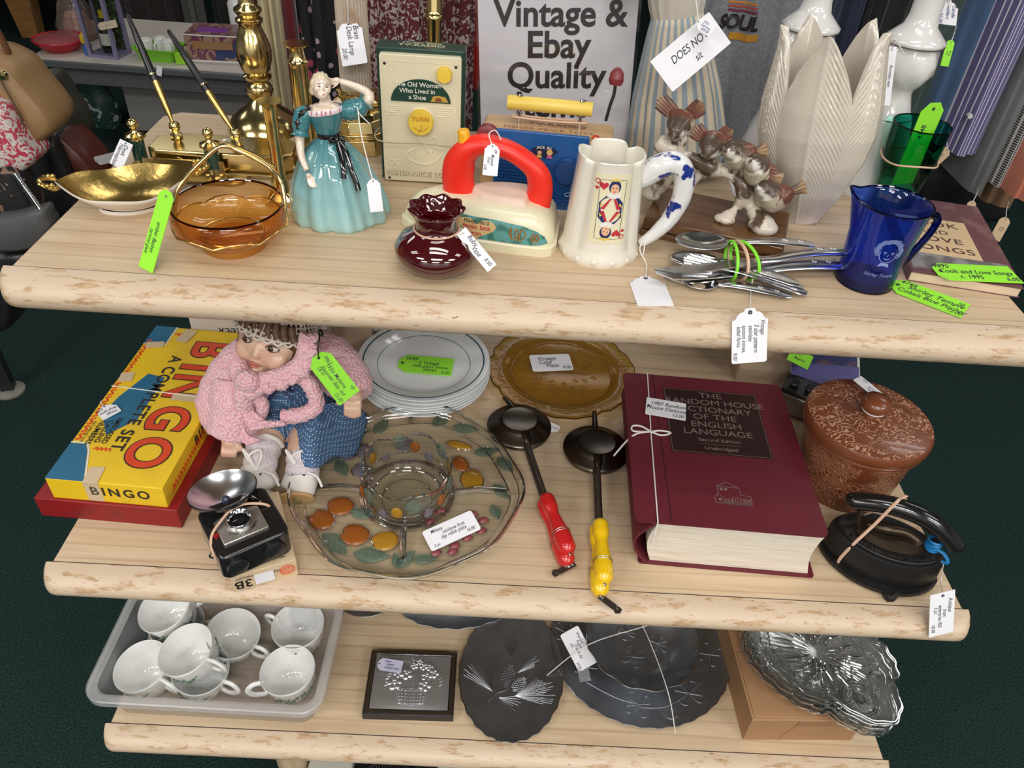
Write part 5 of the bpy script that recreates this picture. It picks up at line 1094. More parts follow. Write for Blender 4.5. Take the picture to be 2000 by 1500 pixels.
m = M(); m.T = T(*(DI @ HC)) @ HR.to_4x4(); m.tube(smooth([(-.0085, -.0498, -.0275), (-.004, -.0525, -.0255), (0, -.0528, -.0262), (.004, -.0525, -.0255), (.0085, -.0498, -.0275)], 5), lambda t: .0006+.0016*sin(pi*t), 8); m.tube(smooth([(-.006, -.0505, -.0290), (0, -.0525, -.0305), (.006, -.0505, -.0290)], 5), lambda t: .0006+.0016*sin(pi*t), 8); build('mouth', m, mat('faded_lip', (.50, .14, .10), .35), dl_)
HAIR = mat('brown_doll_hair', (.12, .062, .028), .5, bump=(220, .6))
m = M(); m.T = T(*(DI @ HC)) @ HR.to_4x4(); R = []
for i in range(14):
    t = -.35+(pi/2+.30)*i/13; R.append([(.0535*cos(t)*cos(a), (.0555*cos(t)*sin(a) if not (sin(a) < -.2 and i < 6) else .047*cos(t)*sin(a))+.001, .0585*sin(t)) for a in [2*pi*j/48 for j in range(48)]])
m.rings(R)
for k in range(9): x = -.040+.010*k; m.tube(smooth([(x*.9, -.040*(1-(x/.06)**2)**.5-.010, .040), (x*1.02, -.046*(1-(x/.06)**2)**.5-.007, .028), (x*1.08+.003, -.047*(1-(x/.06)**2)**.5-.006, .021)], 4), .0055, 8)
build('hair', m, HAIR, dl_, ang=80)
CRO = mat('crochet_cotton', (.66, .60, .52), .85)
m = M(); m.T = T(*(DI @ HC)) @ HR.to_4x4()
def hat(t, a, k=1.): return (.0595*k*cos(t)*cos(a), .0610*k*cos(t)*sin(a)+.001, .0640*k*sin(t)+.004)
for j in range(46):
    a = 2*pi*j/46; m.tube([hat(.22+(pi/2-.28)*i/12, a) for i in range(13)], .0016, 5)
for i in range(13): m.tube([hat(.22+(pi/2-.28)*i/12, 2*pi*j/60) for j in range(60)], .0016, 5, closed=True)
for j in range(26):
    a = 2*pi*j/26; m.tube([hat(.22-.09*abs(sin(pi*q_/6)), a+2*pi/26*q_/6) for q_ in range(7)], .0017, 6)
for k in range(12):
    for i in range(8): m.ball(hat(.36+.13*i, k*pi/6+.08*(i % 2)), .0030, 6, 4)
build('crochet_hat', m, CRO, dl_, ang=80)
for pts in ([hp(.050, -.028, .012), hp(.050, -.034, -.015), hp(.034, -.040, -.040)],):
    m = M(); m.tube(smooth(pts, 4), .0013, 6); build('hat_ribbon', m, CRO, dl_)
m = M(); m.tube(smooth([W_(520, 705, .20), W_(548, 735, .205), W_(563, 775, .205), W_(580, 805, .21)], 5), lambda t: (ipol([(0, .030), (.4, .056), (1, .064)], t), ipol([(0, .026), (.4, .050), (1, .058)], t)), 24, up=(0, -1, .3)); build('dress_bodice', m, DOT, dl_, ang=80)
m = M()
def skfn(u, v):
    a = lerp(-.15, 1.12, u); c0 = D_(585, 790, .10).lerp(D_(590, 785, .10), u)
    tgt = ipol([(0, 0), (1, 1)], u)
    edge = smooth([D_(447, 850, .012), D_(482, 850, .016), D_(500, 840, .066), D_(545, 838, .074), D_(562, 885, .022), D_(574, 912, .036), D_(612, 912, .052), D_(650, 897, .03), D_(695, 882, .014), D_(722, 815, .014)], 4)
    k = u*(len(edge)-1); i = min(int(k), len(edge)-2); e = edge[i].lerp(edge[i+1], k-i)
    st_ = D_(545, 800, .085).lerp(D_(635, 790, .085), u); mid = st_.lerp(e, .5)+V((0, 0, .028+.010*sin(u*19)))
    p = st_*(1-v)**2+mid*2*v*(1-v)+e*v*v; return p+V((0, 0, .004*sin(u*34)*v))
m.sheet(skfn, 90, 20); build('skirt', m, DOT, dl_, solid=.0015, ang=80, off=0)
m = M(); m.tube(smooth([D_(500, 860, .046), D_(515, 850, .068), D_(540, 858, .064), D_(552, 872, .045)], 4), .0035, 8); build('petticoat_edge', m, mat('white_cotton', (.70, .66, .58), .9), dl_)
m = M()
for pts, rad in (([W_(500, 700, .20), W_(462, 735, .180), W_(440, 790, .160), W_(445, 845, .135)], [.040, .040, .042, .026]), ([W_(598, 690, .225), W_(640, 705, .215), W_(680, 745, .195), W_(694, 775, .175)], [.040, .042, .036, .026])):
    m.tube(smooth(pts, 6), lambda t, r=rad: ipol([(k/3, r[k]) for k in range(4)], t)*(1+.03*sin(t*40)), 22)
m.tube(smooth([W_(500, 705, .215), W_(530, 700, .235), W_(565, 695, .245), W_(610, 690, .235)], 5), .036, 18)
m.tube(smooth([W_(470, 745, .165), W_(462, 800, .140), W_(452, 850, .125)], 5), [.040]*5+[.036]*5+[.02], 18)
build('pink_cardigan', m, PINK, dl_, mods=(('REMESH', dict(mode='VOXEL', voxel_size=.0028, use_smooth_shade=True)), ('SMOOTH', dict(iterations=6, factor=.5))))
m = M(); m.tube(smooth([W_(578, 725, .150), W_(608, 755, .140), W_(618, 790, .135), W_(595, 808, .128), W_(552, 815, .125)], 6), lambda t: .0115*(1+.10*sin(t*60)), 14); m.tube(smooth([W_(478, 760, .135), W_(500, 775, .130), W_(512, 790, .128), W_(508, 810, .128)], 5), .010, 12); build('cardigan_edge', m, PINK, dl_, ang=80)
sp_ = smooth([W_(606, 660, .165), W_(600, 700, .150), W_(577, 726, .140), W_(538, 742, .132), W_(502, 750, .126), W_(482, 760, .122)], 8)
m = M()
for ph in (0, 2.1, 4.2): m.tube([p+V((.0075*cos(i*.42+ph), -.003+.003*sin(i*.42+ph), .0075*sin(i*.42+ph))) for i, p in enumerate(sp_)], .0095, 10)
m.tube(smooth([W_(462, 712, .150), W_(476, 745, .130), W_(476, 770, .120), W_(476, 795, .118)], 6), lambda t: .0135*(1+.06*sin(t*50)), 14); m.ball(W_(484, 745, .120), (.018, .014, .018)); build('braided_scarf', m, PINK, dl_, ang=80)
m = M()
for k in range(11): m.tube(smooth([W_(474+k*.8, 792, .116), W_(478+4*k, 812+k*1.2, .112), W_(484+6.5*k, 828-.3*k, .105), W_(492+6.2*k, 840-.8*k, .100)], 4), .0024, 6)
for k in range(6): m.tube(smooth([W_(466+k*1.5, 795, .117), W_(463+2*k, 830, .110), W_(468+3*k, 852, .102), W_(486+4*k, 868-1.5*k, .095)], 4), .0026, 6)
build('scarf_fringe', m, PINK, dl_)
m = M(); c_ = W_(548, 756, .145)
for s_ in (-1, 1): m.tube(smooth([c_, c_+V((s_*.014, -.004, .006)), c_+V((s_*.018, -.005, -.002)), c_], 4), .0022, 8); m.tube(smooth([c_, c_+V((s_*.010, -.006, -.010)), c_+V((s_*.018, -.008, -.018))], 4), .0020, 8)
m.tube([c_, W_(540, 735, .150)], .002, 8); build('navy_bow', m, mat('navy_ribbon', (.010, .018, .075), .5, vary=(200, (.4, .42, .5), .60, .66)), dl_)
for pts in ([D_(518, 868, .042), D_(512, 890, .036), D_(505, 925, .026)], [D_(596, 890, .038), D_(592, 910, .034), D_(590, 935, .026)]):
    m = M(); m.tube(smooth(pts, 6), lambda t: .0265-.004*t+.001*sin(t*60), 18); build('sock', m, SOCK, dl_, ang=80)
SHO = mat('white_shoe_leather', (.74, .70, .65), .45)
for (px, py), (qx, qy), sole in (((512, 948), (500, 920), (.62, .56, .48)), ((582, 952), (594, 920), (.50, .31, .13))):
    heel, toe = D_(qx, qy, .030), D_(px, py, .018); ax = (toe-heel).normalized(); Fm = basis(toe, (1, .05, 0), ax) if False else None
    m = M(); m.tube([heel-ax*.012, heel, heel.lerp(toe, .6), toe+ax*.004, toe+ax*.010], lambda t: (ipol([(0, .018), (.3, .025), (.75, .026), (.9, .020), (1, .010)], t), ipol([(0, .016), (.3, .021), (.75, .017), (.9, .013), (1, .006)], t)), 20, up=(0, 0, 1)); so = build('shoe', m, SHO, dl_, ang=80)
    m = M(); sc_ = toe+V((0, -.016, -.005)); m.T = align(sc_, (.05, -.80, -.10), (1, 0, 0)); m.prism(ell(.0125, .0255, 28), -.003, .002); build('sole', m, mat('sole%d' % px, sole, .5), so, bevel=.0008)
    m = M(); k0 = heel.lerp(toe, .45)+V((0, -.004, .020))
    for s_ in (-1, 1): m.tube(smooth([k0, k0+V((s_*.010-.004, .012, .012)), k0+V((s_*.012-.010, .022, .018)), k0+V((-.012, .014, .012)), k0], 5), .0019, 8); m.tube(smooth([k0, k0+V((s_*.016+.008, -.004, -.004)), k0+V((s_*.020+.014, -.014, -.016))], 5), .0019, 8)
    build('laces', m, mat('white_lace', (.76, .73, .70), .8), so)
    m = M(); m.ball(k0+V((-.008, -.006, -.002)), .0016, 8, 6); m.ball(k0+V((.008, -.006, -.002)), .0016, 8, 6); build('eyelets', m, BKI, so)
gq = quad((638, 679), (703, 763), (598, 708), PY(650, 738, .125), (.05, -.75, .65))
pin = [PY(622, 648, .150), PY(624, 655, .142), PY(621, 680, .130), gq[0] @ V((-gq[1]*.43, 0, .002))]
tag('green price tag pinned to the baby doll shawl', gq, [('9962', -.30, .22, .2), ('1930s Madame', .02, .12, .2), ('Alexander Baby doll', .06, -.10, .18), ('18 in', -.22, -.24, .2), ('+8', .36, .34, .18), ('15.00', .36, -.34, .2)], 'clip', GREEN, hole='l')
m = M(); m.tube(smooth(pin, 4), .0010, 6); m.tube(smooth([pin[0], pin[0]+V((.003, 0, .003)), pin[1]+V((.004, 0, 0)), pin[1]], 4), .0014, 6); lab(build('safety_pin', m, mat('dark_pin', (.05, .05, .05), .3, 1.)), 'dark safety pin through the pink doll shawl', 'safety pin')
# ---- camera on flashbulb carton
cq = quad((449, 1128), (578, 1092), (468, 1172), P(500, 1110, Z2+.030), (0, 0, 1))
fl, fr2, bl2 = P(449, 1128, Z2+.032), P(578, 1092, Z2+.032), P(363, 1000, Z2+.032); ex = (fr2-fl); ey = (bl2-fl); ey = ey-ex.normalized()*ey.dot(ex.normalized())
bb_ = thing('flashbulb_carton', 'cream flashbulb carton lying under the camera', 'box', mat=basis((fl.x, fl.y, Z2+.0004), ex, ey)); cw2, cd2 = ex.length, ey.length*.98
m = M(); m.box(0, cw2, 0, cd2, 0, .031); build('carton', m, mat('cream_card', (.66, .50, .32), .55, vary=(40, (.56, .40, .24), .5, .8)), bb_, bevel=.0008)
m = M(); m.T = T(0, 0, .0314); 
for k in range(4): m.text('flash bulbs for black and white film and colour', cw2*.5, .032-.004*k+.004, .0036, 0)
m.text('GENERAL   ELECTRIC', cw2*.5, .0105, .0062, 0, bold=.01); m.T = basis((0, -.0004, 0), (1, 0, 0), (0, 0, 1)); m.text('3B', .014, .012, .021, 0, rot=pi, bold=.02); m.text('MIDGET', .016, .024, .006, 0, rot=pi); m.text('TWELVE', .056, .020, .007, 0, rot=pi)
m.T = basis((-.0004, 0, 0), (0, -1, 0), (0, 0, 1)); m.text('BULBS', -.035, .015, .018, 0, rot=pi, bold=.02); build('lettering', m, BKI, bb_)
m = M(); m.T = T(cw2*.47, .0105, .0315); m.prism(ell(.0038, .0038, 18), 0, .0002); m.T = basis((cw2*.84, -.0004, .016), (1, 0, 0), (0, 0, 1)); m.prism(ell(.0095, .0095, 24), 0, .0003); build('orange_roundel', m, mat('orange_roundel', (.72, .12, .05), .5), bb_)
m = M(); m.T = basis((cw2*.84, -.0009, .016), (1, 0, 0), (0, 0, 1)); m.text('GE', 0, 0, .010, 0, shear=.3, bold=.01); m.tube([(.0075*cos(t), .0075*sin(t), 0) for t in [2*pi*k/20 for k in range(20)]], .0004, 5, closed=True); build('roundel_mark', m, mat('cream_card'), bb_)
m = M(); m.T = basis((.040, -.0006, .014), (1, 0, 0), (0, 0, 1)); m.prism(rrect(.024, .019, .001), 0, .0003); build('white_sticker', m, PAPER, bb_)
zb = Z2+.032
bl_, brr, tl_ = P(430, 1095, zb+.042), P(553, 1042, zb+.042), P(372, 1000, zb+.042)
ex = brr-bl_; ey = tl_-bl_; ey = ey-ex.normalized()*ey.dot(ex.normalized()); CW, CH = ex.length, ey.length
cm = thing('flash_camera', 'black box camera with round silver flash reflector on carton', 'camera', mat=basis((bl_.x, bl_.y, zb), ex, ey)); CT = .042
CBK = mat('black_bakelite', (.012, .011, .011), .22, coat=.4)
m = M(); m.prism([(x+CW*.55, y+CH*.49) for x, y in rrect(CW*1.14, CH*.98, .012)], 0, CT); build('body', m, CBK, cm, bevel=.003)
m = M(); m.prism([(x+CW*.5, y+CH*.42) for x, y in [(-CW*.36, -CH*.24), (CW*.36, -CH*.24), (CW*.36, CH*.20), (CW*.16, CH*.26), (CW*.14, CH*.40), (-CW*.14, CH*.40), (-CW*.16, CH*.26), (-CW*.36, CH*.20)]], CT-.001, CT+.004); fpn = build('face_plate', m, mat('satin_aluminium', (.52, .50, .46), .35, .9), cm, bevel=.0012)
m = M(); m.T = T(CW*.5, CH*.46, CT+.004); m.lathe([(.0160, 0), (.0160, .006), (.0148, .0075), (.0132, .006), (.011, .002)], 40, cap0=False, cap1=False); ln_ = build('lens_ring', m, CHROME, fpn)
m = M(); m.T = T(CW*.5, CH*.46, CT+.004); m.lathe([(.0120, .001), (.008, .0012), (.0075, .004), (.001, .0055)], 32); build('lens', m, mat('lens_glass', (.01, .01, .012), .03, coat=1.), ln_)
m = M(); m.box(CW*.5-.009, CW*.5+.009, CH*.68, CH*.78, CT+.003, CT+.006); build('viewfinder', m, CBK, fpn, bevel=.001)
m = M(); m.box(CW*.5-.006, CW*.5+.006, CH*.695, CH*.765, CT+.0062, CT+.0065); build('viewfinder_glass', m, mat('lens_glass'), fpn)
m = M(); m.T = T(CW*.5, CH*.46, CT+.0043)
for k, ch_ in enumerate('STARFLASH CAMERA'):
    a = radians(215+115*k/15); m.text(ch_, .0205*cos(a), .0205*sin(a), .0048, 0, rot=a+pi/2, bold=.01)
build('lettering', m, BKI, fpn)
fc = P(438, 968, zb+CT+.004); fl_ = cm.matrix_world.inverted() @ fc
m = M(); RFT = T(fl_.x, fl_.y, CT-.004) @ RX(radians(-12)); m.T = RFT; m.lathe([(.043, .018), (.0445, .017), (.043, .012), (.030, .002), (.012, -.006), (.010, -.012)], 56, cap0=False); build('reflector_back', m, CBK, cm)
m = M(); m.T = RFT; m.lathe([(.0435, .018), (.040, .0135), (.030, .0055), (.016, -.001), (.006, -.003), (.0008, -.0035)], 56, cap0=False, cap1=True); rf_ = build('flash_reflector', m, mat('satin_reflector', (.70, .71, .74), .25, 1., bump=(40, .06)), cm)
m = M(); m.T = RFT; m.ball((0, -.006, .002), (.006, .006, .008)); build('flash_socket', m, mat('dark_blue_bulb', (.03, .035, .08), .1, coat=.5), rf_)
for x, r_ in ((CW*.22, .013), (CW*.82, .014)):
    m = M(); m.T = T(x, -.001, CT*.5) @ RX(pi/2); m.lathe([(r_, -.002), (r_, .004), (r_*.9, .005), (.002, .005)], 36, rf=lambda a, r, z: 1+.03*cos(30*a)*(r > .01)); build('winding_knob', m, BLACK, cm)
m = M(); m.prism([(x+CW*.10, y+CH*.40) for x, y in ell(.004, .003, 14)], CT, CT+.004); build('shutter_button', m, mat('red_button', (.25, .01, .01), .3), cm)
for x, y in ((-.002, CH*.32), (CW+.002, CH*.62)):
    m = M(); m.tube(smooth([(x, y-.006, CT*.5), (x+(-.005 if x < 0 else .005), y, CT*.5), (x, y+.006, CT*.5)], 4), .0014, 8); build('strap_lug', m, CHROME, cm)
m = M(); m.tube(smooth([(CW*.72, CH*.80, CT+.012), (CW*.82, CH*.80, CT+.010), (CW*.98, CH*.66, CT*.9), (CW+.004, CH*.52, CT*.6), (CW*.96, CH*.66, CT*.7), (CW*.80, CH*.84, CT+.006), (CW*.72, CH*.82, CT+.011)], 5), .0012, 8); build('wire_clip', m, CHROME, cm)
ci = cm.matrix_world
band('rubber_band', 'pale pink rubber band stretched around the black camera', [ci @ V(p) for p in ((-.002, CH*.22, CT*.6), (.002, CH*.40, CT+.003), (CW*.30, CH*.58, CT+.009), (CW*.52, CH*.66, CT+.011), (CW*.75, CH*.66, CT+.008), (CW+.001, CH*.56, CT+.001), (CW+.003, CH*.54, CT*.5), (CW*.6, CH*.5, -.0012), (.1*CW, CH*.3, -.0012))], .0018, RUBBER)
# ---- white plates
PLT = mat('white_opal', (.78, .80, .80), .12, coat=.4); STR = mat('teal_stripe', (.02, .10, .13), .2, coat=.3)
pc = V((-.156, .347, Z2)); first = None
pro = [(.066, .000), (.068, .0035), (.078, .006), (.088, .013), (.110, .0185), (.1118, .0195), (.1112, .0205), (.108, .0203), (.087, .0150), (.076, .0078), (.060, .0058), (.001, .0055)]
names = ['topmost white plate with teal rim line under green tag', 'second white plate down in the teal rimmed stack', 'third white plate down in the teal rimmed stack', 'fourth white plate down in the teal rimmed stack', 'fifth white plate down in the teal rimmed stack', 'bottom white plate of the teal rimmed stack']
for k in range(6):
    p_ = pc+V((.0015*sin(k*2.1), .0015*cos(k*1.7), .0062*(5-k)))
    if first is None:
        t = thing('dinner_plate', names[0], 'plate', p_, group='stacked white plates'); first = t
        m = M(); m.lathe([(.001, .0002)]+pro, 72); build('plate_body', m, PLT, t, ang=50)
        for r0, r1, z0, z1 in ((.1005, .1028, .0187, .0193), (.0782, .0790, .0094, .0100)):
            m = M(); m.lathe([(r0, z0+.0004), (r1, z1+.0002)], 72, cap0=False, cap1=False); build('rim_stripe', m, STR, t)
    else:
        c_ = copytree(first); c_.location = p_; c_['label'] = names[k]
tag('green price tag lying in the top white plate', quad((783, 692), (887, 701), (774, 725), pc+V((0, 0, .0315+.0085)), (0, 0, 1)), [('9549', -.28, .28, .22), ('5 Vintage', .05, .1, .2), ('milk glass dinner', .1, -.1, .2), ('plates', .1, -.28, .2), ('5.00', .38, -.36, .18)], 'clip', GREEN, hole='l')
t = thing('white_bowl', 'plain white bowl standing behind the white plates', 'bowl', (-.252, .462, Z2)); m = M(); m.lathe([(.001, .0), (.022, 0), (.024, .004), (.036, .030), (.042, .060), (.040, .060), (.033, .030), (.02, .008), (.001, .007)], 48); build('bowl_body', m, PLT, t)
# ---- amber cake plate
t = thing('amber_cake_plate', 'amber pressed glass cake plate with scalloped edge', 'plate', (.083, .385, Z2+.0005), radians(8))
CK = glass('amber_plate_glass', (.90, .78, .42), (.70, .52, .18), haze=.13, hazecol=(.42, .32, .07), fres=1.35, bump=(230, .10))
def ck(a, r, z): return 1+(.028*abs(cos(4*a))**.6-.014+.008*cos(24*a)) if r > .105 else 1
m = M(); m.lathe([(.001, .006), (.086, .006), (.092, .009), (.096, .014), (.108, .0155), (.118, .0145), (.128, .0165), (.1285, .0145), (.118, .012), (.100, .0115), (.094, .004), (.088, .001), (.001, .001)], 144, rf=ck); pb_ = build('plate_body', m, CK, t, ang=60)
m = M(); m.tube([(.1285*ck(a, .128, 0)*cos(a), .1285*ck(a, .128, 0)*sin(a), .0157) for a in [2*pi*k/144 for k in range(144)]], .0008, 5, closed=True); build('rim', m, glass('amber_edge', (.20, .11, .03), (.12, .05, .01)), t)
m = M()
for k in range(8):
    a = k*pi/4
    for q_ in range(3): m.ball(((.030+.014*q_)*cos(a+.25*q_), (.030+.014*q_)*sin(a+.25*q_), .0062), (.006, .004, .0012), 10, 6, Euler((0, 0, a)).to_matrix())
m.tube([(.0885*cos(a), .0885*sin(a), .0085) for a in [2*pi*k/72 for k in range(72)]], .0012, 6, closed=True); build('pressed_pattern', m, CK, pb_)
tag('small white tag lying in the amber cake plate', quad((1034, 694), (1112, 691), (1040, 726), V((.083, .385, Z2+.0085)), (0, 0, 1)), [('Vintage', -.1, .24, .24), ('Cake', -.15, .02, .24), ('Plate', .0, -.2, .24), ('9.00', .34, -.34, .2)], 'card')
# ---- relish plate with fruit
CLR = glass('clear_glass', (.988, .990, .987), (.84, .87, .85), fres=1.5); CLE = mat('clear_glass_edge', (.93, .96, .95), .03, trans=1.)
RC = V((-.152, .083, Z2)); rp = thing('relish_plate', 'large divided clear glass relish plate with coloured fruit relief', 'plate', RC); RI = rp.matrix_world.inverted()
def rim_(a): return 1+.022*cos(4*a+.5)+.012*cos(9*a)
def rl(a, r, z): return rim_(a) if r > .13 else 1
m = M(); m.lathe([(.001, .004), (.125, .004), (.145, .008), (.160, .024), (.164, .030), (.1655, .0285), (.163, .022), (.150, .006), (.128, .001), (.001, .001)], 120, rf=rl, zf=lambda a, r, z: .004*cos(4*a+.5)*(z > .02)); build('plate_body', m, CLR, rp, ang=60)
m = M(); m.tube([(.1645*rim_(a)*cos(a), .1645*rim_(a)*sin(a), .0297+.004*cos(4*a+.5)) for a in [2*pi*k/120 for k in range(120)]], .0019, 8, closed=True); m.tube([(.146*rim_(a)*cos(a), .146*rim_(a)*sin(a), .0075) for a in [2*pi*k/120 for k in range(120)]], .0014, 6, closed=True); m.tube([(.158*rim_(a)*cos(a), .158*rim_(a)*sin(a), .020) for a in [2*pi*k/120 for k in range(120)]], .0010, 6, closed=True); build('rim', m, CLE, rp)
def rpt(px, py, z=.005): return RI @ P(px, py, Z2+z)
for (ax, ay), (bx_, by_) in (((620, 952), (716, 958)), ((880, 962), (988, 958)), ((790, 1015), (786, 1095)), ((800, 825), (806, 800))):
    m = M(); a, c = rpt(ax, ay), rpt(bx_, by_); m.tube([a, a.lerp(c, .5)+V((0, 0, .006)), c], lambda t: (.0045, .004), 10, up=(0, 0, 1)); build('divider', m, CLE, rp)
m = M()
for r_ in (.062, .0655, .0685): m.tube([(r_*cos(a), r_*sin(a), .0055) for a in [2*pi*k/60 for k in range(60)]], .0013, 6, closed=True)
build('centre_ring', m, CLE, rp)
def relief(name, col, edge, hz_=.35): return glass(name, col, edge, haze=hz_, hazecol=col, fres=1.4)
ORA, YLO, GRN_, PUR, PNK = relief('orange_fruit_glass', (.62, .20, .03), (.28, .06, .01), .4), relief('yellow_fruit_glass', (.78, .45, .04), (.40, .20, .01), .4), relief('green_leaf_glass', (.72, .82, .74), (.30, .42, .36), .10), relief('purple_fruit_glass', (.74, .70, .78), (.36, .30, .42), .12), relief('pink_grape_glass', (.62, .16, .18), (.30, .04, .06), .4)
def fruit(nm, px, py, rx, ry, mt, rot=0., notch=0., hgt=.0045):
    c = rpt(px, py); m = M(); m.T = T(c.x, c.y, .0042) @ RZ(rot)
    out = ell(1, 1, 36, lambda a: 1-notch*math.exp(-((a-pi)/.35)**2) if notch > 0 else (1+notch*0)); n = 6
    R = [[(x*rx*cos(q_), y*ry*cos(q_), hgt*sin(q_)) for x, y in out] for q_ in [pi/2*k/n*.97 for k in range(n+1)]]; m.rings(R); o = build(nm, m, mt, rp, ang=80)
    m = M(); m.T = T(c.x, c.y, .0044) @ RZ(rot); m.tube([(x*rx*1.03, y*ry*1.03, 0) for x, y in out], .0009, 5, closed=True); build('outline', m, CLE, o); return o
def leaf(px, py, L, rot, mt=None, wd=.42):
    c = rpt(px, py); m = M(); m.T = T(c.x, c.y, .0045) @ RZ(rot)
    pts = [(L*(u-.5), wd*L*sin(pi*u**.8)*.62) for u in [k/12 for k in range(13)]]; out = pts+[(x, -y) for x, y in reversed(pts[1:-1])]
    m.prism(out, 0, .0016, [(x*.9, y*.8) for x, y in out]); m.tube([(-L/2, 0, .0018), (L/2, 0, .0018)], .0007, 5)
    for s_ in (-1, 1):
        for u in (.3, .5, .7): m.tube([(L*(u-.5), 0, .0018), (L*(u-.38), s_*wd*L*.3*sin(pi*u), .0018)], .0005, 5)
    m.tube([(x, y, .001) for x, y in out], .0007, 5, closed=True)
    build('leaf', m, mt or GRN_, rp, ang=50)
for px, py, rx, ry, mt, ro in ((664, 988, .020, .017, ORA, .2), (627, 1014, .020, .0165, ORA, -.6), (692, 1044, .021, .018, ORA, -.2), (751, 1056, .0195, .017, YLO, .4)): fruit('apple', px, py, rx, ry, mt, ro, .22)
fruit('pear', 897, 869, .020, .0085, YLO, -.25, .0); fruit('pear', 922, 936, .017, .021, YLO, .2, .0); fruit('pear', 899, 905, .012, .017, ORA, .5)
for px, py in ((676, 887), (712, 880), (705, 918), (790, 868)): fruit('plum', px, py, .0135, .0145, PUR, .3)
for px, py, ro in ((830, 1003, .5), (862, 997, .4), (840, 1020, .6), (924, 1003, -.3), (944, 1016, .4), (941, 1036, .7), (913, 1050, .6), (888, 1066, .6), (852, 1080, .5), (884, 1077, .6), (905, 1028, .4)): fruit('grape', px, py, .0075, .0052, PNK, ro, hgt=.004)
for px, py, L, ro in ((711, 1003, .040, -.15), (667, 915, .036, -1.0), (602, 910, .046, -1.3), (592, 968, .036, 1.1), (745, 832, .040, 1.2), (699, 842, .036, .2), (910, 837, .042, -.15), (951, 882, .040, .3), (987, 908, .038, -.9), (979, 960, .034, -.9), (726, 1084, .050, -.05), (792, 1092, .036, .9), (654, 1062, .05, -.7), (640, 898, .034, .1), (862, 820, .040, 1.0), (775, 1095, .026, 2.0), (968, 1000, .028, -1.2), (830, 1092, .032, .1)): leaf(px, py, L, ro)
dbw = thing('dip_bowl', 'clear glass dip bowl with fruit relief standing in the relish plate', 'bowl', RC+V((.001, -.012, .0058)))
m = M(); wav = lambda a, r, z: 1+.03*cos(5*a)*(z > .05); wz_ = lambda a, r, z: .006*cos(5*a)*(z > .06)
m.lathe([(.001, .001), (.040, .001), (.052, .008), (.061, .030), (.064, .050), (.062, .068), (.0605, .0685), (.0605, .050), (.0575, .030), (.048, .010), (.038, .005), (.001, .005)], 90, rf=wav, zf=wz_); build('bowl_body', m, CLR, dbw, ang=60)
m = M(); m.tube([(.0615*(1+.03*cos(5*a))*cos(a), .0615*(1+.03*cos(5*a))*sin(a), .0685+.006*cos(5*a)) for a in [2*pi*k/90 for k in range(90)]], .0018, 8, closed=True); m.tube([(.052*cos(a), .052*sin(a), .007) for a in [2*pi*k/60 for k in range(60)]], .0022, 6, closed=True); m.tube([(.036*cos(a), .036*sin(a), .003) for a in [2*pi*k/60 for k in range(60)]], .0012, 6, closed=True); m.tube([(.0625*cos(a), .0625*sin(a), .034) for a in [2*pi*k/60 for k in range(60)]], .0009, 6, closed=True); build('rim', m, CLE, dbw)
for k in range(18):
    a = 2*pi*k/18+.1; z = .032+.012*(k % 3); mt, nm, sz = [(PUR, 'plum', .0095), (YLO, 'pear', .0105), (GRN_, 'leaf', .0135), (PUR, 'plum', .010), (ORA, 'apple', .0105), (GRN_, 'leaf', .013)][k % 6]
    m = M(); r_ = ipol([(.03, .0625), (.05, .0655), (.06, .065)], z); m.T = T(r_*cos(a), r_*sin(a), z) @ RZ(a)
    m.ball((0, 0, 0), (.0028, sz*.75, sz), 14, 10); build(nm, m, mt, dbw)
tag('white card with handwriting lying in the relish plate', quad((822, 1040), (918, 997), (845, 1077), P(880, 1035, Z2+.016), (.05, -.25, 1)), [('Mikasa', -.25, .30, .2), ('rainbow fruit', .05, .10, .2), ('dip relish plate', .02, -.10, .2), ('16.00', .32, -.30, .18), ('2 pc', -.36, -.34, .16)], 'card')
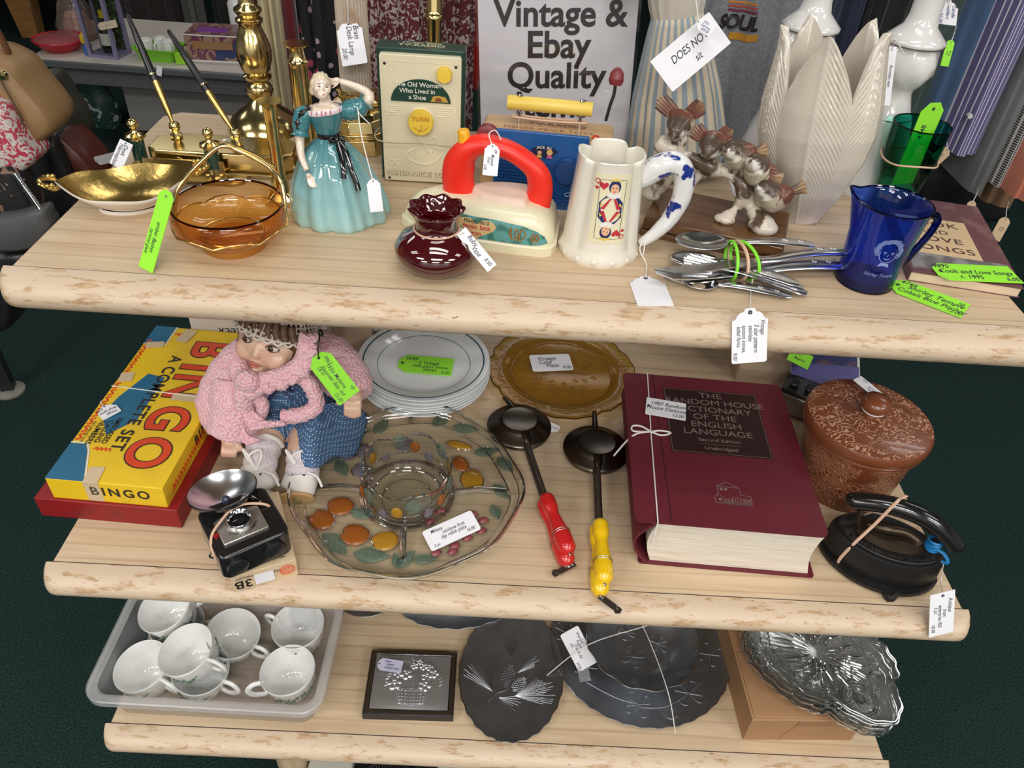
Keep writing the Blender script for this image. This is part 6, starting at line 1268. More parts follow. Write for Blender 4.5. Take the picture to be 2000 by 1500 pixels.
# ---- pie irons
IRON = mat('dark_pie_iron', (.13, .115, .10), .26, 1., vary=(20, (.16, .13, .10), .45, .75)); GUN = mat('gunmetal', (.34, .33, .31), .3, 1.)
def pie(label, dc, pr_, sh, hd_, he, hk0, hk1, colr, mtname, tilt):
    C0 = P(*dc, Z2+.022); E = P(*he, Z2+.014); d = (E-C0); d.z = 0; d.normalize(); n_ = V((-d.y, d.x, 0))
    t = thing('pie_iron', label, 'pie iron', mat=basis((C0.x, C0.y, Z2), d, n_)); I = t.matrix_world.inverted(); L = lambda px, py, z: I @ P(px, py, Z2+z)
    m = M(); m.lathe([(.002, .002), (.026, .002), (.034, .008), (.046, .012), (.0505, .016), (.0515, .019), (.0505, .022)], 64, cap0=True, cap1=False); m.lathe([(.0515, .0195), (.0515, .023), (.048, .0265), (.038, .030), (.035, .034), (.028, .0375), (.026, .037), (.002, .0365)], 64, cap0=False); build('disc', m, IRON, t, ang=35)
    m = M(); m.tube([L(*pr_, .030), L(*pr_, .030).lerp(V((-.045, 0, .026)), .6), V((-.042, 0, .024))], [.0032, .0045, .0055], 10); build('hinge', m, IRON, t)
    s0, s1 = V((.036, 0, .031)), L(*sh, .024)
    m = M(); m.tube([V((.030, 0, .034)), V((.040, 0, .034)), V((.050, 0, .028))], [.007, .007, .004], 10); build('socket', m, IRON, t)
    for dy, dz in ((0, 0), (-.004, -.006)):
        m = M(); m.tube([s0+V((0, dy, dz)), s1+V((0, dy, dz))], .0036, 10); build('shaft', m, GUN, t)
    PT = mat(mtname, colr, .22, coat=.5); e = L(*he, .016); dd = (e-s1)
    hr = [(0, .0080), (.06, .0115), (.22, .0115), (.34, .0085), (.52, .0105), (.66, .0128), (.80, .0135), (.93, .0125), (1, .006)]
    for q_, (dz, sh_) in enumerate(((.003, -.10), (-.007, .0))):
        a, b_ = s1+V((0, -.001-.003*q_, dz)), e+V((0, -.004*q_, dz))+dd*sh_
        m = M(); m.tube([a.lerp(b_, k/36) for k in range(37)], lambda tt: ipol(hr, tt), 18); h_ = build('wooden_handle', m, PT, t, ang=70)
        m = M()
        for f in (.655, .685):
            c_ = a.lerp(b_, f); ax = dd.normalized(); m.T = align(c_, ax); m.tube([(.0132*cos(x), .0132*sin(x), 0) for x in [2*pi*k/20 for k in range(20)]], .0005, 5, closed=True)
        build('painted_band', m, GUN, h_)
        m = M(); m.ball(b_+dd.normalized()*.001, .0032, 10, 8); build('rivet', m, GUN, h_)
    h0, h1 = L(*hk0, .010), L(*hk1, .008); ax = (h1-h0); hl = ax.length
    m = M(); m.T = basis(h0, ax, V((0, 0, 1)).cross(ax)); m.prism([(-.004, -.0045), (hl*.8, -.004), (hl*.9, -.006), (hl, -.006), (hl+.004, -.002), (hl+.003, .004), (hl-.004, .0045), (hl-.004, .002), (hl-.001, .0005), (hl-.002, -.001), (hl*.85, .0015), (hl*.8, .0045), (-.004, .0045)], -.0008, .0008); m.ball((0, 0, .001), (.0025, .0025, .0015), 10, 6); build('hook', m, GUN, t, ang=30)
pie('round pie iron with red wooden handle', (1014, 832), (984, 776), (1066, 970), 0, (1117, 1098), (1118, 1103), (1084, 1121), (.52, .015, .015), 'red_paint', 0)
pie('round pie iron with yellow wooden handle', (1164, 876), (1161, 804), (1173, 1020), 0, (1180, 1158), (1176, 1168), (1208, 1192), (.80, .50, .01), 'bright_yellow_paint', 0)
tag('small white tag poking out behind the red handled pie iron', quad((1070, 822), (1094, 833), (1064, 838), P(1078, 832, Z2+.004), (.1, -.4, 1)), [('Pie irons', 0, .1, .3)], 'sq')
# ---- dictionary
b0, b1 = P(1243, 1015, Z2+.09), P(1618, 1047, Z2+.09); ex = b1-b0; ex.z = 0
o0 = V((.172, -.017, Z2)); dt = thing('dictionary', 'thick burgundy hardback dictionary tied with string', 'book', mat=basis(o0, ex, V((-ex.y, ex.x, 0)))); BW2, BD2, BH2 = .246, .312, .088
BUR = mat('burgundy_cloth', (.115, .010, .020), .55, bump=(900, .12, .001)); GILT = mat('silver_gilt', (.42, .33, .30), .4, .6)
def spk(m): return m
PG, N_, L_, bb = nodes('page_edges'); tc = N_.new('ShaderNodeTexCoord'); mp = N_.new('ShaderNodeMapping'); mp.inputs['Scale'].default_value = (3, 3, 160); L_.new(tc.outputs['Object'], mp.inputs['Vector']); n1 = N_.new('ShaderNodeTexNoise'); n1.inputs['Scale'].default_value = 4; L_.new(mp.outputs[0], n1.inputs['Vector']); r1 = N_.new('ShaderNodeValToRGB'); e = r1.color_ramp.elements; e[0].position = .35; e[0].color = (.62, .54, .42, 1); e[1].position = .6; e[1].color = (.76, .70, .60, 1); L_.new(n1.outputs['Fac'], r1.inputs['Fac'])
n2 = N_.new('ShaderNodeTexNoise'); n2.inputs['Scale'].default_value = 420; L_.new(tc.outputs['Object'], n2.inputs['Vector']); r2 = N_.new('ShaderNodeValToRGB'); e = r2.color_ramp.elements; e[0].position = .70; e[1].position = .73; L_.new(n2.outputs['Fac'], r2.inputs['Fac']); mx = N_.new('ShaderNodeMix'); mx.data_type = 'RGBA'; L_.new(r2.outputs['Color'], mx.inputs['Factor']); L_.new(r1.outputs['Color'], mx.inputs['A']); mx.inputs['B'].default_value = (.18, .12, .12, 1); L_.new(mx.outputs['Result'], bb.inputs['Base Color']); bb.inputs['Roughness'].default_value = .85
m = M(); pro_ = [(.012+.010*(1-sin(pi*k/10)), .0035+(BH2-.007)*k/10) for k in range(11)]+[(BW2-.006-.007*sin(pi*k/10), BH2-.0035-(BH2-.007)*k/10) for k in range(11)]
m.rings([[(x, y, z) for x, z in pro_] for y in (.005, BD2-.005)]); build('page_block', m, PG, dt, ang=30)
m = M(); m.prism([(x+BW2/2+.004, y+BD2/2) for x, y in rrect(BW2-.004, BD2, .004)], 0, .0032); m.prism([(x+BW2/2-.008, y+BD2/2) for x, y in rrect(BW2+.008, BD2, .010)], BH2-.0032, BH2)
R = [[(.020-.026*sin(pi*k/14)-(0 if i == 0 else -.003), y, .0016+(BH2-.0032)*k/14) for k in range(15)] for i, y in enumerate((0, 0, BD2, BD2))]
sp1 = [(.016-.024*sin(pi*k/14), .0008+(BH2-.0016)*k/14) for k in range(15)]; sp2 = [(x+.003, lerp(z, BH2/2, .05)) for x, z in reversed(sp1)]
m.rings([[(x, y, z) for x, z in sp1+sp2] for y in (0, BD2)]); cov = build('cover', m, BUR, dt, ang=40)
m = M(); m.sheet(lambda u, v: (.034+.0008*0, v*BD2, BH2+.0002), 1, 1) if False else m.tube([(.036, .003, BH2-.0002), (.036, BD2-.003, BH2-.0002)], .0010, 6); build('cover_groove', m, mat('burgundy_dark', (.05, .006, .012), .6), cov)
dI = dt.matrix_world.inverted()
def dp(px, py): p = dI @ P(px, py, Z2+BH2); return p.x, p.y
lq = [dp(1313, 884), dp(1511, 895), dp(1474, 770), dp(1293, 758)]; xm0, xm1 = (lq[0][0]+lq[3][0])/2, (lq[1][0]+lq[2][0])/2; ym0, ym1 = (lq[0][1]+lq[1][1])/2, (lq[2][1]+lq[3][1])/2
m = M(); m.box(xm0, xm1, ym0, ym1, BH2, BH2+.0003); lbl = build('title_label', m, mat('dark_brown_label', (.028, .008, .009), .45), cov)
m = M(); m.line2([(xm0+.002, ym0+.002), (xm1-.002, ym0+.002), (xm1-.002, ym1-.002), (xm0+.002, ym1-.002)], .0009, BH2+.0006, True)
xc_ = (xm0+xm1)/2; hh = ym1-ym0
for k, s_ in enumerate(('THE', 'RANDOM HOUSE', 'DICTIONARY', 'OF THE', 'ENGLISH', 'LANGUAGE')): m.text(s_, xc_+.004*(k == 1), ym1-hh*(.09+.118*k), .0175, BH2+.0006, sx=1.12)
m.text('Second Edition', xc_, ym1-hh*.795, .0095, BH2+.0006, bold=.01, sx=1.1); m.text('Unabridged', xc_, ym1-hh*.915, .0095, BH2+.0006, bold=.01, sx=1.1); m.line2([(xc_-.032, ym1-hh*.855), (xc_+.032, ym1-hh*.855)], .0006, BH2+.0006); build('lettering', m, GILT, lbl)
hx, hy = dp(1433, 985); m = M(); m.T = T(hx, hy, BH2+.0003)
for q_ in ([(-.024, 0), (.026, 0), (.026, .016), (.012, .018), (.012, .030), (-.004, .040), (-.018, .032), (-.018, .018), (-.024, .012), (-.024, 0)], [(-.018, .032), (.012, .030)], [(-.024, .012), (-.018, .016), (-.012, .010), (-.012, 0)], [(.012, .010), (.026, .010)]): m.line2(q_, .0010)
for k in range(6): m.line2([(-.010+.0018*k, 0), (-.010+.0018*k, .009)], .0007)
for k in range(4): m.line2([(.000+.0035*k, 0), (.000+.0035*k, .013)], .0009)
for k in range(7): m.line2([(.0135+.0018*k, 0), (.0135+.0018*k, .009)], .0007)
m.line2([(-.024, .0005), (.026, .0005)], .0012)
for x in (-.013, -.007): m.face([(x-.002, .024), (x+.002, .024), (x+.002, .029), (x-.002, .029)])
m.face([(-.019, .005), (-.015, .005), (-.015, .009), (-.019, .009)]); build('house_emblem', m, GILT, cov)
x1, y1 = dp(1264, 728); x2, y2 = dp(1284, 1014); kx, ky = dp(1271, 846)
tw = [dt.matrix_world @ V(p) for p in ((x1, BD2+.002, BH2*.6), (x1, BD2+.001, BH2+.0012), (kx, ky, BH2+.0014), (x2, -.001, BH2+.0012), (x2, -.0015, BH2*.5))]
m = M(); m.tube(tw, .0010, 6)
kw = dt.matrix_world @ V((kx, ky, BH2+.003)); ex_ = dt.matrix_world.to_3x3() @ V((1, 0, 0)); ey_ = dt.matrix_world.to_3x3() @ V((0, 1, 0))
m.tube(smooth([kw, kw-ex_*.014+ey_*.010, kw-ex_*.027+ey_*.009, kw-ex_*.026-ey_*.002, kw], 5), .0014, 6); m.tube(smooth([kw, kw+ex_*.015-ey_*.006, kw+ex_*.029+ey_*.001, kw+ex_*.014+ey_*.004, kw], 5), .0014, 6); m.tube(smooth([kw, kw-ex_*.020-ey_*.006, kw-ex_*.034-ey_*.012+V((0, 0, -.01)), kw-ex_*.050-ey_*.016+V((0, 0, -.04))], 5), .0014, 6)
lab(build('tie_string', m, STRING), 'white string tied in a bow around the burgundy dictionary', 'string')
tag('white card with handwriting under the string on the dictionary', quad((1264, 776), (1341, 789), (1259, 808), P(1300, 800, Z2+BH2+.003), (0, 0, 1)), [('1987 Random', .05, .20, .24), ('House Dictionary', .08, -.06, .24), ('12.00', .30, -.34, .2)], 'sq', hole='l', holec=1)
# ---- carved lidded jar
jr = thing('carved_jar', 'round carved reddish brown lidded jar with ball knob', 'jar', (.517, .166, Z2))
def carve(name, lo=(.16, .045, .018), hi=(.52, .22, .11)):
    m, N, L, bb = nodes(name); tc = N.new('ShaderNodeTexCoord'); w = N.new('ShaderNodeTexWave'); w.wave_type = 'RINGS'; w.inputs['Scale'].default_value = 85; w.inputs['Distortion'].default_value = 20; w.inputs['Detail'].default_value = 3; w.inputs['Detail Scale'].default_value = .8; L.new(tc.outputs['Object'], w.inputs['Vector'])
    n = N.new('ShaderNodeTexNoise'); n.inputs['Scale'].default_value = 28; L.new(tc.outputs['Object'], n.inputs['Vector']); g = N.new('ShaderNodeValToRGB'); e = g.color_ramp.elements; e[0].position = .38; e[1].position = .46; L.new(n.outputs['Fac'], g.inputs['Fac'])
    r = N.new('ShaderNodeValToRGB'); e = r.color_ramp.elements; e[0].position = .72; e[1].position = .90; L.new(w.outputs['Fac'], r.inputs['Fac']); mu = N.new('ShaderNodeMath'); mu.operation = 'MULTIPLY'; L.new(g.outputs['Color'], mu.inputs[0]); L.new(r.outputs['Color'], mu.inputs[1])
    mx = N.new('ShaderNodeMix'); mx.data_type = 'RGBA'; L.new(mu.outputs[0], mx.inputs['Factor']); mx.inputs['A'].default_value = (*lo, 1); mx.inputs['B'].default_value = (*hi, 1); L.new(mx.outputs['Result'], bb.inputs['Base Color']); bb.inputs['Roughness'].default_value = .32; bb.inputs['Coat Weight'].default_value = .25
    q = N.new('ShaderNodeBump'); q.invert = True; q.inputs['Strength'].default_value = .6; q.inputs['Distance'].default_value = .002; L.new(mu.outputs[0], q.inputs['Height']); L.new(q.outputs['Normal'], bb.inputs['Normal']); return m
CAR = carve('carved_leather'); CARP = mat('smooth_leather', (.20, .058, .022), .3, coat=.4)
m = M(); m.lathe([(.070, 0), (.071, .004), (.080, .095), (.0815, .108)], 64); build('jar_body', m, CAR, jr)
ld = M(); ld.lathe([(.0845, .106), (.088, .108), (.088, .112), (.086, .114)], 64); ld.lathe([(.088, .113), (.0905, .116), (.0910, .128), (.088, .133)], 64, cap0=False, cap1=False); li_ = build('lid', ld, CARP, jr)
m = M(); m.lathe([(.0885, .1325), (.080, .1355), (.04, .138), (.001, .139)], 64, cap0=False); build('carved_lid_top', m, carve('carved_lid', (.20, .06, .026), (.62, .34, .22)), li_)
m = M(); m.lathe([(.012, .137), (.010, .142), (.013, .147), (.0205, .154), (.0215, .160), (.018, .167), (.008, .1715), (.001, .172)], 32); build('knob', m, CARP, li_)
band('rubber_band', 'thin white elastic around the knob of the carved jar', [V((.517, .166, Z2))+V((.0155*cos(a), .0155*sin(a), .1475)) for a in [2*pi*k/16 for k in range(16)]], .0010, STRING, 'elastic')
tag('white scalloped tag lying on the carved jar lid behind its knob', quad((1728, 793), (1666, 742), (1744, 785), P(1700, 765, Z2+.146), (.0, -.12, 1)), [('Carved', -.0, .22, .24), ('Leather Jar', .0, -.02, .24), ('25.00', .3, -.28, .2)], 'scal', hole='l', ink=INKB, string=[V((.535, .170, Z2+.1478))])
# ---- sad iron on trivet
BI = mat('black_iron', (.014, .013, .013), .42, .3, bump=(120, .15)); OLD = mat('old_bronze', (.075, .055, .038), .38, .9, bump=(60, .3))
a0, a1 = P(1612, 1052, Z2+.02), P(1838, 1128, Z2+.02); ex = a1-a0; ex.z = 0; c0 = (a0+a1)/2
si = thing('sad_iron', 'antique black double-pointed flat iron with wooden handle', 'flat iron', mat=basis((c0.x, c0.y+.008, Z2+.011), ex, V((-ex.y, ex.x, 0)))); hl = ex.length/2*1.0
def lens(L_, W_2, n=40):
    up_ = [(L_*cos(t), W_2*math.copysign(abs(sin(t))**1.25, sin(t))) for t in [2*pi*k/n for k in range(n)]]; return up_
m = M(); m.rings([[(x*k, y*k, z) for x, y in lens(hl, .046)] for z, k in ((0, 1.), (.003, 1.01), (.036, .97), (.040, .93))]); build('sole_body', m, BI, si, ang=35)
m = M(); m.rings([[(x*k, y*k, z) for x, y in lens(hl*.90, .040)] for z, k in ((.039, 1.), (.043, 1.0), (.044, .97), (.0425, .90), (.042, .5))]); tp = build('top_plate', m, BI, si, ang=30)
m = M(); tx = 'MRS POTTS SAD IRON ENTERPRISE'
for k, ch_ in enumerate(tx):
    t = -pi/2+1.25*(k-len(tx)/2+.5)/(len(tx)/2); m.text(ch_, hl*.80*cos(t), .0345*sin(t), .0058, .0447, rot=(t+pi/2)*.35, bold=.01)
build('cast_lettering', m, mat('worn_iron', (.10, .095, .09), .4, .6), tp)
m = M(); m.rings([[(x*k, y*k, z) for x, y in lens(hl*.62, .024)] for z, k in ((.0425, 1.), (.052, .85), (.054, .6))]); m.tube(smooth([(-.030, 0, .054), (-.01, -.004, .060), (.015, .002, .059), (.032, 0, .054)], 4), .007, 10); m.tube(smooth([(-hl*.55, -.010, .052), (-hl*.62, -.008, .070), (-hl*.60, 0, .086)], 4), .0035, 8); m.tube(smooth([(-hl*.55, .010, .052), (-hl*.62, .008, .070), (-hl*.60, 0, .086)], 4), .0035, 8); m.tube([(hl*.60, 0, .050), (hl*.72, 0, .070)], .0045, 8); build('handle_bracket', m, OLD, si)
m = M(); m.tube(smooth([(-hl*.80, 0, .085), (-hl*.74, 0, .089), (-hl*.30, 0, .099), (hl*.2, 0, .099), (hl*.60, 0, .088), (hl*.92, 0, .070), (hl*.98, 0, .064)], 7), lambda t: ipol([(0, .007), (.06, .0125), (.5, .0130), (.94, .0125), (1, .007)], t), 20); build('wooden_handle', m, mat('black_handle_wood', (.010, .009, .009), .16, coat=.5), si)
s_i = si.matrix_world
tv = thing('iron_trivet', 'black cast trivet under the antique flat iron', 'trivet', mat=T(0, 0, -.0105) @ s_i); m = M(); m.rings([[(x*k, y*k*1.04-.004, z) for x, y in lens(hl*1.03, .052)] for z, k in ((.004, 1.), (.010, 1.0))])
for x, y in ((-hl*.8, -.012), (hl*.55, -.040), (hl*.2, .040)): m.lathe([(.006, 0), (.007, .004)], 12) if False else m.ball((x, y, .004), (.006, .006, .0042), 10, 6)
build('plate', m, BI, tv, ang=30)
m = M(); m.tube(smooth([(hl*.15, -.046, .006), (hl*.25, -.062, .005), (hl*.35, -.050, .006)], 4), .0055, 8); build('foot_lug', m, BI, tv)
band('rubber_band', 'tan rubber band stretched from iron handle to trivet', [s_i @ V(p) for p in ((-hl*.22, -.010, .115), (-hl*.15, 0, .1165), (-hl*.05, .012, .112), (-hl*.3, .020, .07), (-hl*.52, .032, .025), (-hl*.56, .030, -.009), (-hl*.62, 0, -.012), (-hl*.66, -.030, -.009), (-hl*.66, -.034, .012), (-hl*.55, -.030, .045), (-hl*.38, -.020, .078))], .0022, RUBBER, flat=.6)
BLB = mat('blue_rubber', (.01, .17, .42), .45); cb = V((hl*.67, 0, .058))
m = M()
for k in range(4): m.tube([s_i @ (cb+V((.008*cos(a), .009*sin(a), .003*sin(a+k)+.003*k-.004))) for a in [2*pi*q_/14 for q_ in range(14)]], .0022, 6, closed=True)
m.tube(smooth([s_i @ (cb+V(p)) for p in ((.006, -.006, -.003), (.015, -.010, -.004), (.022, -.014, -.012), (.016, -.012, -.016))], 4), .0025, 6); lab(build('rubber_band', m, BLB), 'blue rubber band wound around the rear iron post', 'rubber band')
st0 = s_i @ (cb+V((.018, -.013, -.014)))
tag('white card hanging over the shelf edge below the flat iron', quad((1865, 1160), (1861, 1242), (1817, 1154), (.575, -.108, Z2-.03), (.15, -.9, .35)), [('Antique', -.18, .32, .2), ('Iron', -.02, .10, .2), ('enterprise 950', .04, -.08, .17), ('3 pc', -.12, -.26, .18), ('18.00', .3, -.34, .17)], 'sq', hole='l', holec=1, string=[P(1838, 1135, Z2+.01), st0])
# ---- things behind the jar
mgz = thing('blue_magazine', 'dark blue picture magazine leaning behind the carved jar', 'magazine', mat=quad((1545, 668), (1672, 678), (1545, 720), P(1600, 700, Z2+.07), (-.05, -.60, .80))[0]); m = M(); m.box(-.055, .062, -.085, .060, -.008, 0); build('pages', m, mat('magazine_pages', (.62, .58, .52), .7), mgz)
m = M(); m.box(-.056, .0575, -.085, .061, 0, .0006); build('cover', m, mat('night_cover', (.015, .022, .10), .35, vary=(16, (.14, .07, .07), .52, .62)), mgz); m = M(); m.box(-.056, .060, -.085, -.012, .0006, .0010); build('purple_band', m, mat('violet_print', (.085, .075, .24), .4), mgz)
tag('green price tag lying on the dark blue magazine', quad((1546, 676), (1587, 696), (1538, 703), P(1562, 692, Z2+.085), (-.05, -.60, .80)), [('9911', -.1, .2, .2), ('Magazine', 0, -.1, .2)], 'sq', GREEN)
ap = P(1545, 745, Z2+.03); eb = thing('silver_appliance', 'silver and black switch box behind the dictionary', 'appliance', (.505, .322, Z2), radians(-30)); m = M(); m.box(-.055, .05, -.025, .03, 0, .042); build('silver_body', m, mat('brushed_silver', (.30, .28, .26), .35, .8), eb, bevel=.004)
m = M(); m.box(-.050, .045, -.024, .028, .042, .050); build('black_top', m, BLACK, eb, bevel=.002)
for k in range(3): m = M(); m.box(-.040+.026*k, -.026+.026*k, -.012, .006, .050, .058); build('switch', m, mat('black_switch', (.02, .02, .02), .12), eb, bevel=.003)
m = M(); m.lathe([(.004, .05), (.004, .056), (.001, .057)], 14); build('indicator_lamp', m, mat('pale_green_lamp', (.35, .42, .25), .3), eb, mat=T(.025, .016, 0))
# ================================================================ THIRD SHELF
BINP = glass('frosted_plastic', (.975, .975, .975), (.92, .92, .93), haze=.13, hazecol=(.86, .86, .86), rough=.25); BINR = glass('frosted_rim', (.96, .96, .96), (.90, .90, .91), haze=.24, hazecol=(.88, .88, .88), rough=.25)
bn = thing('plastic_bin', 'frosted clear plastic bin full of white cups', 'bin', (-.452, .001, Z3+.0005), radians(-.5))
def bnr(w, d, r): return rrect(w, d, r, 6)
m = M(); bp_ = [(.310, .150, .020, 0), (.316, .156, .022, .004), (.340, .186, .024, .082), (.340, .186, .024, .085), (.337, .183, .023, .082), (.312, .152, .02, .006), (.300, .140, .018, .003)]
m.rings([[(x, y, z) for x, y in bnr(w, d, r)] for w, d, r, z in bp_]); build('tub', m, BINP, bn, ang=35)
m = M(); m.rings([[(x, y, z) for x, y in bnr(w, d, r)] for w, d, r, z in [(.336, .182, .023, .0845), (.362, .208, .032, .0875), (.366, .212, .034, .086), (.366, .212, .034, .076), (.362, .208, .032, .076), (.362, .208, .032, .0845), (.340, .186, .024, .0815)]], True, False, False); build('rim', m, BINR, bn, ang=35)
CUPM = mat('white_opal_glass', (.78, .78, .76), .1, coat=.5); VINE = mat('green_vine', (.10, .17, .12), .4)
cupo = []
def cup(label, px, py, z, tilt=(0, 0, 0), hdl=0., idx=0):
    c_ = P(px, py, Z3+z+.060); Mx = T(c_.x, c_.y, c_.z) @ Euler(tilt).to_matrix().to_4x4() @ T(0, 0, -.060) @ RZ(hdl)
    if not cupo:
        t = thing('teacup', label, 'cup', mat=Mx, group='white cups in the plastic bin'); cupo.append(t)
        fl_ = lambda a, r, z_: 1+(.018*cos(20*a+z_*60)*(.004 < z_ < .042) if r > .02 else 0)
        m = M(); m.lathe([(.001, .003), (.020, .003), (.022, 0), (.024, 0), (.025, .004), (.034, .018), (.041, .040), (.044, .060), (.0445, .063), (.0435, .0645), (.0420, .062), (.039, .040), (.032, .018), (.022, .007), (.001, .006)], 80, rf=fl_); build('cup_body', m, CUPM, t, ang=70)
        m = M(); m.tube(smooth([(.041, 0, .054), (.056, 0, .058), (.066, 0, .048), (.062, 0, .032), (.048, 0, .022), (.036, 0, .022)], 5), lambda q_: (.0052, .0038), 10, up=(0, 1, 0)); build('handle', m, CUPM, t)
        for s0 in (-pi/2, pi/2):
            m = M(); pts = [(.0416*cos(s0+a), .0416*sin(s0+a), .038+.004*sin(a*9)) for a in [-.8+1.6*k/20 for k in range(21)]]; m.tube(pts, .0006, 5)
            for k in range(0, 21, 2):
                p = V(pts[k]); a = atan2(p.y, p.x)
                for dz in (.003, -.003): m.ball(p+V((0, 0, dz)), (.0032, .0032, .0022), 6, 4) if False else m.tube([p, p+V((-.0040*sin(a)*(1 if dz > 0 else -1), .0040*cos(a)*(1 if dz > 0 else -1), dz*1.3))], [(.0008, .0004), (.0026, .0006)], 6, up=(cos(a), sin(a), 0))
            build('vine_pattern', m, VINE, t)
    else:
        t = copytree(cupo[0]); t.matrix_world = Mx; t['label'] = label
R_ = radians
cup('white cup lowest in the bin beside front left rim', 277, 1302, .004, (R_(6), R_(-8), 0), R_(-28))
cup('white cup under the upper cup at middle front of bin', 392, 1308, .004, (R_(4), R_(5), 0), R_(-18))
cup('white cup stacked on another at the middle front of bin', 364, 1270, .052, (R_(6), R_(-13), 0), R_(-22))
cup('white cup under the tilted cup in the back corner of bin', 345, 1218, .006, (R_(4), R_(4), 0), R_(10))
cup('white cup tilted at the back corner of bin showing leaf pattern', 322, 1188, .052, (R_(8), R_(-13), 0), R_(35))
cup('white cup at the bin centre with handle towards the carton', 455, 1238, .012, (R_(8), R_(10), 0), R_(-18))
cup('white cup at the back of bin with handle pointing away', 582, 1222, .010, (R_(4), R_(-4), 0), R_(160))
cup('white cup at the front of bin beside the trinket box', 562, 1310, .006, (R_(2), R_(-4), 0), R_(205))
# ---- trinket box
tq = [P(708, 1405, Z3), P(885, 1410, Z3)]; ex = tq[1]-tq[0]
tb = thing('trinket_box', 'silver trinket box with embossed flower basket in black tray', 'trinket box', mat=basis(tq[0], ex, V((-ex.y, ex.x, 0)))); tw_ = ex.length; td = .116
m = M(); m.box(0, tw_, 0, td, 0, .016); build('black_tray', m, mat('black_card', (.012, .012, .014), .4), tb, bevel=.001)
m = M(); m.rings([[(x+tw_/2, y+td/2, z) for x, y in rrect(w, d, .003)] for w, d, z in ((tw_-.004, td-.004, .016), (tw_-.004, td-.004, .0185), (tw_-.016, td-.016, .0185), (tw_-.018, td-.018, .0165))], True, False, False); build('clear_window_edge', m, mat('silver_frame', (.45, .45, .47), .2, 1.), tb)
EMB = mat('embossed_silver', (.72, .72, .74), .30, .85, bump=(45, .1, .002))
m = M(); m.sheet(lambda u, v: (.010+(tw_-.020)*u, .010+(td-.020)*v, .0170+.0025*sin(pi*u)**.5*sin(pi*v)**.5), 24, 18); lidm = build('silver_lid', m, EMB, tb)
m = M(); bcx, bcy, zt = tw_*.52, td*.36, .0198
for k in range(9):
    a = -1+2*k/8; m.tube(smooth([(bcx+a*.019, bcy-.022, zt-.0006), (bcx+a*.0225, bcy-.010, zt+.0012), (bcx+a*.026, bcy+.002, zt)], 3), .0017, 6)
for j in range(5): m.tube(smooth([(bcx-.0195-.0016*j, bcy-.021+.0055*j, zt), (bcx, bcy-.0235+.0055*j, zt+.0018), (bcx+.0195+.0016*j, bcy-.021+.0055*j, zt)], 6), lambda t: .0011+.0007*sin(t*44), 6)
m.tube([(bcx-.027, bcy+.003, zt), (bcx+.027, bcy+.003, zt)], .0018, 6); m.tube([(bcx, bcy+.002, zt), (bcx+.001, bcy+.030, zt+.001)], .0022, 6); build('basket_relief', m, EMB, lidm)
random.seed(5)
def flower(x, y, r_):
    m = M()
    for k in range(5): a = 2*pi*k/5+x*90; m.ball((x+r_*.6*cos(a), y+r_*.6*sin(a), zt+.0006), (r_*.46, r_*.46, .0018), 10, 6)
    m.ball((x, y, zt+.0014), (r_*.25, r_*.25, .0018), 8, 6); build('flower_relief', m, EMB, lidm)
for dx, dy, r_ in ((-.030, .012, .0125), (.020, .010, .0115), (-.012, .030, .011), (.022, .026, .0095), (.034, .032, .009), (.0, .045, .007), (.016, .044, .0075), (-.026, .030, .009), (.008, .052, .006), (.026, .042, .007)): flower(bcx+dx, bcy+dy, r_)
m = M()
for k in range(26):
    a = pi*k/25; x, y = bcx+(.040+.006*random.random())*cos(a), bcy+.010+(.040+.006*random.random())*sin(a); m.tube([(x, y, zt-.001), (x+.006*cos(a+.5), y+.006*sin(a+.5), zt)], [.0014, .0006], 5)
build('leaf_relief', m, EMB, lidm)
tag('small lilac tag lying on the silver trinket box lid', quad((740, 1284), (787, 1291), (736, 1308), P(762, 1297, Z3+.024), (0, 0, 1)), [('Silver', -.1, .28, .24), ('jewel', 0, .05, .24), ('trinket box', .1, -.22, .24)], 'clip', mat('lilac_paper', (.60, .58, .74), .7), INKB)
# ---- aluminium ware
def alud(name, label, cx, cy, rx, ry, rz, rimz=.012, n=160, scal_=.010, sc_n=26):
    t = thing(name, label, 'tray', (cx, cy, Z3+.0005), rz)
    R = []
    global _dz
    rimz += .003; _dz = (rx, ry, rimz); dz = lambda k: .0012+(rimz-.0012)*k**2.4
    for k, z, in [(k, dz(k)) for k in (.002, .2, .35, .5, .62, .72, .80, .87, .93, .97, 1.0)]+[(1.004, rimz-.0012), (.93, dz(.93)-.0014), (.72, dz(.72)-.0014), (.40, 0), (.002, 0)]:
        R.append([(rx*k*(1+scal_*cos(sc_n*a)*(k > .93))*cos(a), ry*k*(1+scal_*cos(sc_n*a)*(k > .93))*sin(a), z) for a in [2*pi*j/n for j in range(n)]])
    m = M(); m.rings(R); d_ = build('tray_body', m, ALU, t, ang=60)
    m = M(); m.tube([(rx*(1+scal_*cos(sc_n*a))*1.002*cos(a), ry*(1+scal_*cos(sc_n*a))*1.002*sin(a), rimz-.0004) for a in [2*pi*j/n for j in range(n)]], .0009, 5, closed=True); build('bright_rim', m, STEEL, d_)
    return t, d_
def ondish(p):
    if not _dz: return p
    k = sqrt((p.x/_dz[0])**2+(p.y/_dz[1])**2); return (p.x, p.y, p.z+(_dz[2]-.0012)*k**2.4)
ENG = mat('engraved_lines', (.50, .50, .53), .35, 1.)
t, d_ = alud('oval_tray', 'oval dark aluminium tray engraved with pine cones', .024, .024, .089, .123, radians(-3))
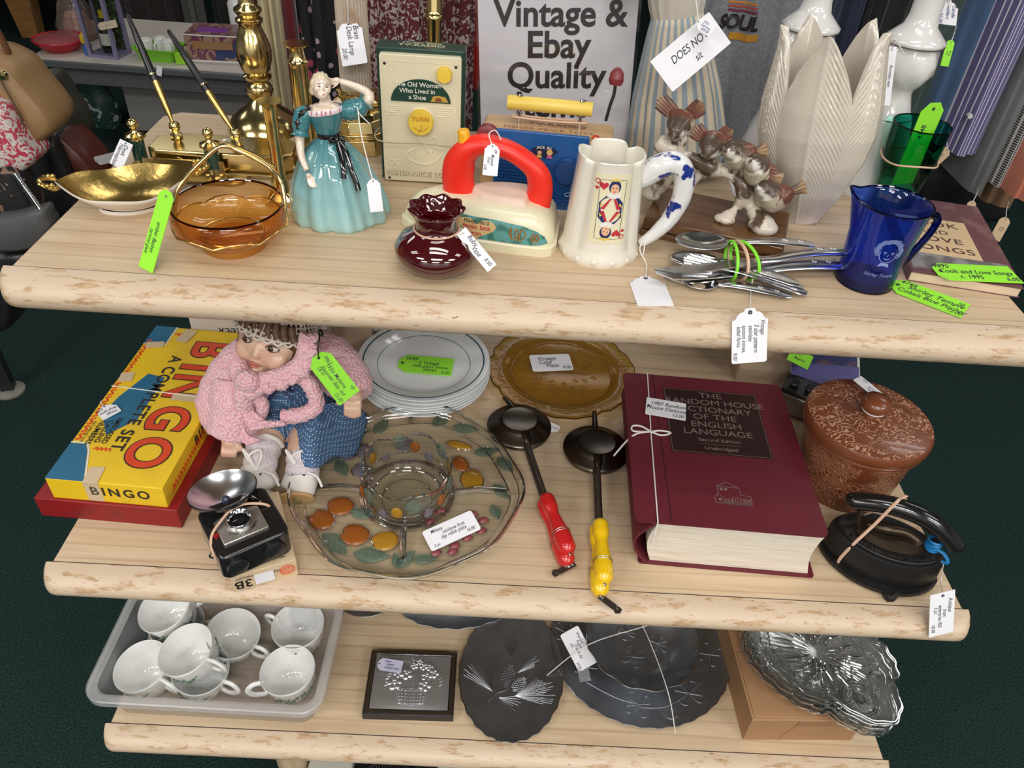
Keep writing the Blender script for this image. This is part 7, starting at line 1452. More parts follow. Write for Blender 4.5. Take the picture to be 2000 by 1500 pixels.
def cone(cx, cy, L, Wd, rot):
    m = M(); cr_, sr_ = cos(rot), sin(rot); m.fn = lambda p: ondish(V((cx+p.x*cr_-p.y*sr_, cy+p.x*sr_+p.y*cr_, .0016+p.z)))
    for j in range(8):
        for k in range(-2, 3):
            y = L*(j/8-.5)+L/16*(k % 2); w = Wd*(1-(2*(j+.5)/8-1)**2)**.5
            if abs(k)*.2 < w/Wd*.55: m.tube([(k*.2*w*2-.002, y+.002, 0), (k*.2*w*2, y, .0005), (k*.2*w*2+.002, y+.002, 0)], .0005, 4)
    build('pine_cone', m, ENG, d_)
cone(-.006, -.002, .042, .012, -.15); cone(.014, -.016, .032, .010, -.6)
def needles(ox, oy, a0, a1, L, n, nm='pine_needles'):
    m = M(); m.fn = ondish
    for k in range(n): a = radians(lerp(a0, a1, k/(n-1))); l_ = L*(.8+.35*random.random()); m.tube([(ox, oy, .0015), (ox+l_*cos(a), oy+l_*sin(a), .0022)], .00024, 4)
    build(nm, m, ENG, d_)
needles(-.030, -.034, 95, 160, .055, 14); needles(.010, .005, 25, 65, .040, 12); needles(.008, -.038, -15, 45, .060, 18); needles(-.004, .030, 60, 125, .048, 14); needles(-.018, -.044, -55, 10, .034, 8)
m = M(); m.fn = ondish; m.tube(smooth([(-.034, -.052, .0016), (-.022, -.036, .0018), (-.005, -.026, .0018), (.012, .004, .0018)], 5), .0011, 6); build('twig', m, ENG, d_)
t, d_ = alud('round_tray', 'large round dark aluminium tray under a matching bowl', .253, .088, .160, .152, 0, .011, scal_=.006, sc_n=34)
def bloom(cx, cy, r_, rot, z=.0022):
    m = M(); m.fn = ondish
    for k in range(4):
        a = rot+pi/2*k; m.tube([(p.x, p.y, z) for p in smooth([(cx, cy), (cx+r_*cos(a-.35), cy+r_*sin(a-.35)), (cx+1.15*r_*cos(a), cy+1.15*r_*sin(a)), (cx+r_*cos(a+.35), cy+r_*sin(a+.35)), (cx, cy)], 4)], .0006, 5)
    build('engraved_flower', m, ENG, d_)
for x, y, r_, ro in ((-.10, -.045, .020, .3), (-.015, -.110, .022, .5), (.075, -.085, .022, 1.), (.125, -.01, .020, .2), (-.135, .02, .018, .8)): bloom(x, y, r_, ro, .0018)
m = M(); m.fn = ondish
for p in ([(-.10, -.075), (-.05, -.10), (-.015, -.108)], [(-.01, -.115), (.03, -.112), (.07, -.09)], [(.085, -.075), (.115, -.05), (.128, -.015)], [(.02, -.118), (.035, -.134), (.05, -.128)]): m.tube([(q_.x, q_.y, .0018) for q_ in smooth(p, 5)], .0007, 5)
build('engraved_stems', m, ENG, d_)
_dz = None
t = thing('round_bowl', 'dark aluminium bowl with engraved flowers standing on the round tray', 'bowl', (.250, .078, Z3+.0022)); wv = lambda a, r, z: 1+.018*cos(13*a)*(r > .085)
m = M(); m.lathe([(.001, .010), (.040, .010), (.060, .016), (.082, .036), (.098, .052), (.1, .0515), (.084, .034), (.062, .013), (.045, .004), (.043, 0), (.001, .004)], 104, rf=wv); d_ = build('bowl_body', m, ALU, t, ang=60)
m = M(); m.tube([(.0995*(1+.018*cos(13*a))*cos(a), .0995*(1+.018*cos(13*a))*sin(a), .0520) for a in [2*pi*k/104 for k in range(104)]], .0011, 5, closed=True); build('bright_rim', m, STEEL, d_)
for x, y, r_, ro in ((-.012, -.018, .018, .3), (.035, .01, .016, .8), (-.02, .03, .014, 1.2)): bloom(x, y, r_, ro, .0165)
bw3 = t.matrix_world; m = M()
m.tube(smooth([bw3 @ V(p) for p in ((-.165, -.055, .006), (-.098, -.022, .0535), (0, .018, .054), (.098, .055, .0535), (.12, .065, .03))], 5), .0009, 5); m.tube(smooth([bw3 @ V(p) for p in ((.045, -.145, .006), (.030, -.100, .0530), (.008, -.0, .054), (-.025, .096, .0535))], 5), .0009, 5); lab(build('tie_string', m, STRING), 'white string crossed over the aluminium bowl and tray', 'string')
tag('white card with handwriting propped on the aluminium tray rim', quad((1130, 1224), (1168, 1296), (1092, 1238), P(1130, 1270, Z3+.035), (-.1, -.55, .8)), [('Wendell', -.22, .30, .17), ('August', -.08, .14, .17), ('Chip & dip', .05, -.06, .17), ('set', -.15, -.20, .17), ('50.00', .36, -.36, .15)], 'card')
t = thing('clear_tape_tab', 'strip of clear tape hanging below the card on aluminium tray', 'tape'); t.matrix_world = quad((1126, 1300), (1150, 1296), (1130, 1334), P(1138, 1315, Z3+.016), (0, -.3, 1))[0]; m = M(); m.box(-.010, .010, -.014, .014, 0, .0003); build('tape', m, glass('tape_clear', (.9, .9, .92), (.8, .8, .82), haze=.15), t)
t, d_ = alud('scalloped_tray', 'dark aluminium tray mostly hidden under the shelf behind the trinket box', -.075, .185, .125, .085, radians(12), .014, scal_=.012, sc_n=22)
t, d_ = alud('small_round_tray', 'small steel dish tucked behind the plastic bin under the shelf', -.248, .175, .060, .060, 0, .012, scal_=.0, sc_n=2)
# ---- cardboard box and glass snack plates
CARD = mat('brown_cardboard', (.38, .21, .10), .75, bump=(8, .1), vary=(6, (.34, .18, .085), .45, .65)); f0, f1 = P(1450, 1445, Z3), P(1662, 1446, Z3); l0 = P(1410, 1225, Z3+.065)
cbx = thing('cardboard_box', 'brown cardboard carton under a stack of clear glass plates', 'cardboard box', mat=basis((f0.x, f0.y, Z3), (f1-f0)*V((1, 1, 0)), V((0, 1, 0)))); cbw, cbd, cbh = (f1-f0).length, .24, .066
m = M(); m.box(0, cbw, 0, cbd, 0, cbh); build('carton', m, CARD, cbx, bevel=.0015)
m = M(); m.box(.004, cbw-.004, .004, cbd*.5-.001, cbh, cbh+.0022); m.box(.004, cbw-.004, cbd*.5+.001, cbd-.004, cbh, cbh+.0022); build('top_flap', m, CARD, cbx, bevel=.0008)
m = M(); m.tube([(cbw*.42, -.0004, cbh*.98), (cbw*.40, -.0004, cbh*.6), (cbw*.34, -.0004, cbh*.3), (cbw*.32, -.0004, 0.002)], .0005, 5); m.box(cbw*.42, cbw*.72, -.0006, 0, cbh*.72, cbh*.92); build('tape_tear', m, mat('cardboard_tear', (.30, .16, .075), .7), cbx)
SNK = glass('snack_glass', (.998, .998, .998), (.965, .972, .968), fres=1.6, haze=.03, hazecol=(.9, .92, .9))
def snack_out(k, n=96):
    o = []
    for j in range(n):
        a = 2*pi*j/n; r = .120*(1+.02*cos(22*a)); x, y = r*1.06*cos(a), r*.80*sin(a)
        o.append((x*k, y*k))
    return o
sn0 = None
SC_ = P(1600, 1275, Z3+.115); base_z = Z3+cbh+.003
snn = ['topmost clear glass snack plate on the cardboard carton', 'second clear glass snack plate from the top of carton stack', 'third clear glass snack plate from the top of carton stack', 'fourth clear glass snack plate from the top of carton stack', 'fifth clear glass snack plate, third from the carton', 'sixth clear glass snack plate, second from the carton', 'lowest clear glass snack plate resting on the carton']
for k in range(7):
    loc = V((SC_.x, SC_.y, base_z+.0072*(6-k)))
    if sn0 is None:
        t = thing('snack_plate', snn[0], 'plate', loc, radians(-32), 'stacked glass snack plates'); sn0 = t
        m = M(); R = []
        def prt(a, kk):                       # plate with a round cup lobe on one side
            r = .108*(1+.016*cos(24*a)); x, y = r*1.12*cos(a), r*.86*sin(a); d2 = ((a+.55+pi) % (2*pi))-pi; lob = .026*math.exp(-(d2/.36)**2)-.010*math.exp(-((abs(d2)-.62)/.14)**2)
            return ((x+lob*cos(a))*kk, (y+lob*sin(a))*kk)
        for kk, z in ((.01, .003), (.80, .003), (.93, .010), (1., .017), (1.008, .0155), (.94, .007), (.82, .0), (.01, .0)): R.append([(*prt(2*pi*j/144, kk), z) for j in range(144)])
        m.rings(R); pb_ = build('plate_body', m, SNK, t, ang=60)
        m = M(); m.tube([(*prt(2*pi*j/144, 1.004), .0165) for j in range(144)], .0016, 6, closed=True); m.tube([(*prt(2*pi*j/144, .82), .0015) for j in range(144)], .0009, 5, closed=True); build('rim', m, CLE, pb_)
        m = M(); cxl, cyl = .075, -.045
        for rr in (.030, .026): m.tube([(cxl+rr*cos(a), cyl+rr*sin(a), .0045) for a in [2*pi*j/40 for j in range(40)]], .0012, 5, closed=True)
        m.tube([(*prt(2*pi*j/72, .70), .0042) for j in range(72)], .0009, 5, closed=True)
        for j in range(20):
            a = 2*pi*j/20; x, y = prt(a, .55)
            m.tube(smooth([(x*.3, y*.3, .004), (x*.7+.010*sin(j), y*.7, .0050), (x*1.15, y*1.15, .004)], 3), lambda q_: .0008+.0016*sin(pi*q_), 6)
            for q_ in range(3): m.ball((cxl+.018*cos(a+q_)*(.4+.3*q_), cyl+.018*sin(a+q_)*(.4+.3*q_), .0045), .0022, 6, 4)
        build('pressed_pattern', m, CLE, pb_)
    else:
        c_ = copytree(sn0); c_.matrix_world = T(loc.x+.002*sin(k*2.), loc.y+.002*cos(k*3.), loc.z) @ RZ(radians(-32)+.03*sin(k*1.7)); c_['label'] = snn[k]
# ================================================================ BACKGROUND: clothes racks
def pattern(name, c1, c2, sc, thr, kind='noise', c3=None, rough=.9, stretch=(1, 1, 1)):
    m, N, L, bb = nodes(name); tc = N.new('ShaderNodeTexCoord'); mp = N.new('ShaderNodeMapping'); mp.inputs['Scale'].default_value = stretch; L.new(tc.outputs['Object'], mp.inputs['Vector'])
    if kind == 'noise': t = N.new('ShaderNodeTexNoise'); t.inputs['Detail'].default_value = 2; t.inputs['Distortion'].default_value = 2.5; out = t.outputs['Fac']
    else: t = N.new('ShaderNodeTexVoronoi'); t.feature = 'F1'; out = t.outputs['Distance']
    t.inputs['Scale'].default_value = sc; L.new(mp.outputs[0], t.inputs['Vector'])
    g = N.new('ShaderNodeMath'); g.operation = 'GREATER_THAN' if kind == 'noise' else 'LESS_THAN'; g.inputs[1].default_value = thr; L.new(out, g.inputs[0])
    mx = N.new('ShaderNodeMix'); mx.data_type = 'RGBA'; mx.inputs['A'].default_value = (*c1, 1); mx.inputs['B'].default_value = (*c2, 1); L.new(g.outputs[0], mx.inputs['Factor'])
    res = mx.outputs['Result']
    if c3:
        n2 = N.new('ShaderNodeTexNoise'); n2.inputs['Scale'].default_value = sc*.4; L.new(tc.outputs['Object'], n2.inputs['Vector']); g2 = N.new('ShaderNodeMath'); g2.operation = 'GREATER_THAN'; g2.inputs[1].default_value = .60; L.new(n2.outputs['Fac'], g2.inputs[0])
        m2 = N.new('ShaderNodeMix'); m2.data_type = 'RGBA'; L.new(g2.outputs[0], m2.inputs['Factor']); L.new(res, m2.inputs['A']); m2.inputs['B'].default_value = (*c3, 1); res = m2.outputs['Result']
    L.new(res, bb.inputs['Base Color']); bb.inputs['Roughness'].default_value = rough; return m
def xstripe(name, c1, c2, n, w, plaid=False, axis=0):
    m, N, L, bb = nodes(name); tc = N.new('ShaderNodeTexCoord'); sp = N.new('ShaderNodeSeparateXYZ'); L.new(tc.outputs['Object'], sp.inputs[0]); outs = []
    for ax in ((0, 2) if plaid else (axis,)):
        mu = N.new('ShaderNodeMath'); mu.operation = 'MULTIPLY'; mu.inputs[1].default_value = n; L.new(sp.outputs[ax], mu.inputs[0]); fr_ = N.new('ShaderNodeMath'); fr_.operation = 'FRACT'; L.new(mu.outputs[0], fr_.inputs[0]); g = N.new('ShaderNodeMath'); g.operation = 'LESS_THAN'; g.inputs[1].default_value = w; L.new(fr_.outputs[0], g.inputs[0]); outs.append(g.outputs[0])
    f = outs[0]
    if plaid: a = N.new('ShaderNodeMath'); a.operation = 'MAXIMUM'; L.new(outs[0], a.inputs[0]); L.new(outs[1], a.inputs[1]); f = a.outputs[0]
    mx = N.new('ShaderNodeMix'); mx.data_type = 'RGBA'; mx.inputs['A'].default_value = (*c1, 1); mx.inputs['B'].default_value = (*c2, 1); L.new(f, mx.inputs['Factor']); L.new(mx.outputs['Result'], bb.inputs['Base Color']); bb.inputs['Roughness'].default_value = .9; return m
def garment(name, label, cat, x0, x1, y, z0, z1, mt, folds=4, amp=.010, depth=.05, group=None, yaw=0., flare=1.):
    """hanging cloth: a closed wavy sleeve of fabric with shoulders narrowing to a hanger"""
    xc, w = (x0+x1)/2, abs(x1-x0)/2
    t = thing(name, label, cat, (xc, y, z0), yaw, group); H = z1-z0; R = []; n = 72
    for i in range(25):
        v = i/24; z = H*v; k = (1 if v < .82 else max(.10, 1-((v-.82)/.18)**1.6*.9))*lerp(flare, 1, min(1, v*2)); ring = []
        for j in range(n):
            a = 2*pi*j/n; wv = amp*sin(folds*a*2+v*2.5)+.5*amp*sin(folds*5*a+v*4); ring.append((w*k*cos(a)*1.0, (depth*.5*k+wv*(1-.5*v))*math.copysign(abs(sin(a))**.6, sin(a)), z))
        R.append(ring)
    m = M(); m.rings(R); build('cloth', m, mt, t, ang=80)
    m = M(); m.tube(smooth([(0, 0, H-.005), (0, 0, H+.025), (.012, 0, H+.045), (.018, 0, H+.030)], 4), .0018, 6); build('hanger_hook', m, CHROME, t); return t
def gx(px, py, y): return PY(px, py, y).x
MARO = pattern('maroon_ikat', (.42, .36, .33), (.105, .016, .022), 62, .47)
FLOR = pattern('black_floral', (.008, .007, .009), (.42, .38, .36), 34, .60, c3=None); FLO2 = pattern('black_floral_small', (.008, .007, .009), (.40, .32, .33), 46, .22, 'vor', (.30, .05, .09))
def cl(name, c, v=None): return mat(name, c, .9, vary=v or (9, tuple(x*.7 for x in c), .4, .7), sheen=.2)
garment('cardigan', 'cream cardigan edge hanging beside the large brass lamp', 'garment', gx(520, 100, .60), gx(560, 100, .60), .60, .80, 1.62, cl('cream_wool', (.58, .50, .30)), 3)
garment('jacket', 'pale grey jacket hanging between cream cardigan and black floral dress', 'garment', gx(548, 50, .66), gx(605, 50, .66), .66, 1.02, 1.64, cl('pale_grey_cloth', (.44, .42, .40)), 3)
garment('skirt', 'dark red velvet skirt hanging behind the taller candlestick', 'garment', gx(548, 150, .63), gx(590, 150, .63), .63, .72, 1.50, cl('red_velvet', (.16, .008, .016)), 2)
garment('dress', 'black floral dress hanging behind the ribbed lamp column', 'garment', gx(588, 80, .64), gx(715, 80, .64), .64, .62, 1.66, FLO2, 5, .012)
garment('skirt', 'maroon and white patterned skirt hanging behind the cream toy radio', 'garment', gx(700, 100, .57), gx(925, 100, .57), .585, .60, 1.60, MARO, 6, .012, .055)
garment('blouse', 'bright red blouse hanging beside the paper sign', 'garment', gx(908, 40, .66), gx(965, 40, .66), .66, 1.04, 1.60, cl('red_cloth', (.50, .02, .015)), 3)
ts = garment('t_shirt', 'heather grey t-shirt with sunset stripe print behind the striped doll', 'garment', gx(1362, 80, .58), gx(1560, 80, .58), .60, .62, 1.60, cl('heather_grey', (.19, .20, .225), (220, (.26, .27, .29), .4, .65)), 4, .007, .04)
tsI = ts.matrix_world.inverted(); prs = []
def tsq(px, py): p = tsI @ PY(px, py, .572); return (p.x, p.z)
def shirtface(p):
    v = min(1, max(0, p.y/.98)); w = .5*abs(gx(1560, 80, .58)-gx(1362, 80, .58)); a = -math.acos(max(-.98, min(.98, p.x/w))); wv = .007*sin(8*a+v*2.5)+.0035*sin(20*a+v*4); yy = (.02+wv*(1-.5*v))*-abs(sin(a))**.6
    return (p.x, yy-.0015+p.z, p.y)
for k, (y0, y1, c_, nm) in enumerate(((4, 12, (.55, .20, .03), 'orange'), (12, 20, (.40, .06, .04), 'rust'), (20, 29, (.16, .03, .05), 'plum'))):
    m = M(); m.fn = shirtface; a, b_ = tsq(1426, y0), tsq(1480, y1); m.sheet(lambda u, v: (lerp(a[0], b_[0], u), lerp(a[1], b_[1], v), 0), 10, 2); build('print_stripe', m, mat('print_'+nm, c_, .8), ts)
m = M(); m.fn = shirtface; a = tsq(1444, 48); m.text('SOUL', a[0], a[1], .028, -.0006, bold=.05, sx=.85, shear=.1); build('lettering', m, mat('black_print'), ts)
m = M(); m.fn = shirtface; a, b_ = tsq(1428, 66), tsq(1480, 84); m.sheet(lambda u, v: (lerp(a[0], b_[0], u)+.004*sin(v*9), lerp(a[1], b_[1], v), 0), 10, 3); build('mustard_brush_print', m, mat('mustard_print', (.50, .24, .02), .8), ts)
garment('trousers', 'dark navy trousers hanging between the white candlesticks', 'garment', gx(1585, 30, .68), gx(1680, 30, .68), .68, .70, 1.60, cl('navy_cloth', (.012, .018, .045)), 3)
garment('shirt', 'blue pinstripe shirt hanging high between the white candlesticks', 'garment', gx(1650, 10, .72), gx(1710, 10, .72), .74, .95, 1.62, xstripe('blue_pinstripe', (.03, .055, .15), (.30, .34, .42), 150, .2), 3)
garment('trousers', 'black trousers hanging behind the white candlestick', 'garment', gx(1700, 60, .66), gx(1820, 60, .66), .70, .55, 1.62, cl('black_cloth', (.008, .008, .009)), 4)
# right hand rack: garments seen edge on, x from lower edge pixels
def rg(nm, lb_, l, r_, yb, y, mt, dpt=.22, folds=2, amp=.006, cat='garment'):
    a, c_ = PY(*l, y), PY(*r_, y); zb = PY((l[0]+r_[0])/2, yb, y).z
    return garment(nm, lb_, cat, a.x, c_.x, y+dpt/2, zb, 1.62, mt, folds, amp, dpt)
rg('jacket', 'dark green and grey tweed jacket edge on the clothes rack', (1800, 190), (1826, 190), 262, .66, cl('green_tweed', (.08, .13, .115)), .2)
rg('shirt', 'plain slate blue shirt hanging on the clothes rack', (1812, 240), (1878, 240), 268, .62, cl('slate_blue', (.060, .115, .23)), .22)
rg('shirt', 'grey herringbone shirt between blue shirt and purple striped shirt', (1872, 230), (1892, 230), 285, .60, xstripe('grey_rib', (.16, .17, .20), (.42, .43, .46), 190, .4), .2)
psh = rg('shirt', 'purple shirt with white pinstripes hanging on the clothes rack', (1862, 270), (1938, 270), 306, .57, xstripe('purple_pinstripe', (.125, .11, .24), (.70, .68, .78), 230, .2), .2, 3)
m = M()
p_ = psh.matrix_world.inverted() @ PY(1895, 227, .565); m.T = T(*p_) @ RX(pi/2); m.lathe([(.004, -.006), (.004, .001)], 14); build('button', m, mat('pearl_button', (.6, .6, .6), .2), psh)
rg('shirt', 'black shirt with pale ribbed stripes hanging on the clothes rack', (1928, 290), (1962, 290), 325, .60, xstripe('black_white_rib', (.030, .030, .030), (.24, .22, .20), 110, .35), .2)
rg('sweater', 'mid grey sweater hanging beside the brown trousers', (1905, 360), (1930, 360), 382, .56, cl('grey_wool', (.20, .20, .20)), .16)
rg('trousers', 'brown trousers hanging on the clothes rack', (1925, 400), (1992, 400), 405, .58, cl('brown_cloth', (.24, .135, .075)), .18)
rg('shirt', 'black and white checked shirt hanging at the rack end', (1958, 350), (2010, 350), 374, .52, xstripe('check', (.04, .04, .042), (.55, .54, .52), 260, .25, True), .16)
rg('shirt', 'coral pink shirt hem at the clothes rack end', (1990, 380), (2030, 380), 395, .48, cl('coral', (.62, .20, .12)), .14)
for lb_, tl, tr, bl, y, mt in (('green price tag hanging among shirts beside the white candlestick', (1852, 78), (1868, 80), (1834, 128), .52, GREEN), ('kraft swing tag hanging below the purple pinstriped shirt', (1838, 275), (1853, 292), (1825, 312), .56, mat('kraft_paper', (.50, .36, .22), .7)), ('kraft swing tag hanging under the grey sweater', (1895, 392), (1912, 394), (1878, 425), .50, mat('kraft_paper')), ('kraft swing tag hanging lowest above the maroon cook book', (1952, 420), (1972, 428), (1936, 466), .46, mat('kraft_paper'))):
    tag(lb_, quad(tl, tr, bl, PY(*tl, y), (-.1, -.85, .4)), [('12', 0, 0, .2)], 'clip', mt, hole='t', string=[PY((tl[0]+tr[0])/2+4, (tl[1]+tr[1])/2-14, y+.02), PY((tl[0]+tr[0])/2+8, (tl[1]+tr[1])/2-30, y+.08)])
def slab(name, label, cat, pxs, y, th, mt, part='body', n=5, cvx=None):
    """soft bag-like body: a rounded outline at its own depth, thickened"""
    o = smooth([PY(px, py, y) for px, py in pxs], n, True); c_ = sum(o, V((0, 0, 0)))/len(o); t = thing(name, label, cat, (c_.x, y, min(p.z for p in o))); I = t.matrix_world.inverted(); R = []
    for k, dy in ((.80, 0), (.93, .06), (1., .3), (1., .7), (.93, .94), (.80, 1.)): R.append([I @ (c_+(p-c_)*k+V((0, th*dy, 0))) for p in o])
    m = M(); m.rings(R); build(part, m, mt, t, ang=60); return t
slab('black_holdall', 'black holdall bag below the hanging shirts', 'bag', [(1770, 310), (1830, 290), (1900, 320), (1960, 340), (1985, 400), (1960, 440), (1850, 430), (1790, 380)], .70, .12, mat('black_leather', (.012, .012, .013), .35, bump=(60, .3)))
# ---- left rack: handbags
tanb = slab('tan_handbag', 'tan leather handbag hanging above the floral bag', 'handbag', [(-60, 110), (5, 130), (45, 175), (85, 222), (99, 250), (92, 272), (48, 290), (20, 240), (-30, 190)], .43, .09, mat('tan_leather', (.27, .16, .07), .45, bump=(90, .25)))
I = tanb.matrix_world.inverted(); m = M(); m.tube([I @ p for p in smooth([PY(0, 155, .425), PY(28, 205, .424), PY(46, 245, .424), PY(52, 280, .427)], 5)], .0016, 6); build('seam_piping', m, mat('tan_seam', (.10, .06, .03), .5), tanb)
m = M(); m.T = T(*(I @ PY(5, 147, .425))) @ RX(pi/2); m.lathe([(.006, -.003), (.006, .002), (.001, .003)], 16); build('brass_stud', m, BRASS, tanb)
m = M(); m.tube(smooth([PY(-5, 60, .47), PY(20, 110, .47), PY(45, 165, .48), PY(70, 205, .49)], 5), .0075, 8, flat=.4); build('shoulder_strap', m, mat('brown_strap', (.15, .065, .03), .4), tanb).matrix_parent_inverse = I
slab('floral_bag', 'shiny pink and white floral bag hanging below the tan handbag', 'handbag', [(-50, 205), (-5, 210), (22, 245), (45, 285), (63, 310), (55, 330), (15, 352), (-40, 330)], .40, .07, pattern('floral_print', (.55, .50, .46), (.42, .05, .085), 55, .50, c3=(.045, .05, .04), rough=.2))
slab('olive_bag', 'dark olive leather bag hanging behind the tan handbag', 'handbag', [(50, 170), (80, 158), (110, 205), (135, 240), (150, 275), (140, 290), (105, 265), (75, 240)], .56, .08, mat('olive_leather', (.035, .032, .022), .45, bump=(50, .3)))
slab('burgundy_bag', 'burgundy leather bag hanging lowest behind the gold dish', 'handbag', [(95, 255), (135, 285), (165, 315), (188, 350), (180, 372), (130, 372), (110, 320)], .52, .08, mat('burgundy_leather', (.085, .018, .013), .3, bump=(30, .3)))
slab('black_tote', 'black tote bag hanging between floral bag and burgundy bag', 'handbag', [(40, 290), (90, 265), (125, 320), (150, 380), (145, 420), (95, 440), (50, 400), (55, 340)], .50, .10, mat('black_leather'))
slab('snake_bag', 'black bag with brown snakeskin panel hanging over the grey wallet', 'handbag', [(-20, 345), (20, 340), (45, 380), (60, 412), (50, 430), (0, 440), (-30, 420)], .38, .05, pattern('snake_print', (.012, .011, .011), (.20, .13, .09), 26, .58))
wl = slab('grey_wallet_bag', 'flat grey clutch bag on a chain beside the shelf corner', 'handbag', [(-40, 440), (20, 428), (78, 412), (88, 428), (98, 450), (60, 490), (0, 495), (-40, 490)], .34, .04, mat('grey_leatherette', (.085, .085, .085), .5), n=2)
m = M(); ch_ = smooth([PY(33, 345, .37), PY(50, 370, .365), (PY(68, 395, .36)), PY(82, 416, .35)], 8)
for k in range(len(ch_)-1):
    a, c_ = ch_[k], ch_[k+1]; m.tube([a.lerp(c_, .5)+V((.0035*cos(t), .0015*sin(t*2), .0055*sin(t))) for t in [2*pi*q_/10 for q_ in range(10)]], .0012, 5, closed=True)
I = wl.matrix_world.inverted(); build('chain', m, CHROME, wl).matrix_parent_inverse = I
slab('black_shoulder_bag', 'black shoulder bag hanging lowest beside the shelf corner', 'handbag', [(-60, 500), (0, 495), (50, 500), (20, 560), (18, 620), (5, 655), (-50, 640)], .36, .08, mat('black_leather'))
gk = thing('garment_rack', 'black metal rack post with round foot on the green carpet', 'clothes rack', P(20, 764, 0)); m = M(); m.T = RZ(.3); m.box(-.016, .016, -.016, .016, .012, 1.75); build('post', m, mat('rack_grey_metal', (.05, .055, .055), .4, .6), gk)
m = M(); m.lathe([(.040, 0), (.040, .006), (.030, .012), (.012, .014)], 24); build('foot', m, mat('foot_cap', (.22, .20, .18), .4), gk)
m = M(); m.tube([(0, -1.3, 1.74), (0, .6, 1.74)], .012, 10); build('rail', m, CHROME, gk)
gk2 = thing('rack_caster', 'black caster wheel of a clothes rack on the carpet', 'caster', P(1985, 712, 0)); m = M(); m.T = T(0, 0, .03) @ RX(pi/2); m.lathe([(.018, -.012), (.030, -.010), (.030, .010), (.018, .012)], 24); build('wheel', m, BLACK, gk2); m = M(); m.tube([(0, 0, .03), (0, 0, .10)], .008, 8); m.box(-.012, .012, -.016, .016, .055, .062); build('fork', m, CHROME, gk2)
# ================================================================ back table with goods
TZ = .42; e0, e1 = P(57, 112, TZ), P(470, 142, TZ); ex = (e1-e0); 
tbl = thing('display_table', 'low grey display table with white top far behind the shelf', 'table', mat=basis((e0.x, e0.y, 0), ex, V((-ex.y, ex.x, 0)))); TW, TD = ex.length+.25, .62
m = M(); m.prism([(x+TW/2, y+TD/2) for x, y in rrect(TW, TD, .04)], TZ-.004, TZ); build('tabletop', m, mat('table_laminate', (.58, .53, .48), .5), tbl)
m = M(); o = [(x+TW/2, y+TD/2) for x, y in rrect(TW+.012, TD+.012, .045)]; m.prism(o, TZ-.034, TZ-.0042); build('edge_band', m, mat('table_grey_edge', (.10, .105, .11), .4), tbl, bevel=.006)
m = M(); m.box(.06, TW-.05, .05, TD-.05, TZ-.11, TZ-.034); build('apron', m, mat('table_grey', (.11, .115, .115), .6), tbl)
m = M(); m.prism([(.20, .28), (TW-.10, .28), (TW-.10, TD-.06), (.20, TD-.06)], .03, TZ-.11); build('pedestal', m, mat('table_pale_grey', (.27, .26, .25), .7), tbl)
def onT(px, py): return P(px, py, TZ)
rd = thing('red_dish', 'round red plastic dish with cellophane wrapping', 'dish', onT(121, 96)); m = M(); m.lathe([(.060, 0), (.075, .012), (.096, .035), (.102, .042), (.100, .046), (.090, .036), (.068, .014), (.001, .010)], 48); build('dish_body', m, mat('red_dish_plastic', (.52, .008, .025), .3), rd)
m = M(); m.lathe([(.094, .044), (.07, .052), (.02, .056), (.001, .057)], 48, cap0=False); build('clear_lid', m, glass('pink_film', (.85, .62, .62), (.7, .5, .5), haze=.30, hazecol=(.62, .32, .33)), rd)
b = onT(140, 85); cf = thing('cellophane_bag', 'crinkled cellophane gift bag standing on the back table', 'gift bag', (b.x, b.y+.09, TZ)); m = M(); m.lathe([(.075, 0), (.080, .05), (.062, .12), (.035, .19), (.014, .23), (.022, .25), (.045, .29)], 40, rf=lambda a, r, z: 1+.10*sin(7*a+z*40)+.06*sin(13*a-z*60)); build('cellophane', m, glass('cellophane', (.86, .80, .78), (.6, .52, .5), haze=.18, hazecol=(.55, .42, .38), bump=(30, .6)), cf, ang=20)
m = M(); m.lathe([(.055, .002), (.06, .05), (.04, .10), (.001, .11)], 24); build('sweets', m, pattern('sweet_colours', (.42, .20, .16), (.55, .42, .35), 40, .5), cf)
b = onT(174, 106); sb = thing('small_bottle', 'tiny blue bottle with yellow cap beside the lantern', 'bottle', b); m = M(); m.lathe([(.016, 0), (.017, .004), (.017, .035), (.010, .044)], 20); build('bottle_body', m, mat('blue_bottle', (.04, .13, .38), .2), sb); m = M(); m.lathe([(.013, .044), (.017, .05), (.017, .075), (.008, .085)], 14, rf=lambda a, r, z: 1+.15*sin(5*a)); build('yellow_cap', m, mat('yellow_cap', (.65, .45, .02), .4), sb)
b = onT(206, 114); lt = thing('lantern', 'lilac framed lantern box holding a bottle on back table', 'lantern', (b.x, b.y+.05, TZ), radians(-8)); LW_, LH = .112, .235; LIL = mat('lilac_frame', (.22, .20, .33), .4)
for x in (-1, 1):
    for y in (-1, 1): m = M(); m.box(x*LW_/2-.007, x*LW_/2+.007, y*LW_*.42-.007, y*LW_*.42+.007, 0, LH); build('corner_post', m, LIL, lt)
m = M(); m.box(-LW_/2-.006, LW_/2+.006, -.054, .054, 0, .012); build('base', m, LIL, lt); m = M(); m.rings([[(x, y, z) for x, y in rrect(w, w*.9, .004)] for w, z in ((LW_+.016, LH), (LW_+.016, LH+.012), (.09, LH+.03), (.09, LH+.05))]); build('roof', m, mat('dark_green_tin', (.02, .028, .022), .2, .5), lt)
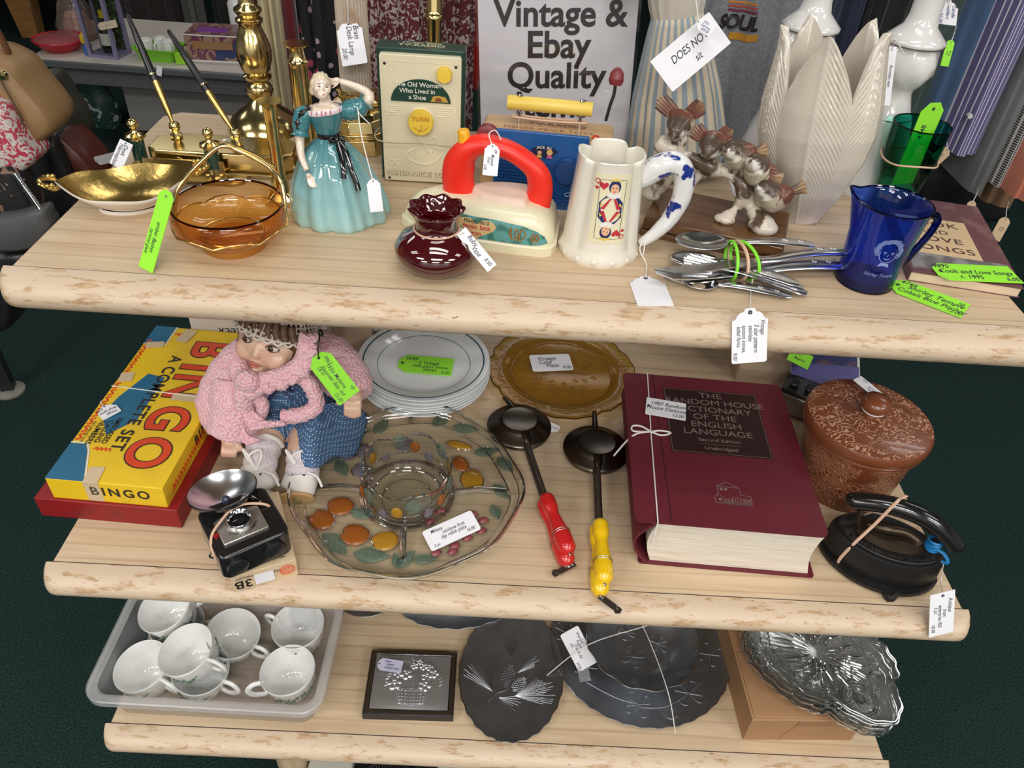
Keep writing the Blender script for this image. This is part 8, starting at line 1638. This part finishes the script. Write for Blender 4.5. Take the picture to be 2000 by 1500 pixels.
m = M(); m.box(-LW_/2, LW_/2, -.047, -.0455, .012, LH); build('glass_pane', m, glass('pane', (.93, .94, .93), (.7, .7, .7)), lt); m = M(); m.box(-LW_/2, LW_/2, .044, .046, .012, LH); build('leafy_back', m, pattern('leafy_print', (.015, .030, .012), (.10, .15, .05), 40, .56), lt)
wb = thing('wine_bottle', 'dark wine bottle with cream label inside the lantern', 'bottle', (b.x+.004, b.y+.05, TZ+.0125)); m = M(); m.lathe([(.026, 0), (.027, .004), (.027, .085), (.010, .115), (.010, .155)], 28); build('bottle_body', m, mat('dark_bottle', (.010, .014, .008), .08, coat=.5), wb); m = M(); m.lathe([(.0274, .03), (.0274, .075)], 28, cap0=False, cap1=False); build('label', m, mat('cream_print'), wb); m = M(); m.lathe([(.0112, .13), (.0112, .158), (.001, .159)], 18); build('gold_foil', m, mat('yellow_cap'), wb)
tag('cream luggage tag tied on the lilac lantern', quad((190, 45), (226, 38), (194, 60), b+V((0, -.004, .15)), (-.1, -.9, .3)), [('no. 12', 0, 0, .3)], 'clip', mat('cream_tag', (.60, .50, .36), .7), hole='l')
b = onT(306, 122); gb = thing('green_basket', 'bright green plastic basket of white mugs on back table', 'basket', (b.x, b.y+.055, TZ), radians(-4)); m = M(); m.rings([[(x, y, z) for x, y in rrect(w, d, .02)] for w, d, z in ((.140, .10, 0), (.172, .125, .050), (.182, .135, .052), (.182, .135, .046), (.176, .130, .046), (.170, .122, .047), (.137, .096, .004))]); build('basket_body', m, mat('lime_plastic', (.20, .52, .03), .35), gb, ang=40)
for k, (dx, dy, lb_) in enumerate(((-.045, -.01, 'white mug at the cream end of the green basket'), (.0, .022, 'white mug at the back of the green basket'), (.042, -.008, 'white mug in the green basket nearest the puzzle box'))):
    t = thing('mug', lb_, 'mug', (b.x+dx, b.y+.055+dy, TZ+.005), radians(200+50*k), 'white mugs in the green basket'); m = M(); m.lathe([(.022, 0), (.024, .004), (.025, .07), (.023, .071), (.022, .01), (.001, .008)], 28); build('mug_body', m, PORC, t); m = M(); m.tube(smooth([(.024, 0, .055), (.036, 0, .05), (.036, 0, .03), (.024, 0, .02)], 4), .0035, 8); build('handle', m, PORC, t)
b = onT(354, 126); t = thing('green_packet', 'small bright green packet beside the puzzle box', 'packet', (b.x, b.y+.01, TZ), .3); m = M(); m.box(-.022, .022, -.012, .012, 0, .045); build('packet', m, mat('lime_packet', (.30, .62, .03), .4), t, bevel=.003)
b = onT(408, 122); t = thing('puzzle_box', 'colourful puzzle box with wooden drawer picture on back table', 'box', (b.x+.02, b.y+.09, TZ), radians(3)); m = M(); m.box(-.11, .13, -.08, .09, 0, .105); build('carton', m, pattern('picture_print', (.16, .05, .09), (.34, .22, .16), 22, .5, c3=(.035, .05, .13), rough=.3), t, bevel=.002); m = M(); m.box(-.08, .08, -.0815, -.08, .05, .08); build('wooden_panel', m, mat('tan_panel', (.32, .17, .075), .5), t); m = M(); m.box(-.07, .05, -.04, .02, .105, .106); build('purple_label', m, mat('violet_label', (.22, .06, .33), .4), t); m = M(); m.box(-.11, .13, -.0812, -.08, .100, .105); m.box(-.11, .13, -.0812, -.08, 0, .006); build('white_edge', m, mat('white_print'), t)
b = onT(447, 96); t = thing('white_bottle', 'white bottle with red cap behind the puzzle box', 'bottle', (b.x+.02, b.y+.12, TZ)); m = M(); m.lathe([(.035, 0), (.036, .005), (.036, .16), (.014, .19)], 28); build('bottle_body', m, PORC, t); m = M(); m.lathe([(.016, .19), (.016, .22), (.012, .225)], 18); build('red_cap', m, mat('red_plastic'), t)
tag('tiny white tag hanging over the front edge of back table', quad((304, 127), (315, 130), (307, 147), e0.lerp(e1, .6)+V((0, -.014, -.01)), (0, -.95, .3)), [], 'sq')
b = P(188, 252, 0); t = thing('toy_bag', 'dark green patterned bag standing on the carpet by back table', 'bag', (b.x+.02, b.y+.05, 0)); m = M(); m.lathe([(.07, 0), (.085, .06), (.075, .14), (.05, .19), (.06, .21)], 28, sy=.6, rf=lambda a, r, z: 1+.1*sin(5*a+z*20)); build('bag_body', m, pattern('bag_print', (.02, .05, .045), (.30, .33, .32), 14, .60, rough=.3), t)
# dark coats far behind
for k, (x0, x1, y_, c_, lb_) in enumerate(((-2.05, -1.75, 3.55, (.030, .022, .020), 'dark brown coat hanging in the far dim rack'), (-1.72, -1.62, 3.50, (.13, .13, .12), 'grey coat hanging in the far dim rack'), (-1.60, -1.25, 3.60, (.016, .014, .014), 'black coat hanging in the far dim rack'), (-1.22, -.95, 3.55, (.045, .012, .018), 'dark wine coat hanging in the far dim rack'), (-.92, -.55, 3.55, (.014, .016, .018), 'charcoal coat hanging in the far dim rack'))):
    garment('coat', lb_, 'coat', x0, x1, y_, .16, 1.55, cl('coat%d' % k, c_), 4, .015, .10)
wf = thing('wooden_chest', 'honey oak chest on tapered leg at the far dim corner', 'chest', P(60, 74, 0)); OAK = wood('honey_oak', (.36, .18, .065), (.26, .12, .04), 4, .4)
m = M(); m.box(-.75, .34, -.02, .55, .30, .72); build('chest_body', m, OAK, wf, bevel=.004); m = M(); m.prism([(-.05, 0), (.05, 0), (.05, .08), (-.05, .08)], 0, .31, [(-.09, -.01), (.07, -.01), (.07, .09), (-.09, .09)]); build('leg', m, OAK, wf); m = M(); m.box(-.03, .30, -.024, -.02, .34, .60); build('recess_shade_panel', m, mat('painted_recess_shade', (.05, .025, .012), .6), wf)  # shade of a recess painted as a dark panel on the flat chest front
# ================================================================ typewriter under the lowest shelf
q0, q1 = P(604, 1492, .12), P(935, 1505, .12); ex = q1-q0; tyw = ex.length
ty = thing('typewriter', 'cream portable typewriter standing on the carpet under the shelf', 'typewriter', mat=basis((q0.x, q0.y-.20, 0), ex, V((-ex.y, ex.x, 0)))); CRM = mat('typewriter_cream', (.50, .49, .42), .4, bump=(200, .1))
m = M(); m.box(0, tyw, 0, .30, .02, .085); build('base', m, CRM, ty, bevel=.006)
for x0, x1 in ((0, tyw*.26), (tyw*.76, tyw)): m = M(); m.box(x0, x1, .10, .30, .085, .120); build('side_cover', m, CRM, ty, bevel=.004)
m = M(); m.box(tyw*.26, tyw*.76, .10, .30, .085, .098); build('well', m, mat('black_well', (.008, .008, .008), .5), ty)
m = M()
for k in range(44):
    a = pi*(.04+.92*k/43); cx_, cy_ = tyw*.51, .13; m.tube([(cx_+.045*cos(a), cy_+.045*sin(a), .106), (cx_+.082*cos(a), cy_+.085*sin(a), .116)], .0011, 5)
m.tube([(tyw*.51+.045*cos(pi*k/30), .13+.045*sin(pi*k/30), .106) for k in range(31)], .0022, 6); m.tube([(tyw*.51+.082*cos(pi*k/30), .13+.085*sin(pi*k/30), .116) for k in range(31)], .0022, 6); build('type_bars', m, mat('dark_steel', (.07, .07, .075), .35, .9), ty)
m = M(); m.T = T(-.03, .275, .135) @ RY(pi/2); m.lathe([(.018, 0), (.018, tyw+.06)], 24); build('platen', m, BLACK, ty)
for k in range(30):
    m = M(); m.T = T(tyw*.14+tyw*.72*(k % 10)/9, .02+.026*(k//10), .088+.008*(k//10)); m.lathe([(.0075, 0), (.0085, .004), (.007, .006)], 14); build('key', m, BLACK, ty)
